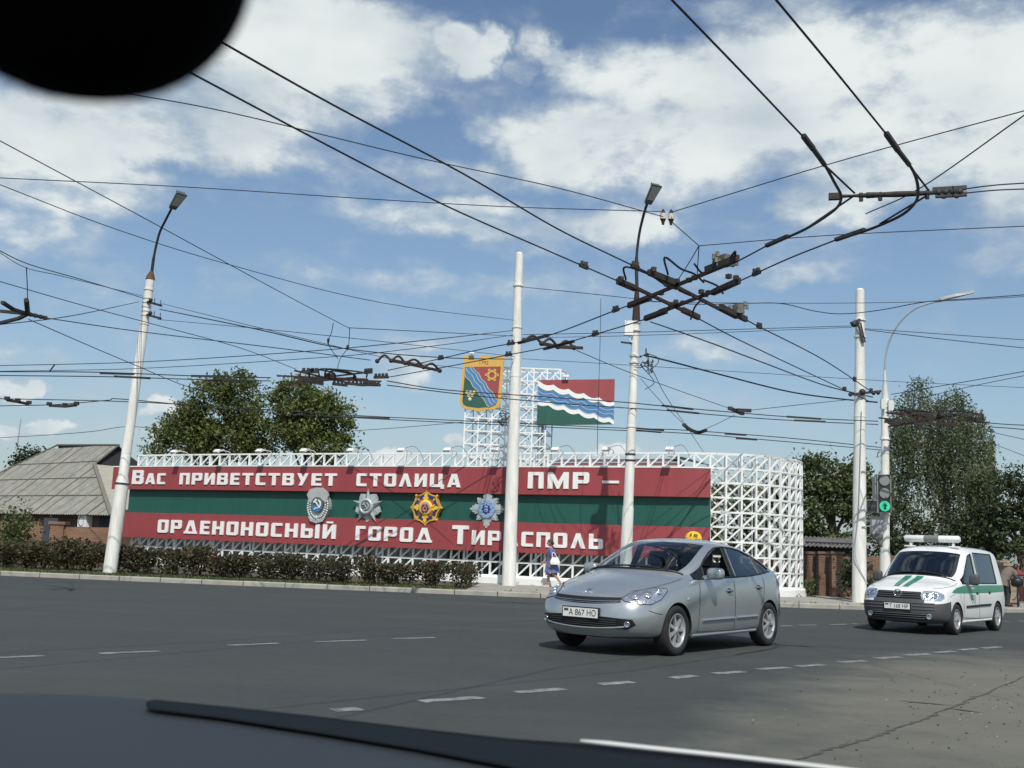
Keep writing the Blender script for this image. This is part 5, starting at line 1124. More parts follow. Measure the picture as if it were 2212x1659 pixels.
# ------------------------------------------------------------------ overhead wires
def W3(p, z):
    if len(p) == 2: return pZ(p[0], p[1], z)
    return pY(p[0], p[1], p[2]) if p[2] > 12 else pZ(p[0], p[1], p[2])
def wire(label, pts, z=5.8, r=.0125, clamps=(), sag=True, name='overhead_wire', cat='wire', bars=(), csize=1.0):
    P = [W3(p, z) for p in pts]; path = spline(P, 7) if len(P) > 2 else [P[0].lerp(P[1], i / 8) for i in range(9)]
    def leaves(p): return p[0] < 0 or p[0] > 2212 or p[1] < 0 or (p[0] < 500 and p[1] < 205)
    if leaves(pts[0]): path = [path[0] + (path[0] - path[1]).normalized() * k for k in (26, 13, 5)] + path      # the run goes on to its next pole
    if leaves(pts[-1]): path = path + [path[-1] + (path[-1] - path[-2]).normalized() * k for k in (5, 13, 26)]
    loc = P[0].copy(); b = MB(loc)
    # keep the drawn thickness honest: the far runs are the same cable
    b.tube(path, r, 5, False); o = b.build(name, M['wire'], None, loc); tag(o, label, cat, 'overhead wires')
    for (u, v) in clamps:
        best = min(((proj(a)[0] - u) ** 2 + (proj(a)[1] - v) ** 2, i) for i, a in enumerate(path))[1]
        i = max(1, min(len(path) - 2, best)); c = path[i]
        q = min((c, path[i - 1].lerp(c, .5), c.lerp(path[i + 1], .5)), key=lambda a: (proj(a)[0] - u) ** 2 + (proj(a)[1] - v) ** 2)
        d = (path[i + 1] - path[i - 1]).normalized(); b = MB(loc); s = csize
        b.beam(q - d * .11 * s, q + d * .11 * s, .045, .06); b.box(q - d * .05 * s + Vector((0, 0, .045)), (.05, .05, .06)); b.box(q + d * .06 * s + Vector((0, 0, .05)), (.06, .05, .07)); b.build('clamp', M['grime'], o)
    for (u0, v0, u1, v1) in bars:
        a_, c_ = W3((u0, v0), z), W3((u1, v1), z); b = MB(loc); b.beam(a_, c_, .05, .055); b.build('splice_bar', M['black_metal'], o)
    return o
ZT = 5.8
wire('thick contact wire from the top edge to the left end of the curved holder', [(1440, -14), (1452, 0), (1600, 153), (1735, 295)], r=.011)
wire('thick contact wire from the top edge to the right end of the curved holder', [(1664, -14), (1677, 0), (1800, 148), (1915, 290)], r=.011)
def rail(label, pts, r=.019, n='contact_rail'):
    P = [W3(p, ZT) for p in pts]; path = spline(P, 8); b = MB(P[0]); b.tube(path, r, 6); return tag(b.build(n, M['black_metal'], None, P[0]), label, 'wire', 'curved contact rails')
for lab, pts, s1, s2, bar_ in (('left curved contact rail bending below the wire holder', [(1735, 293), (1757, 322), (1782, 357), (1803, 395), (1816, 421), (1812, 443), (1790, 463), (1745, 492), (1700, 513), (1655, 531)], (1782, 357, 1846, 417), (1846, 422, 1748, 489), (1655, 531, 1702, 510)),
                         ('right curved contact rail bending below the wire holder', [(1914, 288), (1940, 325), (1965, 357), (1978, 382), (1983, 410), (1978, 436), (1950, 463), (1900, 487), (1850, 505), (1805, 518)], (1950, 338, 2006, 411), (2003, 422, 1900, 484), (1805, 518, 1868, 496))):
    o = rail(lab, pts)
    loc = o.location
    b = MB(loc); b.tube([W3(s1[:2], ZT + .03), W3(s1[2:], ZT + .05)], .013, 5); b.tube([W3(s2[:2], ZT + .03), W3(s2[2:], ZT + .02)], .013, 5); b.build('stay_rod', M['wire'], o)
    b = MB(loc); b.beam(W3(pts[0], ZT + .02), W3(pts[1], ZT + .02), .05, .045); b.beam(W3(pts[1], ZT + .02), W3(pts[2], ZT + .02), .04, .04); b.build('end_sleeve', M['grime'], o); b = MB(loc); b.beam(W3(bar_[:2], ZT + .02), W3(bar_[2:], ZT + .02), .05, .05); b.build('end_sleeve', M['grime'], o)
# holder across the curve
A_, B_ = W3((1790, 425), ZT + .08), W3((2088, 414), ZT + .08); o = thing('wire_holder', 'dark insulated bar carrying the two curved contact rails', 'wire holder', A_)
b = MB(A_); b.beam(A_, A_.lerp(B_, .09), .07, .08); b.tube([A_.lerp(B_, f) for f in (.08, .18, .3)], [.025, .018, .035], 8); b.tube([A_.lerp(B_, f) for f in (.28, .40, .5, .62, .7, .78)], [.042, .034, .04, .036, .03, .024], 8)
for f in (.24, .38, .72, .84, .93): p = A_.lerp(B_, f); b.box(p + Vector((0, 0, -.04)), (.04, .04, .07)); b.ball(p, .04, 8, 5)
b.build('bar', M['grime'], o); b = MB(A_); b.beam(A_.lerp(B_, .76) + Vector((0, 0, .04)), B_ + Vector((0, 0, .05)), .05, .05); b.beam(A_.lerp(B_, .78) - Vector((0, 0, .04)), B_ - Vector((0, 0, .03)), .05, .05)
for f in (.8, .85, .9, .95): b.ball(A_.lerp(B_, f), .048, 8, 5)
b.build('turnbuckle', M['black_metal'], o)
# contact wires through the big crossing
wire('contact wire from the left curved rail down to the crossing', [(1656, 531), (1630, 545), (1596, 563)], r=.0115)
wire('contact wire from the right curved rail down to the crossing', [(1806, 518), (1700, 560), (1600, 606)], r=.0115, clamps=[(1637, 589)])
wire('upper contact wire running left from the crossing above the shield', [(1366, 657), (1330, 670), (1180, 726), (1050, 752), (945, 776), (838, 800)], r=.0125, clamps=[(1327, 669), (1102, 741), (955, 769)], bars=((1120, 741, 1185, 724),))
wire('lower contact wire running left from the crossing in front of the flag', [(1392, 690), (1330, 709), (1200, 746), (1090, 768), (965, 792), (838, 815)], r=.0125, clamps=[(1285, 723), (1097, 765)], bars=((1175, 754, 1240, 737),))
wire('upper thick contact wire from the mirror to the crossing', [(440, 65), (470, 84), (700, 216), (1000, 395), (1250, 536), (1398, 588)] if False else [(430, 62), (470, 86), (720, 227), (1000, 375), (1200, 492), (1330, 556), (1398, 588)], r=.0115, clamps=[(1372, 573)])
wire('lower thick contact wire from the mirror to the crossing', [(370, 136), (402, 152), (700, 310), (960, 443), (1180, 540), (1332, 606)], r=.0115, clamps=[(1263, 575)])
wire('upper contact wire from the crossing down to the traffic light pole', [(1613, 691), (1640, 706), (1780, 778), (1888, 850)], r=.0125, clamps=[(1637, 706), (1848, 822), (1890, 852)])
wire('lower contact wire from the crossing down to the right white pole', [(1508, 688), (1600, 736), (1760, 812), (1880, 868)], r=.0125, clamps=[(1826, 847)])
# the crossing frame itself
c0 = W3((1480, 630), ZT); cr = thing('wire_crossing', 'large rusty trolley wire crossing in a diamond shape high over the road', 'wire crossing', c0)
def seg(name, m, L, w=.07, h=.07, dz=0.0):
    b = MB(c0)
    for u0, v0, u1, v1 in L: b.beam(W3((u0, v0), ZT + dz), W3((u1, v1), ZT + dz), w, h)
    return b.build(name, m, cr)
seg('crossing_rail', M['rust'], [(1400, 588, 1590, 686)], .045, .055, .0); seg('crossing_rail', M['rust'], [(1340, 606, 1508, 686)], .045, .055, .0)
seg('crossing_rail', M['rust'], [(1366, 656, 1590, 563)], .045, .055, .012); seg('crossing_rail', M['rust'], [(1392, 688, 1596, 608)], .045, .055, .012)
for q in ((1402, 588, 1455, 609), (1334, 607, 1372, 623), (1525, 583, 1594, 557), (1540, 632, 1597, 606), (1556, 662, 1612, 690), (1474, 669, 1510, 686), (1358, 660, 1406, 642), (1394, 688, 1440, 671)):
    seg('insulator', M['grime'], [q], .065, .10, .025)
for u, v in ((1412, 582), (1462, 607), (1440, 614), (1402, 638), (1428, 633), (1460, 652), (1475, 654), (1515, 630), (1530, 632), (1488, 605), (1500, 600), (1574, 597), (1590, 600), (1341, 602), (1365, 620), (1448, 660)): p = W3((u, v), ZT + .06); lump = MB(c0); lump.box(p, (.075, .075, .07), Matrix.Rotation(rnd.random(), 3, 'Z')); lump.build('bolt_block', M['grime'], cr)
for u, v, m_ in ((1567, 563, 3), (1595, 668, 1)):
    b = MB(c0); p = W3((u, v), ZT + .12); b.box(p, (.16, .16, .17), Matrix.Rotation(.5, 3, 'Z'))
    for i in range(m_ * 4 + 3): b.box(p + Vector((rnd.uniform(-.2, .2), rnd.uniform(-.1, .1), rnd.uniform(-.08, .1))), (.05, .05, .08))
    b.build('switch_box', mat('pale_grime', (.20, .21, .17), .7, col2=(.06, .06, .05), vscale=15), cr)
for L in ([(1352, 604), (1350, 577), (1400, 592), (1440, 617), (1462, 625)], [(1443, 593), (1436, 556), (1470, 580), (1500, 592), (1520, 610)], [(1466, 627), (1495, 639), (1530, 640)], [(1520, 605), (1550, 618), (1562, 634)], [(1575, 560), (1588, 543), (1587, 557)], [(1418, 680), (1425, 670), (1460, 660)], [(1492, 690), (1500, 665), (1512, 650)], [(1500, 570), (1520, 590), (1560, 574)]):
    b = MB(c0); b.tube(spline([W3(p, ZT + .09) for p in L], 6), .018, 5); b.build('jumper_cable', M['wire'], cr)
# smaller crossings and switches
def cluster(label, box_uv, n_rods, seed, z=5.8, dens=1.0, slope=0.0, nm='wire_crossing'):
    u0, v0, u1, v1 = box_uv; rr = random.Random(seed); c_ = W3(((u0 + u1) / 2, (v0 + v1) / 2), z); o = thing(nm, label, 'wire crossing', c_)
    k = abs(c_.y) / FV
    for i in range(n_rods):
        ua, ub = rr.uniform(u0, u0 + (u1 - u0) * .35), rr.uniform(u1 - (u1 - u0) * .35, u1); va, vb = rr.uniform(v0 + 4, v1), rr.uniform(v0 + 4, v1)
        b = MB(c_); b.beam(W3((ua, va), z), W3((ub, vb), z), .032, .042); b.build('crossing_rail', M['grime'] if i % 2 else M['rust'], o)
    for i in range(int(9 * dens)):
        u, v = rr.uniform(u0, u1 - 20), rr.uniform(v0 + 6, v1); L = rr.uniform(12, 42); b = MB(c_); p, q = W3((u, v), z + .02), W3((u + L, v + rr.uniform(-3, 4)), z + .02); b.beam(p, q, .055, .075)
        for j in range(4): b.box(p.lerp(q, (j + .5) / 4) + Vector((0, 0, .07)), (.07, .07, .06))
        b.build('insulator', M['grime'], o)
    for i in range(int(4 * dens)):
        u = rr.uniform(u0, u0 + (u1 - u0) * .6); v = v0 + rr.uniform(0, 6); L = rr.uniform(50, 110); b = MB(c_); b.tube(spline([W3((u, v + 14), z + .03), W3((u + 3, v), z + .08), W3((u + L * .6, v + 3), z + .08), W3((u + L, v + 9), z + .05), W3((u + L + 2, v + 18), z + .02)], 5), .022, 5); b.build('jumper_cable', M['wire'], o)
    return o
cluster('long cluttered trolley wire crossing in front of the left tree', (580, 796, 836, 832), 6, 3)
cluster('long cluttered trolley wire crossing in front of the birch', (1897, 884, 2140, 924), 5, 8)
for lab, L in (('switch piece on the wires left of the shield, one end ringed', [(815, 780), (845, 779), (875, 784), (915, 793), (950, 801)]), ('switch piece between shield and flag across two wires', [(1132, 736), (1170, 742), (1205, 749), (1240, 751)])):
    P = [W3(p, ZT + .03) for p in L]; o = thing('wire_switch', lab, 'wire crossing', P[0])
    b = MB(P[0]); b.beam(P[1], P[2], .06, .07); b.beam(P[2], P[3], .07, .07); b.beam(P[3], P[4] if len(P) > 4 else P[3] + Vector((.2, 0, 0)), .06, .06); b.build('bar', M['rust'], o)
    b = MB(P[0])
    for p in P: b.ball(p, .06, 8, 5)
    for p, q in zip(P, P[1:]): b.tube(spline([p, p.lerp(q, .5) + Vector((0, 0, .14)), q], 4), .03, 5)
    b.build('insulator', M['grime'], o)
# junctions over the wall
for lab, pts, z in (('dark wire junction above the round lattice end', [(1577, 882), (1590, 888), (1603, 893), (1595, 886), (1618, 887)], 5.8), ('dark wire junction above the right end of the lettered wall', [(1478, 918), (1487, 926), (1497, 931), (1508, 935), (1524, 930)], 5.8)):
    P = [W3(p, z) for p in pts]; o = thing('wire_junction', lab, 'wire crossing', P[0]); b = MB(P[0])
    for p, q in zip(P, P[1:]): b.beam(p, q, .08, .10)
    for p in P: b.box(p, (.12, .09, .10), Matrix.Rotation(rnd.random(), 3, 'Z'))
    b.build('insulator', M['grime'], o)
P = [W3(p, 5.8) for p in ((0, 672), (60, 678), (100, 687), (5, 653), (28, 668), (0, 698), (40, 688))]; o = thing('wire_junction', 'dark wire junction hanging at the left edge', 'wire crossing', P[1]); b = MB(P[1])
for i, j in ((0, 1), (1, 2), (3, 4), (4, 1), (5, 6), (6, 1)): b.beam(P[i], P[j], .07, .06)
for q in (.15, .4, .7, .95): b.ball(P[1].lerp(P[2], q), .05, 8, 5)
b.tube([W3((57, 648), 5.85), P[1]], .05, 6); b.build('insulator', M['grime'], o)
# far contact wire pairs
wire('upper wire of the contact pair crossing the left pole', [(-10, 803), (200, 804), (420, 812), (585, 816)], r=.015, bars=((216, 806, 290, 808), (413, 812, 478, 813)), name='overhead_wire')
wire('lower wire of the contact pair crossing the left pole', [(-10, 811), (240, 814), (430, 820), (585, 823)], r=.015, bars=((246, 813, 325, 817), (440, 822, 505, 821)))
wire('upper wire of the contact pair from the left crossing past the flag', [(836, 823), (960, 842), (1170, 857), (1348, 869), (1430, 877), (1587, 891), (1740, 903), (1897, 910)], r=.015, bars=((1430, 876, 1497, 884), (1700, 900, 1773, 905)))
wire('lower wire of the contact pair from the left crossing past the flag', [(836, 832), (1000, 852), (1180, 869), (1348, 881), (1441, 887), (1600, 901), (1760, 911), (1897, 917)], r=.015, bars=((1441, 886, 1510, 893), (1716, 908, 1783, 911)))
wire('upper wire of the lowest contact pair behind the left tree', [(-10, 861), (280, 868), (560, 884), (760, 897), (1000, 909), (1348, 925), (1475, 929), (1700, 946), (1925, 969)], r=.016, bars=((1375, 925, 1434, 930), (1566, 937, 1612, 940)))
wire('lower wire of the lowest contact pair behind the left tree', [(-10, 877), (120, 874), (230, 865), (275, 863), (560, 890), (760, 902), (1000, 914), (1348, 930), (1481, 936), (1640, 949), (1925, 974)], r=.016, bars=((1370, 929, 1428, 934), (1590, 947, 1635, 950), (745, 900, 842, 904)))
for lab, L in (('dark splice on the lowest wires by the left edge', [(15, 864), (38, 868), (62, 873)]), ('dark splice on the lowest wires above the left roof', [(106, 876), (140, 878), (165, 875)])):
    P = [W3(p, 5.8) for p in L]; o = thing('wire_splice', lab, 'wire crossing', P[0]); b = MB(P[0])
    for p, q in zip(P, P[1:]): b.beam(p, q, .07, .09)
    for p in P: b.box(p + Vector((0, 0, .06)), (.16, .10, .12))
    b.build('insulator', M['grime'], o)
# span and supply wires: height above the road in metres (numbers above 12 are distances)
r1 = .0085
SP = [('span wire from the left edge down to the two hangers above the left tree', [(-8, 300), (300, 465), (600, 628), (752, 708)], 6.9, r1),
 ('span wire from the two hangers to the middle pole', [(752, 708), (950, 718), (1112, 726, 37.0)], 6.9, .010),
 ('nearly level span wire from the left edge to the insulator pair', [(-8, 384), (400, 404), (800, 430), (1105, 447), (1428, 457)], 7.3, r1),
 ('span wire from the mirror to the insulator pair', [(270, 201), (500, 244), (900, 340), (1200, 405), (1432, 468)], 7.2, r1),
 ('sagging span wire from the left edge to the middle pole top', [(-8, 396), (250, 495), (500, 573), (830, 655), (1112, 692, 37.0)], 7.2, r1),
 ('span wire rising from the insulator pair to the right edge', [(1452, 458), (1800, 352), (2225, 236)], 7.3, r1),
 ('short span wire from the insulator pair to the tee above the crossing', [(1452, 480), (1510, 531)], 7.1, r1),
 ('span wire from the tee above the crossing to the right edge', [(1510, 531), (1800, 508), (2225, 488)], 7.0, r1),
 ('span wire from the curved holder up to the right edge', [(1870, 462), (1990, 405), (2225, 240)], 6.2, r1),
 ('upper feeder from the curved holder to the right edge', [(2085, 408), (2150, 400), (2225, 395)], 6.0, .009),
 ('lower feeder from the curved holder to the right edge', [(2088, 417), (2150, 411), (2225, 408)], 5.9, .009),
 ('supply wire from the left edge to the top of the leaning lamp', [(-8, 538), (60, 570), (180, 605), (310, 644, 34.1)], 7.6, .012),
 ('thin supply wire beside it to the leaning lamp', [(-8, 541), (55, 578), (140, 598), (310, 640, 34.1)], 7.5, r1),
 ('wire sloping under the leaning lamp brackets towards the left tree', [(-8, 606), (180, 660), (330, 700), (520, 752), (640, 798)], 6.6, .010),
 ('wire from the leaning lamp down to the left edge junction', [(300, 652, 34.1), (150, 683), (-8, 702)], 6.4, .011),
 ('wire from the left edge junction down past the leaning lamp', [(62, 690), (200, 750), (290, 788), (390, 830), (440, 843)], 6.0, .011),
 ('wire from the left edge junction across to the switch piece', [(100, 687), (300, 716), (600, 752), (800, 778)], 5.9, .011),
 ('feeder rising from the left edge to the middle pole, upper of two', [(-8, 790), (300, 782), (650, 760), (900, 737), (1108, 714, 37.0)], 6.4, .012),
 ('feeder rising from the left edge to the middle pole, lower of two', [(-8, 802), (300, 796), (700, 772), (900, 752), (1108, 724, 37.0)], 6.3, .010),
 ('supply cable from the leaning lamp to the middle pole', [(345, 668, 34.1), (550, 710), (740, 752), (950, 772), (1108, 776, 37.0)], 6.6, .015),
 ('thin wire from the upper bracket of the leaning lamp', [(350, 656, 34.1), (560, 708), (700, 742), (860, 778), (1000, 796)], 6.6, r1),
 ('thin faint wire from the leaning lamp to the middle pole', [(340, 690, 34.1), (560, 710), (800, 735), (1112, 770, 37.0)], 6.5, .008),
 ('span wire from the middle pole to the boxed street lamp', [(1128, 620, 37.0), (1250, 632), (1378, 646, 32.6)], 8.4, .010),
 ('wavy cable from the boxed street lamp to the right edge', [(1380, 648, 32.6), (1500, 657), (1620, 655), (1690, 656), (1760, 672), (1820, 678), (1900, 670), (2000, 652), (2100, 645), (2225, 636)], 8.0, .012),
 ('straight wire above the wavy cable to the right edge', [(1380, 652, 32.6), (1700, 655), (1990, 652), (2225, 640)], 8.0, .008),
 ('upper supply wire from the middle pole to the right white pole', [(1128, 723, 37.0), (1400, 717), (1840, 704, 34.0)], 8.0, .011),
 ('lower supply wire from the middle pole to the right white pole', [(1128, 730, 37.0), (1400, 724), (1840, 707, 34.0)], 8.0, .009),
 ('upper supply wire from the right white pole to the right edge', [(1868, 710, 34.0), (2040, 722), (2225, 735)], 8.0, .010),
 ('lower supply wire from the right white pole to the right edge', [(1868, 712, 34.0), (2040, 733), (2225, 753)], 8.0, .012),
 ('sagging cable from the crossing to the right white pole', [(1405, 695, 32.6), (1520, 735), (1640, 780), (1780, 832), (1885, 858, 34.0)], 7.4, .020),
 ('thick black cable from the boxed street lamp to the traffic light pole', [(1392, 768, 32.6), (1430, 776), (1560, 810), (1700, 845), (1800, 860), (1895, 869, 34.6)], 7.0, .026),
 ('thin level wire behind the boxed street lamp to the right', [(1128, 775, 37.0), (1348, 788), (1640, 806), (1932, 824), (2225, 838)], 7.0, .008),
 ('wire from the switch piece past the boxed lamp to the junction', [(1245, 757), (1348, 800), (1470, 845), (1578, 883)], 6.2, .010),
 ('wire from the round lattice junction up to the right white pole', [(1622, 886), (1740, 873), (1838, 863, 34.0)], 6.0, .010),
 ('short wire between the two junctions above the wall', [(1510, 932), (1550, 915), (1588, 896)], 5.9, .009),
 ('steep wire from the boxed lamp tangle down to the wall top', [(1405, 790), (1440, 858), (1485, 924), (1520, 977)], 6.0, .010),
 ('second steep wire from the boxed lamp clamp to the junction', [(1384, 818, 32.6), (1430, 870), (1484, 923)], 6.0, .009),
 ('vertical cable hanging down beside the flag', [(1298, 645, 34.8), (1296, 750, 34.8), (1292, 880, 34.8), (1290, 982, 34.8)], 6.0, .009),
 ('right upper wire descending to the birch', [(2225, 800), (2100, 822), (1925, 852)], 6.4, .011),
 ('right lower wire descending to the birch', [(2225, 809), (2110, 832), (1960, 866)], 6.3, .009),
 ('upper contact wire leaving the right crossing', [(2138, 914), (2180, 917), (2225, 919)], 5.8, .015),
 ('lower contact wire leaving the right crossing', [(2138, 922), (2180, 925), (2225, 929)], 5.8, .015),
 ('upper slanting wire at the right edge below the crossing', [(2135, 932), (2180, 942), (2225, 952)], 5.6, .010),
 ('lower slanting wire at the right edge below the crossing', [(2135, 955), (2180, 972), (2225, 990)], 5.4, .010)]
for lab, pts, z, r in SP: wire(lab, pts, z, r)
# lighter catenary with perching birds
bl_ = wire('low sagging wire with small dark lumps from the left edge behind the leaning lamp', [(-8, 946), (100, 940), (200, 932), (268, 922), (340, 925)], 5.2, .012, name='overhead_wire')
wire('low thin wire with small dark lumps from the left tree to the tower', [(758, 931), (860, 924), (1000, 912)], 5.6, .010)
wire('short dark slanting wire on the upper feeder at the left', [(118, 788), (108, 801)], 6.3, .022)
# droppers
for lab, pts, z in (('left drop wire above the left tree crossing', [(720, 698), (716, 718), (709, 738), (714, 752), (730, 775)], 6.6), ('right drop wire above the left tree crossing', [(755, 709), (754, 735), (751, 752), (735, 775), (728, 800)], 6.6), ('drop wire with an insulator near the left edge', [(57, 578), (59, 620), (60, 672)], 6.4)):
    wire(lab, pts, z, .010, clamps=[pts[2] if len(pts) > 3 else pts[-1]], csize=1.3)
wire('left drop wire under the tee above the crossing', [(1510, 531), (1490, 565), (1465, 604)], 6.4, .009); wire('right drop wire under the tee above the crossing', [(1510, 531), (1508, 560), (1506, 594)], 6.4, .009)
P = W3((1441, 468), 7.25); o = thing('insulator_pair', 'pair of brown and white insulators hanging where the span wires meet', 'insulator', P)
for dx in (-.07, .07):
    b = MB(P); b.tube([P + Vector((dx, 0, .13)), P + Vector((dx, 0, .08)), P + Vector((dx, 0, .05))], [.02, .035, .05], 8); b.tube([P + Vector((dx, 0, -.05)), P + Vector((dx, 0, -.10)), P + Vector((dx, 0, -.15))], [.05, .03, .02], 8); b.build('insulator_cap', M['rust'], o)
    b = MB(P); b.tube([P + Vector((dx, 0, .05)), P + Vector((dx, 0, -.05))], .058, 10); b.build('insulator_body', mat('porcelain', (.55, .54, .48), .4), o)
# ------------------------------------------------------------------ the car the picture is taken from
cabp = thing('own_car', 'dark bonnet edge and mirror of the car the photo is taken from', 'car', (0, 0, 0))
M['bonnet'] = mat('dull_blue_bonnet', (.024, .031, .036), .6, coat=.0, spec=.25, var=.04, vscale=2)
edge = [(-330, 1500), (-150, 1497), (0, 1495), (150, 1497), (330, 1508), (520, 1524), (700, 1545), (850, 1565), (1000, 1590), (1150, 1622), (1300, 1668), (1450, 1730), (1600, 1810)]
E = [pZ(u, v, .985) for u, v in edge]; E = spline(E, 4); ne = len(E)
mb = MB(); pts = []
prof = [(0.0, -.10), (0.0, -.03), (.012, .0), (.05, .008), (.15, .014), (.35, .02), (.6, .02), (.85, .0), (1.0, -.05)]
for p in E:
    t_ = Vector((p.x * .55 + .05, .42, .985))
    for f, dz in prof: q = p.lerp(t_, f); pts.append((q.x, q.y, q.z + dz))
k = len(prof); mb.add(pts, [(i * k + j, (i + 1) * k + j, (i + 1) * k + j + 1, i * k + j + 1) for i in range(ne - 1) for j in range(k - 1)], 0, True)
mb.build('bonnet', M['bonnet'], cabp)
# dark seal rib lying along the glass foot, the sun glint on its edge painted as a pale strip
mb = MB(); rib = [(316, 1516, 316, 1524), (334, 1511, 334, 1530), (480, 1526, 480, 1548), (700, 1549, 700, 1582), (900, 1573, 900, 1615), (1100, 1595, 1100, 1653), (1255, 1606, 1255, 1692), (1400, 1621, 1400, 1730), (1600, 1642, 1600, 1770), (1830, 1669, 1830, 1830), (2000, 1692, 2000, 1880)]
pts = []
for u0, v0, u1, v1 in rib:
    a_, c_ = pZ(u0, v0, 1.010), pZ(u1, v1, 1.010); pts += [a_ - Vector((0, 0, .0025)), a_, a_.lerp(c_, .3) + Vector((0, 0, .002)), c_ + Vector((0, 0, .001)), c_ - Vector((0, 0, .003))]
mb.add(pts, [(i * 5 + j, (i + 1) * 5 + j, (i + 1) * 5 + j + 1, i * 5 + j + 1) for i in range(len(rib) - 1) for j in range(4)] + [(0, 1, 2, 3, 4)], 0, True)
mb.build('wiper', mat('rubber_dark', (.012, .017, .022), .9, spec=.05), cabp)
mb = MB(); pp = [pZ(u, v, 1.02) for u, v in ((1254, 1600), (1400, 1616), (1600, 1637), (1830, 1664), (2000, 1688))]; mb.tube(spline(pp, 5), [.002, .0034] + [.0044] * 19, 8); mb.build('glint_strip', mat('pale_glint', (.66, .68, .66), .4, .2), cabp)
# mirror: a black rounded housing under the roof lining
MC = _d * .42 + _rt * ((190 - CX) / FV * .42) - _up * ((-110 - CY) / FV * .42) + EYE
rot = Matrix((_rt, _d, _up)).transposed(); sx_, sz_ = 350 / FV * .42, 322 / FV * .42
mb = MB(); out = []; nn_, kk = 48, 14
for i in range(kk + 1):
    a_ = -PI / 2 + PI * i / kk; y_ = .035 * math.sin(a_); r_ = math.cos(a_) ** .35 if abs(math.cos(a_)) > 1e-4 else 0.0
    for j in range(nn_):
        t_ = 2 * PI * j / nn_; cx_, cz_ = math.cos(t_), math.sin(t_); e_ = .94
        out.append(MC + rot @ Vector((sx_ * r_ * math.copysign(abs(cx_) ** e_, cx_), y_, sz_ * r_ * math.copysign(abs(cz_) ** e_, cz_))))
mb.add(out, [(i * nn_ + j, (i + 1) * nn_ + j, (i + 1) * nn_ + (j + 1) % nn_, i * nn_ + (j + 1) % nn_) for i in range(kk) for j in range(nn_)], 0, True)
mb.build('mirror', mat('mirror_black', (.0015, .0015, .0018), .9, spec=.05), cabp)
mb = MB()                                                      # unseen roof lining above and behind the mirror, added to shade it
c0_ = Vector((0, 0, CAM_H + .52)); mb.box(c0_ + Vector((-.1, -.45, 0)), (1.5, 1.75, .04)); mb.beam(MC + Vector((0, 0, .02)), (MC.x, MC.y - .05, CAM_H + .5), .02)
mb.build('roof_lining', mat('roof_lining', (.06, .06, .06), .9), cabp)
# ------------------------------------------------------------------ vehicles
M['car_silver'] = mat('silver_metallic', (.395, .43, .44), .24, .6, coat=.9, var=.03, vscale=3)
M['car_silver'].node_tree.nodes['Principled BSDF'].inputs['Coat Roughness'].default_value = .12
M['car_white'] = mat('white_car_paint', (.74, .76, .74), .30, 0, coat=.7, var=.03, vscale=2)
M['bumper_grey'] = mat('grey_bumper_plastic', (.070, .074, .080), .6, var=.1, vscale=4)
M['under'] = mat('underbody', (.008, .008, .009), .9)
M['glass'] = glass_mat('car_glass', (.84, .88, .88), .0)
M['glass_dark'] = glass_mat('dark_car_glass', (.12, .14, .15), .06)
M['trim'] = mat('black_trim', (.010, .011, .012), .45)
M['gap'] = mat('door_gap', (.035, .037, .04), .6)
M['tyre'] = mat('tyre_rubber', (.018, .018, .019), .85, bump=.2, bscale=60)
M['alloy'] = mat('alloy_wheel', (.58, .59, .60), .3, .6)
M['chrome'] = mat('chrome', (.62, .64, .66), .12, 1.0)
M['lamp_inner'] = mat('lamp_reflector', (.66, .69, .72), .16, .85, var=.30, vscale=38, bump=.5, bscale=26)
M['lamp_cover'] = glass_mat('lamp_cover', (.80, .84, .86), .10)
M['plate'] = mat('plate_white', (.70, .71, .68), .5)
M['ink'] = mat('plate_ink', (.015, .015, .015), .6)
M['seat'] = mat('seat_fabric', (.06, .06, .065), .9)
M['stripe'] = mat('green_stripe', (.016, .20, .105), .4, coat=.5)

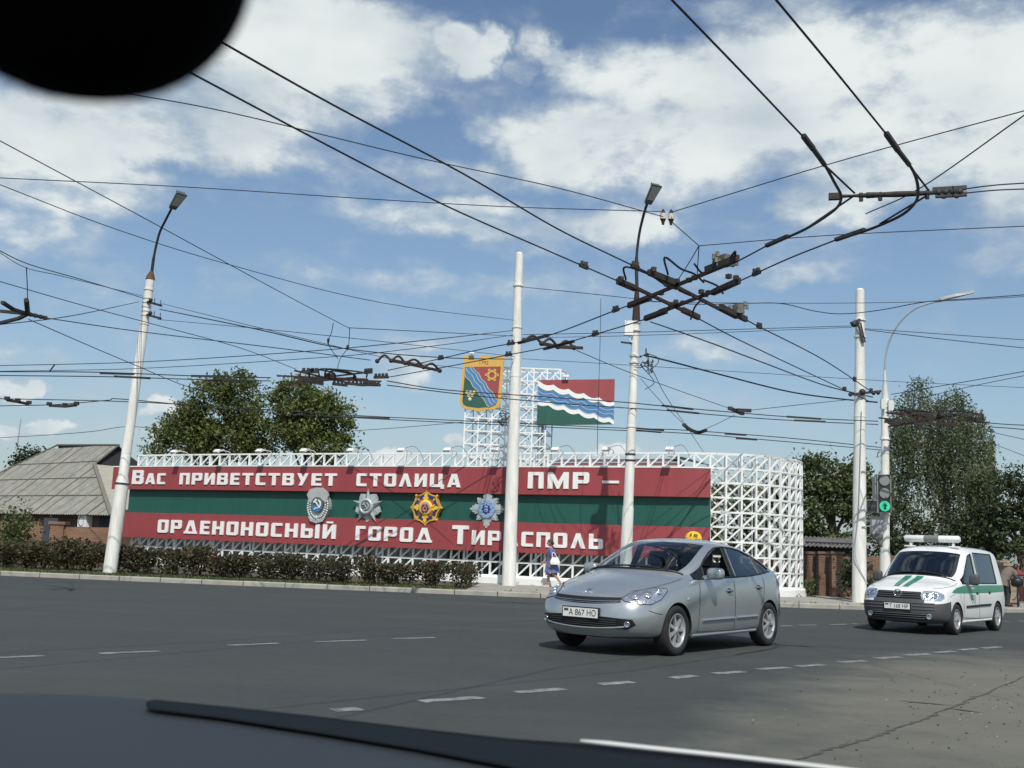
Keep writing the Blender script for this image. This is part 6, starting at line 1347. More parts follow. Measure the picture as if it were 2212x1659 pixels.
def loft_body(name, stations, matf, wheels, wr, ww, hw):
    """closed shell from half cross-sections, smoothed, with wheel arches cut out"""
    K = 11; V = []; F = []; MI = []
    for st in stations:
        for k in range(K): V.append(Vector(st[k]))
        for k in range(1, K - 1): q = st[k]; V.append(Vector((q[0], -q[1], q[2])))
    S = K + K - 2
    def idx(i, k, side): return i * S + k if (side > 0 or k in (0, K - 1)) else i * S + K + k - 1
    for i in range(len(stations) - 1):
        for k in range(K - 1):
            for sd in (1, -1):
                f = [idx(i, k, sd), idx(i, k + 1, sd), idx(i + 1, k + 1, sd), idx(i + 1, k, sd)]
                if sd < 0: f = f[::-1]
                F.append(f); MI.append(matf(i, k))
    for i, flip, bulge in ((0, 1, -.045), (len(stations) - 1, 0, .04)):
        cen = [None] * K
        for k in range(1, K - 1):
            q = V[idx(i, k, 1)]; V.append(Vector((q.x + bulge, 0, q.z))); cen[k] = len(V) - 1
        cen[0], cen[K - 1] = idx(i, 0, 1), idx(i, K - 1, 1)
        for k in range(K - 1):
            for sd in (1, -1):
                f = [idx(i, k, sd), idx(i, k + 1, sd), cen[k + 1], cen[k]]
                f = [a for n_, a in enumerate(f) if a not in f[:n_]]
                if (sd > 0) == bool(flip): f = f[::-1]
                F.append(f); MI.append(matf(-1 if flip else 99, k))
    me = bpy.data.meshes.new(name); me.from_pydata([tuple(v) for v in V], [], F); me.polygons.foreach_set('material_index', MI)
    for _ in range(9): me.materials.append(M['under'])
    bm = bmesh.new(); bm.from_mesh(me); bm.verts.ensure_lookup_table(); cl = bm.edges.layers.float.get('crease_edge') or bm.edges.layers.float.new('crease_edge')
    for i in range(4, len(stations) - 3):                    # the window line stays crisp
        for k in (6, 7):
            for sd in (1, -1):
                e = bm.edges.get((bm.verts[idx(i, k, sd)], bm.verts[idx(i + 1, k, sd)]))
                if e: e[cl] = .85
    bmesh.ops.recalc_face_normals(bm, faces=bm.faces); bm.to_mesh(me); bm.free()
    o = bpy.data.objects.new(name, me); COL.objects.link(o)
    s = o.modifiers.new('s', 'SUBSURF'); s.levels = 3; s.render_levels = 3
    cut = []
    for (wx, wy) in wheels:
        cb = MB(); Mx = Matrix.Rotation(R(90), 3, 'X'); cb.tube([(wx, wy * .62, wr * .98), (wx, wy * 1.4, wr * .98)], wr * 1.13, 40, m=7); c = cb.build('cutter', [M['under']] * 9)
        bo = o.modifiers.new('b', 'BOOLEAN'); bo.operation = 'DIFFERENCE'; bo.object = c; bo.solver = 'EXACT'; cut.append(c)
    dg = bpy.context.evaluated_depsgraph_get(); dg.update(); ev = o.evaluated_get(dg); out = bpy.data.meshes.new_from_object(ev)
    for c in cut + [o]: bpy.data.objects.remove(c)
    return out
class Shell:
    def __init__(s, me): s.me = me; s.bvh = BVHTree.FromPolygons([v.co for v in me.vertices], [tuple(p.vertices) for p in me.polygons])
    def hit(s, o, d):
        h = s.bvh.ray_cast(Vector(o), Vector(d).normalized())
        if h[0] is None: h = s.bvh.find_nearest(Vector(o) + Vector(d).normalized() * 2.2)
        return h[0], h[1]
    def split(s, names, parent):
        """one object per material slot: names = {slot: [(name, material, test)]}"""
        me = s.me; res = []
        for slot, defs in names.items():
            for (nm, m, test) in defs:
                b = MB(); mp = {}
                for p in me.polygons:
                    if p.material_index != slot or not test(p.center): continue
                    f = []
                    for i in p.vertices:
                        if i not in mp: mp[i] = len(b.v); b.v.append(tuple(me.vertices[i].co))
                        f.append(mp[i])
                    b.f.append(tuple(f)); b.m.append(0); b.s.append(True)
                if b.f: res.append(b.build(nm, m, parent, None, 38))
        return res
    def side(s, pts, sgn, step=.04, off=.003):
        out = []
        for (x0, z0), (x1, z1) in zip(pts, pts[1:]):
            n = max(1, int(math.hypot(x1 - x0, z1 - z0) / step))
            for i in range(n): f = i / n; out.append((x0 + (x1 - x0) * f, z0 + (z1 - z0) * f))
        out.append(pts[-1]); P = []
        for x, z in out:
            h, nn = s.hit((x, sgn * 3, z), (0, -sgn, 0)); P.append(h + Vector((0, sgn * off, 0)))
        return P
    def patch(s, poly, fr, off, res=.035, thick=0.0):
        """conformal skin over the shell: outline in the plane (origin, ax, ay), cast along -outward"""
        o, ax, ay, an = fr; pts = []
        n = len(poly); ed = []
        for i in range(n):
            a, c = Vector(poly[i]), Vector(poly[(i + 1) % n]); k = max(1, int((c - a).length / res))
            for j in range(k): pts.append(a.lerp(c, j / k))
        nb = len(pts); ed = [(i, (i + 1) % nb) for i in range(nb)]
        xs_ = [p[0] for p in poly]; ys_ = [p[1] for p in poly]; x = min(xs_) + res * .5
        while x < max(xs_):
            y = min(ys_) + res * .5
            while y < max(ys_):
                if inside((x, y), poly) and min((Vector((x, y)) - q).length for q in pts[:nb]) > res * .45: pts.append(Vector((x, y)))
                y += res
            x += res
        r_ = delaunay_2d_cdt(pts, ed, [], 1, 1e-5); b = MB(); vs = []
        for q in r_[0]:
            h, nn = s.hit(o + ax * q.x + ay * q.y + an * 2.5, -an)
            if nn.dot(an) < 0: nn = -nn
            vs.append(h + nn * off)
        b.add(vs, [tuple(f) for f in r_[2]], 0, True)
        return b
def wheel(parent, x, y, r, w, spokes, sgn, steer=0.0, rimr=.66, cover=False):
    Mx = Matrix.Rotation(R(90) * -sgn, 3, 'X'); Mz = Matrix.Rotation(steer, 3, 'Z'); Q = Mz @ Mx; c = Vector((x, y, r))
    b = MB(); b.lathe([(r * .62, -w * .5), (r * .90, -w * .5), (r * .985, -w * .36), (r, -w * .1), (r, w * .2), (r * .985, w * .38), (r * .93, w * .5), (r * .80, w * .52), (r * rimr, w * .46), (r * .60, w * .30)], c, 40, Q); wh = b.build('wheel', M['tyre'], parent)
    b = MB(); b.lathe([(r * rimr * 1.02, w * .47), (r * rimr * .94, w * .49), (r * rimr * .90, w * .40), (r * rimr * .86, w * .1)], c, 40, Q); f_ = w * .40
    for i in range(spokes):
        a = 2 * PI * i / spokes; d = Vector((math.cos(a), math.sin(a), 0)); t_ = Vector((-d.y, d.x, 0)); hw_ = r * (.055 if not cover else .10)
        P = [d * r * .12 + t_ * hw_ * .8, d * r * rimr * .93 + t_ * hw_ * 1.15, d * r * rimr * .93 - t_ * hw_ * 1.15, d * r * .12 - t_ * hw_ * .8]
        b.add([c + Q @ (p + Vector((0, 0, f_ * (1.12 if i_ in (0, 3) else 1.0)))) for i_, p in enumerate(P)] + [c + Q @ (p + Vector((0, 0, f_ - .03))) for p in P], [(0, 1, 2, 3), (0, 4, 5, 1), (2, 6, 7, 3), (1, 5, 6, 2)])
    b.lathe([(.001, f_ * 1.2), (r * .13, f_ * 1.17), (r * .16, f_ * 1.0), (r * .16, f_ * .7)], c, 16, Q); b.build('rim', M['alloy'], wh)
    b = MB(); b.lathe([(.001, w * .05), (r * .55, w * .05), (r * rimr * .9, w * .2)], c, 24, Q); b.build('brake_disc', mat('brake_dark', (.03, .03, .03), .6), wh)
    return wh
def seat(parent, x, y, z=.42):
    b = MB(); b.box((x, y, z), (.5, .48, .16)); Rm = Matrix.Rotation(R(18), 3, 'Y'); b.box((x + .34, y, z + .36), (.14, .46, .62), Rm); b.box((x + .46, y, z + .78), (.10, .26, .19), Rm); return b.build('seat', M['seat'], parent)
def steering(parent, x, y, z):
    b = MB(); Mx = Matrix.Rotation(R(-62), 3, 'Y'); b.lathe([(.17, -.014), (.185, 0), (.17, .014), (.155, 0), (.17, -.014)], (x, y, z), 24, Mx); b.box((x, y, z), (.3, .04, .03), Mx); b.box((x, y, z), (.03, .12, .03), Mx); return b.build('steering_wheel', M['trim'], parent)
def plate(parent, pos, ang, txt, w=.50, tilt=0.0):
    an = Matrix.Rotation(tilt, 3, 'Y') @ Vector((-1, 0, 0)); ax = Vector((0, -1, 0)); ay = ax.cross(an) * -1
    if ay.z < 0: ay = -ay
    ax = ay.cross(an); b = MB(); fr = (Vector(pos), ax, ay, an); b.prism([(-w / 2, -.056), (w / 2, -.056), (w / 2, .056), (-w / 2, .056)], fr, -.02, .006); p = b.build('number_plate', M['plate'], parent)
    b = MB(); b.prism([(-w / 2 - .014, -.07), (w / 2 + .014, -.07), (w / 2 + .014, .07), (-w / 2 - .014, .07)], fr, -.03, .0); b.build('plate_frame', M['trim'], p)
    f2 = (fr[0] + ax * .035 + an * .0075 - ay * .004, ax, ay, an); text_on(txt, .105, f2, 'lettering', M['ink'], p, .001, .92)
    b = MB(); f3 = (fr[0] - ax * (w / 2 - .05) + ay * .028 + an * .007, ax, ay, an); b.prism([(-.032, -.016), (.032, -.016), (.032, .016), (-.032, .016)], f3, 0, .001)
    b.build('plate_flag', mat('plate_flag', (.05, .08, .05), .6), p); return p
def place_car(root, fw, rw, wf, wrr, sgn=-1):
    """fw, rw: world contact points of the near-side wheels; wf, wrr: the same in car coordinates"""
    dl = Vector((wrr[0] - wf[0], 0)); d = rw - fw; s = (d.length) / (wrr[0] - wf[0]); ang = math.atan2(d.y, d.x)
    root.rotation_euler = (0, 0, ang); root.scale = (s, s, s); Rz = Matrix.Rotation(ang, 3, 'Z'); root.location = fw - Rz @ (Vector((wf[0], wf[1], 0)) * s)
    return s

# ---- silver hatchback taxi ----
ST = [
 [(.10,0,.21),(.13,.50,.21),(.04,.53,.30),(.00,.54,.44),(.02,.54,.55),(.05,.53,.63),(.09,.50,.69),(.13,.38,.725),(.145,.25,.738),(.145,.12,.742),(.145,0,.744)],
 [(.35,0,.20),(.36,.70,.20),(.25,.775,.30),(.20,.79,.44),(.22,.79,.55),(.26,.775,.66),(.31,.73,.74),(.35,.54,.795),(.36,.37,.815),(.36,.18,.825),(.36,0,.828)],
 [(.6,0,.19),(.6,.76,.19),(.58,.845,.30),(.55,.855,.46),(.55,.852,.60),(.57,.83,.74),(.60,.78,.835),(.62,.58,.885),(.62,.39,.905),(.62,.19,.915),(.62,0,.918)],
 [(.92,0,.18),(.92,.78,.18),(.92,.862,.28),(.92,.868,.48),(.92,.866,.66),(.92,.848,.82),(.93,.805,.905),(.95,.61,.955),(.93,.41,.978),(.92,.2,.99),(.92,0,.995)],
 [(1.3,0,.17),(1.3,.78,.17),(1.3,.862,.27),(1.3,.868,.48),(1.3,.868,.70),(1.30,.855,.865),(1.35,.832,.945),(1.38,.80,.985),(1.22,.745,1.015),(1.10,.42,1.04),(1.05,0,1.045)],
 [(1.75,0,.17),(1.75,.78,.17),(1.75,.862,.27),(1.75,.87,.48),(1.75,.87,.70),(1.75,.855,.885),(1.75,.832,.96),(1.80,.745,1.205),(1.70,.70,1.245),(1.50,.41,1.27),(1.44,0,1.275)],
 [(2.2,0,.17),(2.2,.78,.17),(2.2,.862,.27),(2.2,.87,.48),(2.2,.87,.70),(2.2,.855,.90),(2.2,.832,.98),(2.2,.672,1.375),(2.08,.62,1.43),(1.90,.37,1.455),(1.84,0,1.465)],
 [(2.42,0,.17),(2.42,.78,.17),(2.42,.862,.27),(2.42,.87,.48),(2.42,.87,.70),(2.42,.855,.905),(2.42,.832,.985),(2.42,.655,1.395),(2.40,.595,1.455),(2.35,.34,1.49),(2.33,0,1.497)],
 [(2.50,0,.17),(2.50,.78,.17),(2.50,.862,.27),(2.50,.87,.48),(2.50,.87,.70),(2.50,.855,.908),(2.50,.832,.99),(2.50,.652,1.395),(2.49,.592,1.458),(2.48,.335,1.493),(2.47,0,1.50)],
 [(3.0,0,.18),(3.0,.78,.18),(3.0,.862,.27),(3.0,.868,.48),(3.0,.868,.70),(3.0,.855,.925),(3.0,.826,1.01),(3.0,.645,1.36),(3.0,.585,1.42),(3.0,.335,1.46),(3.0,0,1.468)],
 [(3.36,0,.19),(3.36,.78,.19),(3.36,.86,.28),(3.36,.866,.48),(3.36,.866,.70),(3.36,.85,.95),(3.36,.812,1.035),(3.36,.645,1.285),(3.38,.58,1.352),(3.38,.335,1.40),(3.38,0,1.41)],
 [(3.43,0,.19),(3.43,.78,.19),(3.43,.86,.28),(3.43,.866,.48),(3.43,.866,.70),(3.43,.848,.955),(3.43,.808,1.04),(3.43,.648,1.268),(3.45,.58,1.335),(3.45,.335,1.385),(3.45,0,1.395)],
 [(3.8,0,.2),(3.8,.76,.2),(3.8,.85,.29),(3.8,.858,.48),(3.8,.858,.70),(3.8,.835,.965),(3.78,.79,1.062),(3.76,.71,1.135),(3.82,.585,1.245),(3.84,.335,1.295),(3.84,0,1.305)],
 [(4.1,0,.22),(4.12,.72,.22),(4.12,.80,.31),(4.12,.82,.48),(4.12,.82,.70),(4.10,.80,.92),(4.10,.765,1.01),(4.10,.725,1.055),(4.13,.60,1.12),(4.16,.335,1.16),(4.17,0,1.17)],
 [(4.36,0,.26),(4.34,.58,.26),(4.36,.64,.33),(4.39,.66,.48),(4.38,.66,.68),(4.31,.64,.88),(4.27,.62,.96),(4.25,.58,1.00),(4.24,.50,1.05),(4.24,.30,1.09),(4.24,0,1.10)]]
def pm(i, k):
    if k == 0: return 7
    if k in (8, 9) and i in (4, 5): return 1
    if k == 6 and 4 <= i <= 6: return 2
    if k == 6 and 8 <= i <= 9: return 3
    if k == 6 and i == 11: return 4
    if k in (8, 9) and i in (12,): return 5
    return 0
WX, WXR, WR_ = .90, 3.60, .315
car = thing('taxi_car', 'silver hatchback taxi with a yellow roof sign and its driver window open', 'car', (0, 0, 0))
sh_ = Shell(loft_body('taxi_shell', ST, pm, [(WX, .75), (WX, -.75), (WXR, .75), (WXR, -.75)], WR_, .2, .86))
any_ = lambda c: True
inF = lambda c: abs(c.y) > .55 and 1.48 < c.x < 2.47 and c.z > .27; inR = lambda c: abs(c.y) > .55 and 2.47 <= c.x < 3.42 and c.z > .27 and (c.x - WXR) ** 2 + (c.z - .31) ** 2 > .43 ** 2
sh_.split({0: [('body', M['car_silver'], lambda c: not inF(c) and not inR(c)), ('front_door', M['car_silver'], lambda c: inF(c) and c.y < 0), ('front_door', M['car_silver'], lambda c: inF(c) and c.y > 0), ('rear_door', M['car_silver'], lambda c: inR(c) and c.y < 0), ('rear_door', M['car_silver'], lambda c: inR(c) and c.y > 0)],
           1: [('windscreen', M['glass'], any_)], 2: [('door_window', M['glass'], lambda c: c.y > 0 or c.x < 1.66)], 3: [('door_window', M['glass'], lambda c: c.y > 0), ('door_window', M['glass_dark'], lambda c: c.y < 0)],
           4: [('quarter_window', M['glass'], lambda c: c.y > 0), ('quarter_window', M['glass_dark'], lambda c: c.y < 0)], 5: [('rear_window', M['glass'], any_)], 7: [('underbody', M['under'], any_)]}, car)
for sg in (-1, 1):
    b = MB()
    L = [(1.48, .90), (1.46, .72), (1.44, .50), (1.42, .28), (2.46, .27), (3.18, .29), (3.22, .40), (3.30, .56), (3.40, .70), (3.44, .86), (3.42, .98)]
    b.tube(sh_.side(L, sg, off=.0), .006, 4, False); b.tube(sh_.side([(2.46, .27), (2.475, .60), (2.47, .93)], sg, off=.0), .006, 4, False); b.build('door_gap', M['gap'], car)
    b = MB(); b.tube(sh_.side([(1.40, .955), (1.75, .962), (2.2, .978), (2.46, .985), (3.0, 1.005), (3.40, 1.035), (3.76, 1.07)], sg, off=.002), .013, 5); b.tube(sh_.side([(1.40, .96), (1.60, 1.085), (1.80, 1.21), (2.0, 1.305), (2.2, 1.37), (2.45, 1.39), (2.75, 1.382), (3.0, 1.355), (3.38, 1.275), (3.62, 1.19), (3.76, 1.10)], sg, off=.002), .014, 5)
    for a_, c_ in (((2.42, .985), (2.42, 1.385)), ((2.50, .99), (2.50, 1.385)), ((3.36, 1.035), (3.36, 1.28)), ((3.43, 1.04), (3.43, 1.262)), ((1.64, .965), (1.66, 1.11))): b.tube(sh_.side([a_, c_], sg, off=.003), .014, 5)
    b.build('window_trim', M['trim'], car)
    b = sh_.patch([(2.40, .985), (2.52, .985), (2.52, 1.39), (2.40, 1.39)], (Vector((0, 0, 0)), Vector((1, 0, 0)), Vector((0, 0, 1)), Vector((0, sg, 0))), .004); b.build('pillar_trim', M['trim'], car)
    b = sh_.patch([(1.42, .955), (1.65, .965), (1.67, 1.10)], (Vector((0, 0, 0)), Vector((1, 0, 0)), Vector((0, 0, 1)), Vector((0, sg, 0))), .004); b.build('mirror_base', M['trim'], car)
    b = MB(); b.tube(sh_.side([(1.52, .425), (2.44, .435)], sg, off=.008), .020, 5); b.tube(sh_.side([(2.50, .437), (3.17, .445)], sg, off=.008), .020, 5); b.build('side_moulding', M['car_silver'], car)
    b = MB(); b.tube(sh_.side([(1.32, .235), (3.2, .245)], sg, off=.0), .026, 6); b.build('sill', M['car_silver'], car)
    for x, z in ((2.30, .80), (3.24, .84)):
        h, n_ = sh_.hit((x, sg * 3, z), (0, -sg, 0)); b = MB(); b.ball(h, (.07, .012, .035), 10, 6); b.build('handle_cup', M['trim'], car); b = MB(); b.tube(spline([h + Vector((-.09, sg * .0, .0)), h + Vector((-.04, sg * .03, .005)), h + Vector((.05, sg * .03, .005)), h + Vector((.09, sg * .0, .0))], 4), .016, 6); b.build('door_handle', M['chrome'], car)
    # mirror
    b = MB(); p = Vector((1.66, sg * .985, 1.03)); b.rbox(p, (.075, .115, .078), .6); b.beam(p + Vector((.0, -sg * .08, -.04)), p + Vector((-.02, -sg * .17, -.06)), .07, .05); mm_ = b.build('wing_mirror', M['car_silver'], car)
    # head lamp
    fr = (Vector((0, 0, 0)), Vector((0, sg * -.8, 0)) + Vector((-.6, 0, 0)) * 0, Vector((0, 0, 1)), Vector((-.80, sg * .52, .32)).normalized())
    ax = Vector((.0, sg, 0)); an = Vector((-.82, sg * .50, .30)).normalized(); ax = (ax - an * ax.dot(an)).normalized(); ay = ax.cross(an); ay = ay if ay.z > 0 else -ay
    hc, _h = sh_.hit(Vector((.34, sg * .66, .72)) + an * 1.5, -an); fr = (hc, ax, ay, an); 
    PL = [(-.19, -.12), (.0, -.12), (.13, -.07), (.23, .04), (.29, .20), (.27, .235), (.12, .19), (-.03, .11), (-.15, .02), (-.24, -.09)]
    hl = sh_.patch(PL, fr, .004).build('headlight', M['lamp_inner'], car); b = MB(); rim_ = []
    for (xa, ya), (xb, yb) in zip(PL, PL[1:] + PL[:1]):
        for i_ in range(4): f_ = i_ / 4; rim_.append(sh_.hit(hc + ax * (xa + (xb - xa) * f_) + ay * (ya + (yb - ya) * f_) + an * 2, -an)[0] + an * .004)
    b.tube(rim_ + rim_[:1], .006, 5, False); b.build('lamp_seal', M['gap'], hl)
    b = MB()
    for (x, y, r_) in ((-.08, -.03, .058), (.06, .045, .065), (.18, .14, .048)):
        h, n_ = sh_.hit(hc + ax * x + ay * y + an * 2, -an); n_ = n_ if n_.dot(an) > 0 else -n_; q = n_.to_track_quat('Z', 'Y').to_matrix(); b.lathe([(r_, .004), (r_ * .95, .018), (r_ * .5, .012), (.001, .03)], h, 18, q)
    b.build('bulb_ring', M['lamp_inner'], hl)
    # fog lamp
    h, n_ = sh_.hit((-2, sg * .61, .395), (1, 0, 0)); q = Vector((-1, sg * .3, 0)).normalized().to_track_quat('Z', 'Y').to_matrix(); b = MB(); b.lathe([(.036, .0), (.040, .012), (.030, .014), (.022, .008), (.001, .014)], h + Vector((-.012, 0, 0)), 18, q); b.build('fog_lamp', M['chrome'], car)
    wheel(car, WX, sg * .755, WR_, .20, 7, sg, R(0)); wheel(car, WXR, sg * .755, WR_, .20, 7, sg)
FX = (Vector((0, 0, 0)), Vector((0, 1, 0)), Vector((0, 0, 1)), Vector((-1, 0, 0)))
sh_.patch([(-.60, .335), (.60, .335), (.69, .39), (.66, .455), (.3, .475), (-.3, .475), (-.66, .455), (-.69, .39)], FX, .003, .05).build('air_intake', M['trim'], car)
b = MB()
for z_ in (.36, .385, .41, .435):
    b.tube([sh_.hit((-2, y_, z_), (1, 0, 0))[0] + Vector((-.006, 0, 0)) for y_ in np.linspace(-.48, .48, 15)], .005, 4)
b.build('intake_bars', M['gap'], car)
FT = (Vector((0, 0, 0)), Vector((0, 1, 0)), Vector((0, 0, 1)), Vector((-.9, 0, .43)).normalized())
def front_line(ys, z0, z1, r, off=.004):
    P = []
    for y_ in ys:
        z = z0 + (z1 - z0) * (abs(y_) / .55) ** 2; h, n_ = sh_.hit((-2, y_, z), (1, 0, 0)); P.append(h + Vector((-off, 0, 0)))
    return P
ys = np.linspace(-.50, .50, 25)
gpoly = [(y_, .618 + .034 * (abs(y_) / .5) ** 2) for y_ in ys] + [(y_, .700 + .012 * (abs(y_) / .5) ** 2) for y_ in ys[::-1]]
sh_.patch(gpoly, FX, .003, .04).build('grille', M['trim'], car)
b = MB(); b.tube(front_line(ys, .655, .672, .008, .008), .008, 5); b.tube(front_line(ys[1:-1], .632, .662, .006, .007), .006, 5); b.build('grille_bar', M['chrome'], car)
b = MB(); b.tube(front_line(np.linspace(-.62, .62, 31), .325, .36, .012, .006), .013, 5); b.build('lip', M['car_silver'], car)
plate(car, (sh_.hit((-2, 0, .505), (1, 0, 0))[0] + Vector((-.02, .0, 0))), 0, 'А 867 НО', .52)
h, n_ = sh_.hit(Vector((.15, 0, .745)) + Vector((-1, 0, .6)), Vector((1, 0, -.6))); q = Vector((-.8, 0, .6)).to_track_quat('Z', 'Y').to_matrix(); b = MB(); b.lathe([(.050, .0), (.054, .008), (.046, .008), (.042, .0)], h + Vector((-.004, 0, .004)), 20, q); 
for rr_ in ((.030, .012),): b.lathe([(rr_[0], .0), (rr_[0] + .004, .008), (rr_[0] - .008, .008)], h + Vector((-.004, 0, .008)), 16, q)
b.build('badge', M['chrome'], car)
def top_line(shell, pts, parent, r=.005, nm='bonnet_gap'):
    b = MB(); P = []
    for (x0, y0), (x1, y1) in zip(pts, pts[1:]):
        for i in range(9): f = i / 9; P.append(shell.hit((x0 + (x1 - x0) * f, y0 + (y1 - y0) * f, 2.4), (0, 0, -1))[0])
    b.tube(P, r, 4, False); return b.build(nm, M['gap'], parent)
for sg in (-1, 1):
    top_line(sh_, [(.33, sg * .50), (.42, sg * .60), (.62, sg * .70), (.90, sg * .745), (1.16, sg * .755)], car)
    b = MB(); b.tube(sh_.side([(.30, .565), (.42, .535), (.535, .52)], sg, off=0), .005, 4, False); b.build('bumper_gap', M['gap'], car)
    q = sh_.hit((1.16, sg * 3, .70), (0, -sg, 0)); b = MB(); b.ball(q[0], (.030, .008, .018), 10, 6); b.build('side_lamp', M['lamp_pale'], car)
for y0, y1 in ((.05, .62), (-.55, .10)):                     # wipers at the foot of the windscreen
    b = MB(); P = [sh_.hit((1.12 + .12 * abs(y_) ** 1.6, y_, 2), (0, 0, -1))[0] + Vector((0, 0, .018)) for y_ in np.linspace(y0, y1, 9)]; b.tube(P, .012, 5); b.build('wiper', M['trim'], car)
b = MB(); P = [sh_.hit((1.075 + .20 * (abs(y_) / .74) ** 2.2, y_, 2), (0, 0, -1))[0] + Vector((0, 0, .004)) for y_ in np.linspace(-.72, .72, 25)]; b.tube(P, .018, 5); b.build('cowl', M['trim'], car)
b = MB(); b.box((1.9, 0, .30), (2.6, 1.5, .04)); b.box((1.32, 0, .80), (.42, 1.40, .22)); b.build('dashboard', mat('dash_dark', (.03, .03, .033), .8), car)
for x, y in ((2.0, -.36), (2.0, .36), (2.85, -.36), (2.85, .36)): seat(car, x, y)
steering(car, 1.66, -.36, .88)
b = MB(); b.ball((2.86, .0, 1.50), (.10, .135, .115), 18, 10); tx = b.build('roof_sign', mat('taxi_yellow', (.75, .46, .02), .4, emit=(.9, .6, .05), estr=.05), car); b = MB(); b.box((2.86, 0, 1.485), (.2, .26, .03)); b.build('sign_base', M['trim'], tx)
for s_, y_ in (('6', -.005), ('8', -.055), ('8', -.092)):
    nd = Vector((-.62, y_ * 6.5, .34)).normalized(); c_ = Vector((2.86, 0, 1.50)); e_ = Vector((nd.x * .10, nd.y * .135, nd.z * .115)); e_ = e_ * (1 / max(.01, math.sqrt((e_.x / .10) ** 2 + (e_.y / .135) ** 2 + (e_.z / .115) ** 2)))
    ax = Vector((0, -1, 0)); an = nd; ax = (ax - an * ax.dot(an)).normalized(); e_ = c_ + e_; text_on(s_, .075, (e_ + an * .006, ax, an.cross(ax), an), 'lettering', M['ink'], tx, .002)
b = MB(); b.tube([(3.9, 0, 1.27), (4.0, 0, 1.42)], .006, 5); b.build('antenna', M['trim'], car)
fwp = pZ(1455, 1416.5, 0); Yr = fwp.y
def rear_pt(u, v, fw, L):
    lo, hi = fw.y, fw.y + L
    for _ in range(50):
        m_ = (lo + hi) / 2; p = pY(u, v, m_); p.z = 0
        if (p - fw).length < L: lo = m_
        else: hi = m_
    p = pY(u, v, (lo + hi) / 2); p.z = 0; return p
CS = 1.085
rwp = rear_pt(1654, 1403, fwp, 2.70 * CS)
place_car(car, fwp, rwp, (WX, -.80), (WXR, -.80))

# ---- white van ----
SV = [
 [(.10,0,.22),(.12,.52,.22),(.04,.56,.31),(.00,.57,.46),(.01,.57,.62),(.05,.57,.75),(.09,.55,.84),(.14,.43,.895),(.155,.29,.912),(.155,.14,.918),(.155,0,.92)],
 [(.33,0,.21),(.33,.74,.21),(.22,.82,.31),(.18,.835,.46),(.19,.835,.62),(.25,.82,.77),(.31,.785,.875),(.34,.57,.95),(.35,.37,.972),(.35,.18,.98),(.35,0,.983)],
 [(.6,0,.20),(.6,.80,.20),(.58,.875,.30),(.56,.888,.48),(.56,.888,.68),(.58,.872,.84),(.60,.84,.945),(.62,.61,1.005),(.62,.41,1.03),(.62,.2,1.042),(.62,0,1.045)],
 [(.92,0,.19),(.92,.80,.19),(.92,.89,.28),(.92,.898,.5),(.92,.898,.72),(.92,.888,.88),(.92,.862,.985),(.93,.63,1.06),(.90,.43,1.09),(.88,.2,1.105),(.87,0,1.11)],
 [(1.3,0,.19),(1.3,.80,.19),(1.3,.89,.28),(1.3,.898,.5),(1.3,.898,.72),(1.27,.888,.92),(1.32,.868,1.025),(1.38,.845,1.07),(1.20,.785,1.10),(1.06,.44,1.145),(1.01,0,1.155)],
 [(1.65,0,.19),(1.65,.80,.19),(1.65,.89,.28),(1.65,.90,.5),(1.65,.90,.72),(1.63,.888,.93),(1.64,.868,1.035),(1.70,.795,1.36),(1.55,.745,1.395),(1.40,.44,1.43),(1.35,0,1.44)],
 [(2.0,0,.19),(2.0,.80,.19),(2.0,.89,.28),(2.0,.90,.5),(2.0,.90,.72),(2.0,.888,.93),(2.0,.868,1.035),(2.0,.755,1.62),(1.87,.70,1.68),(1.74,.42,1.72),(1.70,0,1.73)],
 [(2.20,0,.19),(2.20,.80,.19),(2.20,.89,.28),(2.20,.90,.5),(2.20,.90,.72),(2.20,.888,.93),(2.20,.868,1.035),(2.20,.742,1.675),(2.15,.67,1.755),(2.10,.40,1.80),(2.08,0,1.81)],
 [(2.36,0,.19),(2.36,.80,.19),(2.36,.89,.28),(2.36,.90,.5),(2.36,.90,.72),(2.36,.888,.93),(2.36,.868,1.035),(2.36,.738,1.69),(2.36,.665,1.775),(2.36,.40,1.825),(2.36,0,1.835)],
 [(3.0,0,.19),(3.0,.80,.19),(3.0,.89,.28),(3.0,.90,.5),(3.0,.90,.72),(3.0,.888,.93),(3.0,.868,1.035),(3.0,.738,1.69),(3.0,.665,1.775),(3.0,.40,1.828),(3.0,0,1.838)],
 [(3.62,0,.19),(3.62,.80,.19),(3.62,.888,.28),(3.62,.898,.5),(3.62,.898,.72),(3.62,.885,.93),(3.62,.865,1.035),(3.62,.738,1.68),(3.62,.665,1.765),(3.62,.40,1.818),(3.62,0,1.828)],
 [(4.05,0,.22),(4.05,.80,.22),(4.05,.88,.30),(4.05,.89,.5),(4.05,.89,.72),(4.05,.878,.93),(4.05,.858,1.035),(4.03,.735,1.66),(4.05,.66,1.745),(4.07,.40,1.80),(4.08,0,1.81)],
 [(4.28,0,.24),(4.28,.76,.24),(4.30,.83,.32),(4.32,.84,.5),(4.31,.845,.72),(4.29,.83,.93),(4.28,.81,1.04),(4.18,.70,1.62),(4.18,.63,1.70),(4.20,.40,1.755),(4.21,0,1.765)],
 [(4.40,0,.28),(4.38,.60,.28),(4.40,.66,.35),(4.42,.68,.5),(4.41,.69,.72),(4.39,.67,.93),(4.37,.65,1.04),(4.26,.57,1.55),(4.25,.50,1.62),(4.26,.33,1.67),(4.26,0,1.68)]]
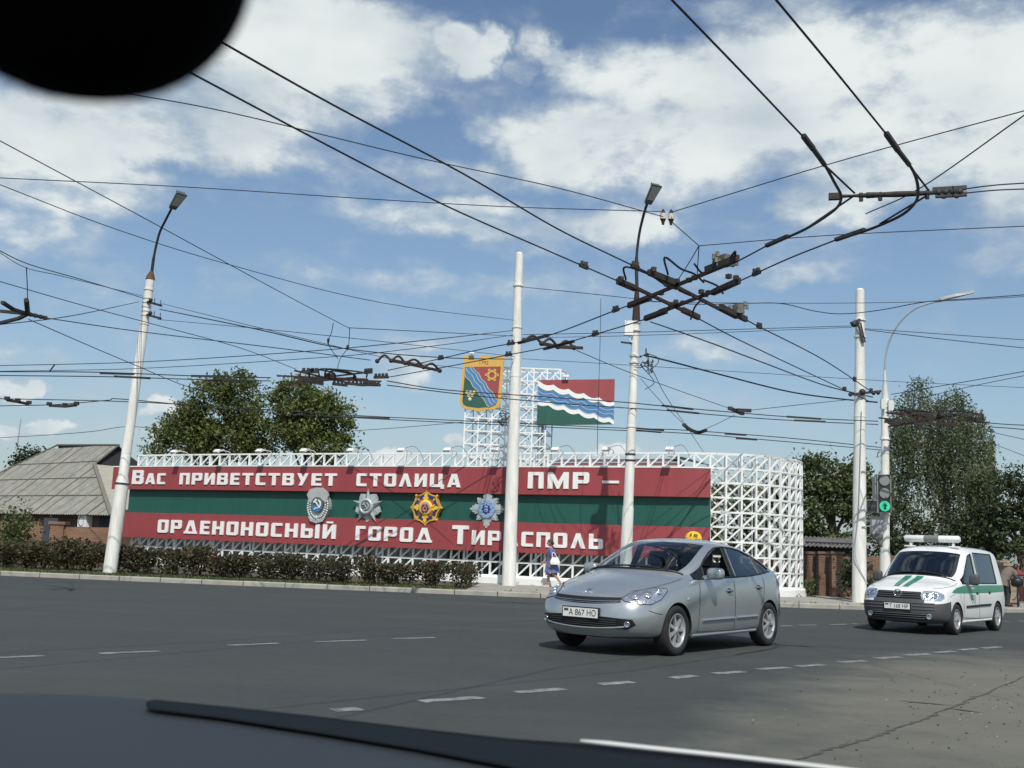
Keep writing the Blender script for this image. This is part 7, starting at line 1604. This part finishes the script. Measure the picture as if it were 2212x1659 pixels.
def vm(i, k):
    if k == 0: return 7
    if k in (8, 9) and i in (4, 5): return 1
    if k == 6 and 4 <= i <= 6: return 2
    if k == 6 and 8 <= i <= 9: return 3
    if k in (1, 2, 3) and i <= 0: return 6
    if k in (1, 2, 3) and i == 1: return 6
    if k == 4 and i == -1: return 6
    return 0
van = thing('patrol_van', 'white van with green stripes, number 91 and a white roof light bar', 'van', (0, 0, 0))
VX, VXR, VR = .88, 3.56, .315
sv = Shell(loft_body('van_shell', SV, vm, [(VX, .78), (VX, -.78), (VXR, .78), (VXR, -.78)], VR, .2, .9))
inF = lambda c: abs(c.y) > .6 and 1.30 < c.x < 2.28 and c.z > .27
sv.split({0: [('body', M['car_white'], lambda c: not inF(c)), ('front_door', M['car_white'], lambda c: inF(c) and c.y < 0), ('front_door', M['car_white'], lambda c: inF(c) and c.y > 0)], 1: [('windscreen', M['glass_dark'], any_)],
          2: [('door_window', M['glass_dark'], lambda c: c.y > 0), ('door_window', M['glass_dark'], lambda c: c.y < 0)], 3: [('side_window', M['glass_dark'], lambda c: c.y > 0), ('side_window', M['glass_dark'], lambda c: c.y < 0)], 6: [('bumper', M['bumper_grey'], any_)], 7: [('underbody', M['under'], any_)]}, van)
for sg in (-1, 1):
    SF = (Vector((0, 0, 0)), Vector((1, 0, 0)), Vector((0, 0, 1)), Vector((0, sg, 0)))
    b = MB(); b.tube(sv.side([(1.34, 1.0), (1.30, .72), (1.26, .34), (2.28, .30), (2.285, .62), (2.28, 1.03), (2.28, 1.66)], sg, off=.0), .006, 4, False); b.tube(sv.side([(2.28, .30), (3.10, .30)], sg, off=0), .006, 4, False); b.build('door_gap', M['gap'], van)
    b = MB(); b.tube(sv.side([(1.36, 1.03), (2.18, 1.04), (2.20, 1.66), (2.0, 1.61), (1.70, 1.355), (1.38, 1.065)], sg, off=.002), .013, 5); b.tube(sv.side([(2.38, 1.04), (3.60, 1.04), (3.60, 1.675), (2.38, 1.685), (2.38, 1.04)], sg, off=.002), .013, 5); b.build('window_trim', M['trim'], van)
    b = sv.patch([(.66, .845), (.80, .84), (1.1, .835), (2.0, .835), (3.0, .84), (4.22, .86), (4.20, 1.0), (3.0, 1.0), (2.0, .995), (1.35, .985), (1.0, .95), (.78, .905), (.68, .865)], SF, .004, .06); stp = b.build('side_stripe', M['stripe'], van)
    q = sv.hit((1.90, sg * 3, .70), (0, -sg, 0)); an = Vector((0, sg, 0)); ax = Vector((1 if sg < 0 else -1, 0, 0)); text_on('91', .28, (q[0] + an * .006, ax, Vector((0, 0, 1)), an), 'lettering', M['stripe'], van, .002)
    q = sv.hit((1.82, sg * 3, .93), (0, -sg, 0)); b = MB(); f4 = (q[0] + an * .008, ax, Vector((0, 0, 1)), an); zg = [(-.17 + .034 * i, (.022 if i % 2 else -.018) + (.02 if i in (0, 5) else 0)) for i in range(11)]
    for a_, c_ in zip(zg, zg[1:]): bar(b, f4, *a_, *c_, .011, 0, .002)
    b.build('script_mark', M['plate'], stp)
    b = MB(); b.tube(sv.side([(1.42, .56), (2.26, .575)], sg, off=.008), .024, 5); b.tube(sv.side([(2.31, .577), (3.02, .585)], sg, off=.008), .024, 5); b.build('side_moulding', M['trim'], van)
    b = MB(); b.tube(sv.side([(1.28, .255), (3.16, .265)], sg, off=.0), .03, 6); b.build('sill', M['car_white'], van)
    for x, z in ((2.16, .83), (3.0, .84)):
        h, n_ = sv.hit((x, sg * 3, z), (0, -sg, 0)); b = MB(); b.ball(h, (.07, .02, .032), 10, 6); b.build('door_handle', M['trim'], van)
    b = MB(); p = Vector((1.56, sg * 1.03, 1.12)); b.rbox(p, (.065, .10, .115), .55); b.beam(p + Vector((0, -sg * .05, -.07)), p + Vector((-.02, -sg * .16, -.10)), .08, .06); b.build('wing_mirror', M['bumper_grey'], van)
    an = Vector((-.88, sg * .44, .18)).normalized(); ax = Vector((0, sg, 0)); ax = (ax - an * ax.dot(an)).normalized(); ay = ax.cross(an); ay = ay if ay.z > 0 else -ay
    hc, _h = sv.hit(Vector((.16, sg * .62, .785)) + an * 1.5, -an); fr = (hc, ax, ay, an)
    PL = [(-.17, -.115), (.02, -.12), (.19, -.09), (.26, -.02), (.25, .06), (.12, .10), (-.04, .09), (-.15, .075), (-.20, -.02)]
    hl = sv.patch(PL, fr, .005).build('headlight', M['lamp_inner'], van); b = MB()
    for (x, y, r_) in ((-.07, -.01, .05), (.06, -.01, .062), (.0, -.07, .022)):
        h, n_ = sv.hit(hc + ax * x + ay * y + an * 2, -an); n_ = n_ if n_.dot(an) > 0 else -n_; q = n_.to_track_quat('Z', 'Y').to_matrix(); b.lathe([(r_, .004), (r_ * .95, .018), (r_ * .5, .012), (.001, .03)], h, 18, q)
    b.build('bulb_ring', M['chrome'], hl)
    h, n_ = sv.hit((-2, sg * .60, .36), (1, 0, 0)); q = Vector((-1, sg * .3, 0)).normalized().to_track_quat('Z', 'Y').to_matrix(); b = MB(); b.lathe([(.055, .0), (.06, .012), (.042, .014), (.03, .008), (.001, .014)], h + Vector((-.012, 0, 0)), 18, q); b.build('fog_lamp', M['chrome'], van)
    wheel(van, VX, sg * .79, VR, .20, 6, sg, 0, .64, True); wheel(van, VXR, sg * .79, VR, .20, 6, sg, 0, .64, True)
sv.patch([(-.47, .70), (.47, .70), (.44, .845), (-.44, .845)], FX, .004, .05).build('grille', M['trim'], van)
b = MB()
for z_ in (.735, .775, .815): b.tube([sv.hit((-2, y_, z_), (1, 0, 0))[0] + Vector((-.012, 0, 0)) for y_ in np.linspace(-.44, .44, 17)], .010, 5)
b.build('grille_bar', M['bumper_grey'], van)
sv.patch([(-.62, .295), (.62, .295), (.60, .42), (-.60, .42)], FX, .003, .05).build('air_intake', M['trim'], van)
b = MB()
for z_ in (.32, .36, .40): b.tube([sv.hit((-2, y_, z_), (1, 0, 0))[0] + Vector((-.010, 0, 0)) for y_ in np.linspace(-.56, .56, 17)], .011, 5)
for z_ in (.50, .56, .62):
    for sg in (-1, 1): b.tube([sv.hit((-2, y_, z_), (1, 0, 0))[0] + Vector((-.004, 0, 0)) for y_ in np.linspace(sg * .30, sg * .70, 9)], .012, 5)
b.build('bumper_rib', M['bumper_grey'], van)
plate(van, (sv.hit((-2, 0, .545), (1, 0, 0))[0] + Vector((-.02, 0, 0))), 0, 'Т 168 НР', .52)
h = sv.hit((-2, 0, .80), (1, 0, 0))[0] + Vector((-.03, 0, 0)); q = Vector((-1, 0, .1)).to_track_quat('Z', 'Y').to_matrix(); b = MB(); b.lathe([(.080, 0), (.085, .012), (.074, .012), (.070, .0)], h, 24, q)
ay = Vector((0, 0, 1)); ax = Vector((0, -1, 0)); fr = (h, ax, ay, Vector((-1, 0, 0)))
for x0, y0, x1, y1 in ((-.03, .05, 0, .005), (0, .005, .03, .05), (-.052, .03, -.026, -.05), (-.026, -.05, 0, -.005), (0, -.005, .026, -.05), (.026, -.05, .052, .03)): bar(b, fr, x0 * 1.2, y0 * 1.2, x1 * 1.2, y1 * 1.2, .016, 0, .01)
b.build('badge', M['chrome'], van)
ZD = (Vector((0, 0, 0)), Vector((1, 0, 0)), Vector((0, 1, 0)), Vector((0, 0, 1)))
for sg in (-1, 1):
    top_line(sv, [(.30, sg * .60), (.45, sg * .72), (.70, sg * .80), (1.0, sg * .815), (1.18, sg * .80)], van)
    b = MB(); b.tube(sv.side([(.52, .76), (.70, .80), (.95, .86), (1.24, .93)], sg, off=0), .004, 4, False); b.build('wing_gap', M['gap'], van)
    q = sv.hit((1.12, sg * 3, .80), (0, -sg, 0)); b = MB(); b.ball(q[0], (.030, .008, .016), 10, 6); b.build('side_lamp', M['lamp_pale'], van)
for y0, y1 in ((-.03, -.155), (.05, .175)):
    w0 = y0; b = sv.patch([(.20, y0 * .9), (.20, y1 * .9), (.55, y1 * 1.1), (1.0, y1 * 1.2), (1.0, y0 * 1.2), (.55, y0 * 1.1)], ZD, .004, .06); b.build('bonnet_stripe', M['stripe'], van)
b = MB(); P = [sv.hit((1.04 + .17 * (abs(y_) / .78) ** 2.2, y_, 2.2), (0, 0, -1))[0] + Vector((0, 0, .004)) for y_ in np.linspace(-.76, .76, 25)]; b.tube(P, .016, 5); b.build('cowl', M['trim'], van)
for y0, y1 in ((.05, .66), (-.60, .0)):
    b = MB(); P = [sv.hit((1.10 + .12 * abs(y_) ** 1.6, y_, 2.2), (0, 0, -1))[0] + Vector((0, 0, .018)) for y_ in np.linspace(y0, y1, 9)]; b.tube(P, .012, 5); b.build('wiper', M['trim'], van)
b = MB(); b.box((1.35, 0, .92), (.4, 1.5, .22)); b.box((2.4, 0, .32), (2.6, 1.5, .05)); b.build('dashboard', mat('van_dash', (.025, .025, .028), .8), van)
for x, y in ((2.05, -.40), (2.05, .40), (3.0, 0.0)): seat(van, x, y, .55)
steering(van, 1.66, -.40, 1.0)
b = MB(); b.tube([(2.05, -.60, 1.965), (2.05, -.57, 1.965), (2.05, .57, 1.965), (2.05, .60, 1.965)], [.055, .075, .075, .055], 16); lb = b.build('light_bar', M['car_white'], van)
b = MB(); b.tube([(2.05, -.16, 1.965), (2.05, .16, 1.965)], .078, 16); b.build('centre_grille', mat('bar_grey', (.17, .18, .18), .5), lb)
for y in (-.46, .46): b = MB(); b.beam((2.05, y, 1.78), (2.05, y, 1.93), .05); b.box((2.05, y * 1.05, 1.80), (.10, .22, .03)); b.build('roof_clamp', M['car_white'], lb)
fwv = pZ(2064, 1371.5, 0); rwv = rear_pt(2152, 1366, fwv, 2.68 * .98)
place_car(van, fwv, rwv, (VX, -.84), (VXR, -.84))
print('CAR', car.scale[0], tuple(car.location), math.degrees(car.rotation_euler.z), 'VAN', van.scale[0], tuple(van.location), math.degrees(van.rotation_euler.z))
# ------------------------------------------------------------------ people
M['skin'] = mat('skin', (.42, .23, .15), .55)
M['hair'] = mat('dark_hair', (.025, .016, .012), .6)
M['dress'] = mat('blue_dress', (.055, .075, .21), .8, col2=(.16, .19, .36), vscale=22, detail=2)
M['shoe'] = mat('pale_shoe', (.55, .50, .42), .6)
def skin_body(name, joints, bones, root, m, parent, sub=2):
    names = list(joints); V = [joints[n_][0] for n_ in names]; ix = {n_: i for i, n_ in enumerate(names)}
    me = bpy.data.meshes.new(name); me.from_pydata(V, [(ix[a], ix[b]) for a, b in bones], []); me.materials.append(m)
    if not me.skin_vertices:
        bm = bmesh.new(); bm.from_mesh(me); bm.verts.layers.skin.verify(); bm.to_mesh(me); bm.free()
    o = bpy.data.objects.new(name, me); COL.objects.link(o); s = o.modifiers.new('s', 'SKIN'); s.use_smooth_shade = True
    sv_ = me.skin_vertices[0].data
    for i, n_ in enumerate(names):
        r_ = joints[n_][1]; sv_[i].radius = (r_, r_) if isinstance(r_, (int, float)) else r_; sv_[i].use_root = (n_ == root)
    u = o.modifiers.new('u', 'SUBSURF'); u.levels = sub; u.render_levels = sub
    dg = bpy.context.evaluated_depsgraph_get(); dg.update(); out = bpy.data.meshes.new_from_object(o.evaluated_get(dg)); bpy.data.objects.remove(o)
    for p in out.polygons: p.use_smooth = True
    out.materials.clear(); out.materials.append(m)
    return link(name, out, parent)
def hand(J, B, wrist, key, d, side, curl=.5):
    """palm, four fingers and a thumb beyond a wrist; d = direction of the hand, side = thumb side"""
    d = Vector(d).normalized(); side = (Vector(side) - d * Vector(side).dot(d)).normalized(); nrm = d.cross(side); w = Vector(wrist)
    pc = w + d * .045; J[key + 'p'] = (pc, (.022, .034)); B.append((key + 'w', key + 'p'))
    for i, (o_, L) in enumerate(((.024, .065), (.008, .075), (-.008, .07), (-.024, .055))):
        k1 = w + d * .085 + side * o_; k2 = k1 + d * (L * .5) + nrm * (L * .2 * curl); k3 = k2 + d * (L * .4 * (1 - curl * .6)) + nrm * (L * .5 * curl)
        for n_, (q, r_) in enumerate(((k1, .0095), (k2, .0085), (k3, .007))): J['%s%d%d' % (key, i, n_)] = (q, r_)
        B += [(key + 'p', '%s%d0' % (key, i)), ('%s%d0' % (key, i), '%s%d1' % (key, i)), ('%s%d1' % (key, i), '%s%d2' % (key, i))]
    t0 = w + d * .03 + side * .034; t1 = t0 + d * .035 + side * .016 + nrm * .01
    J[key + 't0'] = (t0, .011); J[key + 't1'] = (t1, .008); B += [(key + 'p', key + 't0'), (key + 't0', key + 't1')]
def head_parts(parent, c, s=1.0, hair=True, rot=0.0, bun=True):
    """face looks along -x in local space, turned by rot"""
    Q = Matrix.Rotation(rot, 3, 'Z'); c = Vector(c)
    b = MB(); out = []; n_, k_ = 18, 14
    for i in range(k_ + 1):
        a = PI * i / k_
        for j in range(n_):
            t_ = 2 * PI * j / n_; x, y, z = math.sin(a) * math.cos(t_), math.sin(a) * math.sin(t_), math.cos(a)
            px_, py_, pz_ = x * .098, y * .076, z * .115
            if x < 0 and z < .1: px_ *= .93 - .10 * max(0, -z); 
            if z < 0: py_ *= 1 - .28 * z * z; px_ *= 1 - .12 * z * z
            if x > .2 and z < -.3: px_ *= .75
            out.append(c + Q @ Vector((px_, py_, pz_)) * s)
    b.add(out, [(i * n_ + j, (i + 1) * n_ + j, (i + 1) * n_ + (j + 1) % n_, i * n_ + (j + 1) % n_) for i in range(k_) for j in range(n_)], 0, True)
    b.ball(c + Q @ Vector((-.098, 0, -.018)) * s, (.020, .014, .022), 8, 6, Q); b.ball(c + Q @ Vector((-.088, 0, -.092)) * s, (.018, .026, .018), 8, 6, Q)
    for sg in (-1, 1): b.ball(c + Q @ Vector((.005, sg * .077, -.01)) * s, (.020, .010, .030), 8, 6, Q)
    hd = b.build('head', M['skin'], parent)
    b = MB()
    for sg in (-1, 1): b.ball(c + Q @ Vector((-.084, sg * .032, .008)) * s, .011, 8, 6)
    b.build('eyes', mat('eye_dark', (.02, .015, .012), .3), hd)
    b = MB(); b.ball(c + Q @ Vector((-.094, 0, -.058)) * s, (.008, .024, .007), 8, 6, Q); b.build('mouth', mat('lips', (.34, .11, .09), .5), hd)
    if hair:
        b = MB(); out = []
        for i in range(11):
            a = PI * .64 * i / 10
            for j in range(n_):
                t_ = 2 * PI * j / n_; x, y, z = math.sin(a) * math.cos(t_), math.sin(a) * math.sin(t_), math.cos(a)
                lim = .30 if x < -.2 else -2
                zz_ = max(z, lim); out.append(c + Q @ Vector((x * .108 + .010, y * .086, zz_ * .122 + .008)) * s)
        b.add(out, [(i * n_ + j, (i + 1) * n_ + j, (i + 1) * n_ + (j + 1) % n_, i * n_ + (j + 1) % n_) for i in range(10) for j in range(n_)], 0, True)
        if bun: b.ball(c + Q @ Vector((.105, 0, -.01)) * s, (.045, .05, .055), 10, 7)
        b.build('hair', M['hair'], parent)
    return hd
def loft(rings, m, name, parent, n=20, folds=0.0, nf=9):
    """rings: (centre, rx, ry) bottom to top"""
    b = MB(); out = []
    for i, (c_, rx, ry) in enumerate(rings):
        f = folds * (1 - i / (len(rings) - 1))
        for j in range(n):
            t_ = 2 * PI * j / n; k = 1 + f * math.cos(nf * t_); out.append(Vector(c_) + Vector((rx * k * math.cos(t_), ry * k * math.sin(t_), 0)))
    b.add(out, [(i * n + j, i * n + (j + 1) % n, (i + 1) * n + (j + 1) % n, (i + 1) * n + j) for i in range(len(rings) - 1) for j in range(n)], 0, True)
    return b.build(name, m, parent)

# woman walking to the left along the wall
wl_ = pY(1184, 1266, 37.0); wl_.z = .124
wo_ = thing('person', 'woman in a blue dress walking left with a white bag on her arm', 'person', wl_); wo_.scale = (1.0, 1.0, 1.0)
J = {}; B = []
# front (far) leg straight down, trailing (near) leg lifting behind; body slightly ahead of the pelvis
J['pel'] = (Vector((.10, 0, .86)), (.13, .13)); J['sp'] = (Vector((.09, 0, 1.02)), (.115, .13)); J['ch'] = (Vector((.075, 0, 1.18)), (.115, .14)); J['nk'] = (Vector((.05, 0, 1.335)), .052); J['nk2'] = (Vector((.03, 0, 1.40)), .048)
B += [('pel', 'sp'), ('sp', 'ch'), ('ch', 'nk'), ('nk', 'nk2')]
for sg, kn, an_, toe in ((1, (-.01, .08, .47), (.0, .08, .085), (-.16, .085, .04)), (-1, (.16, -.085, .46), (.42, -.085, .17), (.34, -.085, .055))):
    s_ = 'R' if sg > 0 else 'L'; J[s_ + 'h'] = (Vector((.10, sg * .085, .80)), .085); J[s_ + 'k'] = (Vector(kn), .055); J[s_ + 'c'] = (Vector(kn).lerp(Vector(an_), .35) + Vector((.015, 0, 0)), .052); J[s_ + 'a'] = (Vector(an_), .034); J[s_ + 't'] = (Vector(toe), .028)
    B += [('pel', s_ + 'h'), (s_ + 'h', s_ + 'k'), (s_ + 'k', s_ + 'c'), (s_ + 'c', s_ + 'a'), (s_ + 'a', s_ + 't')]
for sg, el_, wr_ in ((-1, (.10, -.235, 1.00), (.05, -.25, .80)), (1, (-.02, .23, 1.02), (-.16, .21, .86))):
    s_ = 'r' if sg > 0 else 'l'; J[s_ + 's'] = (Vector((.065, sg * .165, 1.275)), .062); J[s_ + 'e'] = (Vector(el_), .042); J[s_ + 'w'] = (Vector(wr_), .027)
    B += [('ch', s_ + 's'), (s_ + 's', s_ + 'e'), (s_ + 'e', s_ + 'w')]; d = Vector(wr_) - Vector(el_); hand(J, B, wr_, s_, d, (-1, 0, 0), .7)
skin_body('body', J, B, 'pel', M['skin'], wo_)
head_parts(wo_, (.015, 0, 1.50), 1.0, True, 0.0)
loft([((.13, -.01, .50), .27, .22), ((.12, 0, .62), .235, .205), ((.11, 0, .78), .20, .20), ((.10, 0, .90), .175, .185), ((.09, 0, 1.02), .145, .155), ((.08, 0, 1.14), .165, .17), ((.072, 0, 1.24), .145, .185), ((.062, 0, 1.31), .10, .135), ((.055, 0, 1.345), .066, .078)], M['dress'], 'dress', wo_, 36, .09)
b = MB()
for s_ in ('l', 'r'):
    a_, e_ = J[s_ + 's'][0], J[s_ + 'e'][0]; b = MB(); b.tube([a_ + Vector((0, 0, .045)), a_, a_.lerp(e_, .5), a_.lerp(e_, .62)], [.05, .082, .078, .076], 14, True); b.build('sleeve', M['dress'], wo_)
for s_ in ('L', 'R'):
    a_, t_ = J[s_ + 'a'][0], J[s_ + 't'][0]; d = (t_ - a_); d.z = 0; d = d.normalized() if d.length > .05 else Vector((-1, 0, 0)); b = MB()
    h0 = a_ + Vector((0, 0, -.055)) - d * .04; b.tube([h0, h0.lerp(t_ + Vector((0, 0, -.025)), .5), t_ + Vector((0, 0, -.02)) + d * .03], [.036, .040, .026], 10); b.build('shoe', M['shoe'], wo_)
hb = wl_ + Vector((.19, -.30, .78)); bag = thing('handbag', 'white handbag on the arm of the woman in blue', 'bag', hb); b = MB()
b.add([Vector(q) for q in ((-.14, -.06, 0), (.15, -.06, 0), (.15, .06, 0), (-.14, .06, 0), (-.16, -.07, .08), (.17, -.07, .08), (.17, .07, .08), (-.16, .07, .08), (-.09, -.03, .24), (.10, -.03, .24), (.10, .03, .24), (-.09, .03, .24))], [(0, 3, 2, 1), (0, 1, 5, 4), (1, 2, 6, 5), (2, 3, 7, 6), (3, 0, 4, 7), (4, 5, 9, 8), (5, 6, 10, 9), (6, 7, 11, 10), (7, 4, 8, 11), (8, 9, 10, 11)], 0, False); b.build('bag_body', mat('white_leather', (.78, .77, .72), .5, var=.05, bump=.2, bscale=14), bag)
b = MB(); b.tube(spline([(-.08, 0, .23), (-.10, .0, .34), (-.06, .02, .40), (.0, .0, .36), (.08, 0, .23)], 5), .012, 6); b.build('strap', M['white'], bag)

# stooping person with a loaded bicycle at the far right
pl_ = pY(2176, 1309, 35.4); pl_.z = .124
pe_ = thing('person', 'stooping person in a taupe coat and dark trousers beside a loaded bicycle', 'person', pl_, R(200)); J = {}; B = []
M['taupe'] = mat('taupe_coat', (.15, .125, .105), .85, var=.12, vscale=9); M['trouser'] = mat('dark_trousers', (.03, .03, .035), .85)
J['pel'] = (Vector((.10, 0, .84)), (.12, .13)); J['sp'] = (Vector((.02, 0, 1.0)), (.11, .14)); J['ch'] = (Vector((-.16, 0, 1.13)), (.11, .15)); J['nk'] = (Vector((-.29, 0, 1.19)), .052); J['nk2'] = (Vector((-.34, 0, 1.20)), .05); B += [('pel', 'sp'), ('sp', 'ch'), ('ch', 'nk'), ('nk', 'nk2')]
for sg, kn, an_, toe in ((1, (.04, .10, .46), (.10, .11, .085), (-.06, .12, .035)), (-1, (.06, -.10, .46), (.16, -.11, .085), (.0, -.12, .035))):
    s_ = 'R' if sg > 0 else 'L'; J[s_ + 'h'] = (Vector((.10, sg * .09, .79)), .09); J[s_ + 'k'] = (Vector(kn), .062); J[s_ + 'a'] = (Vector(an_), .04); J[s_ + 't'] = (Vector(toe), .03); B += [('pel', s_ + 'h'), (s_ + 'h', s_ + 'k'), (s_ + 'k', s_ + 'a'), (s_ + 'a', s_ + 't')]
for sg, el_, wr_ in ((-1, (-.22, -.22, .86), (-.42, -.16, .90)), (1, (-.22, .22, .86), (-.42, .16, .90))):
    s_ = 'r' if sg > 0 else 'l'; J[s_ + 's'] = (Vector((-.17, sg * .17, 1.14)), .062); J[s_ + 'e'] = (Vector(el_), .042); J[s_ + 'w'] = (Vector(wr_), .028); B += [('ch', s_ + 's'), (s_ + 's', s_ + 'e'), (s_ + 'e', s_ + 'w')]; hand(J, B, wr_, s_, Vector(wr_) - Vector(el_), (0, 0, 1), .8)
skin_body('body', J, B, 'pel', M['skin'], pe_)
head_parts(pe_, (-.43, 0, 1.27), 1.0, True, 0.0, False)
for s_ in ('L', 'R'):
    b = MB(); b.tube([Vector((.10, J[s_ + 'h'][0].y * .9, .86)), J[s_ + 'h'][0], J[s_ + 'k'][0], J[s_ + 'a'][0] + Vector((0, 0, .02))], [.115, .11, .085, .07], 14); b.build('trouser_leg', M['trouser'], pe_)
    a_, t_ = J[s_ + 'a'][0], J[s_ + 't'][0]; b = MB(); b.tube([a_ + Vector((.05, 0, -.045)), a_.lerp(t_, .5) + Vector((0, 0, -.02)), t_ + Vector((-.03, 0, -.005))], [.04, .042, .03], 10); b.build('shoe', M['trim'], pe_)
b = MB(); b.tube([(.17, 0, .66), (.12, 0, .82), (.04, 0, 1.0), (-.08, 0, 1.10), (-.19, 0, 1.16), (-.29, 0, 1.195)], [.20, .19, .165, .18, .165, .075], 18); b.build('coat', M['taupe'], pe_)
for s_ in ('l', 'r'):
    b = MB(); a_, e_, w_ = J[s_ + 's'][0], J[s_ + 'e'][0], J[s_ + 'w'][0]; b.tube([a_ + (a_ - e_).normalized() * .05, a_, e_, e_.lerp(w_, .85)], [.05, .082, .062, .048], 12); b.build('sleeve', M['taupe'], pe_)
bl2 = pY(2200, 1309, 35.5); bl2.z = .124; bi = thing('bicycle', 'bicycle standing end on beside the stooping person at the far right', 'bicycle', bl2, R(63)); WRb = .33
M['bike'] = mat('bike_paint', (.03, .035, .04), .4)
for x in (-.52, .52):
    b = MB(); Mx = Matrix.Rotation(R(90), 3, 'X'); b.lathe([(WRb - .018, -.02), (WRb, 0), (WRb - .018, .02), (WRb - .036, 0), (WRb - .018, -.02)], (x, 0, WRb), 32, Mx); w_ = b.build('wheel', M['tyre'], bi)
    b = MB()
    for i in range(18): a = 2 * PI * i / 18; b.tube([(x, .02 * (-1) ** i, WRb), (x + .30 * math.cos(a), 0, WRb + .30 * math.sin(a))], .002, 3)
    b.tube([(x, -.05, WRb), (x, .05, WRb)], .02, 8); b.build('spokes', M['chrome'], w_)
b = MB(); HT, ST_, BB = Vector((.36, 0, .86)), Vector((-.20, 0, .80)), Vector((-.06, 0, .30))
for p, q, r_ in ((HT, ST_, .016), (HT + Vector((.03, 0, -.1)), BB, .017), (ST_, BB, .016), (BB, Vector((-.52, .03, WRb)), .011), (ST_, Vector((-.52, .03, WRb)), .010), (BB, Vector((-.52, -.03, WRb)), .011), (ST_, Vector((-.52, -.03, WRb)), .010), (HT + Vector((0, 0, .06)), Vector((.52, 0, WRb)), .016)): b.tube([p, q], r_, 8)
b.build('frame', M['bike'], bi)
b = MB(); b.tube(spline([(.24, -.28, .98), (.32, -.26, 1.0), (.34, 0, .97), (.32, .26, 1.0), (.24, .28, .98)], 5), .013, 8); b.tube([(.36, 0, .86), (.34, 0, .97)], .014, 8); b.build('handlebar', M['chrome'], bi)
b = MB(); b.ball((-.24, 0, .90), (.14, .09, .035), 14, 8); b.tube([(-.20, 0, .80), (-.22, 0, .89)], .014, 8); b.build('saddle', M['trim'], bi)
b = MB(); b.tube([(-.06, -.09, .30), (-.06, .09, .30)], .012, 6); b.beam((-.06, .09, .30), (.08, .10, .22), .02); b.beam((-.06, -.09, .30), (-.20, -.10, .38), .02); b.box((.1, .14, .22), (.1, .09, .02)); b.box((-.22, -.14, .38), (.1, .09, .02)); b.build('pedals', M['trim'], bi)
Rz = Matrix.Rotation(R(63), 3, 'Z')
for nm_, lab_, off_, sz_, mm_ in (('bag', 'black bag strapped on the bicycle carrier', (-.50, .0, .80), (.20, .20, .16), M['trim']), ('bag', 'white plastic bag hanging from the bicycle handlebar', (.30, -.27, .76), (.11, .12, .19), mat('plastic_white', (.75, .76, .76), .4))):
    p = bl2 + Rz @ Vector(off_); o = thing(nm_, lab_, 'bag', p); b = MB(); out = []
    for i in range(9):
        a = PI * i / 8
        for j in range(14): t_ = 2 * PI * j / 14; k_ = 1 + .07 * math.sin(3 * t_ + i) ; out.append(Vector((sz_[0] * k_ * math.sin(a) ** .6 * math.cos(t_), sz_[1] * k_ * math.sin(a) ** .6 * math.sin(t_), sz_[2] * math.cos(a))) if 0 < i < 8 else Vector((0, 0, sz_[2] * math.cos(a))))
    b.add(out, [(i * 14 + j, (i + 1) * 14 + j, (i + 1) * 14 + (j + 1) % 14, i * 14 + (j + 1) % 14) for i in range(8) for j in range(14)], 0, True); b.build('bag_body', mm_, o)
    b = MB(); b.tube(spline([(-.05, 0, sz_[2] * .9), (0, 0, sz_[2] + .08), (.05, 0, sz_[2] * .9)], 5), .01, 5); b.build('handle', mm_, o)
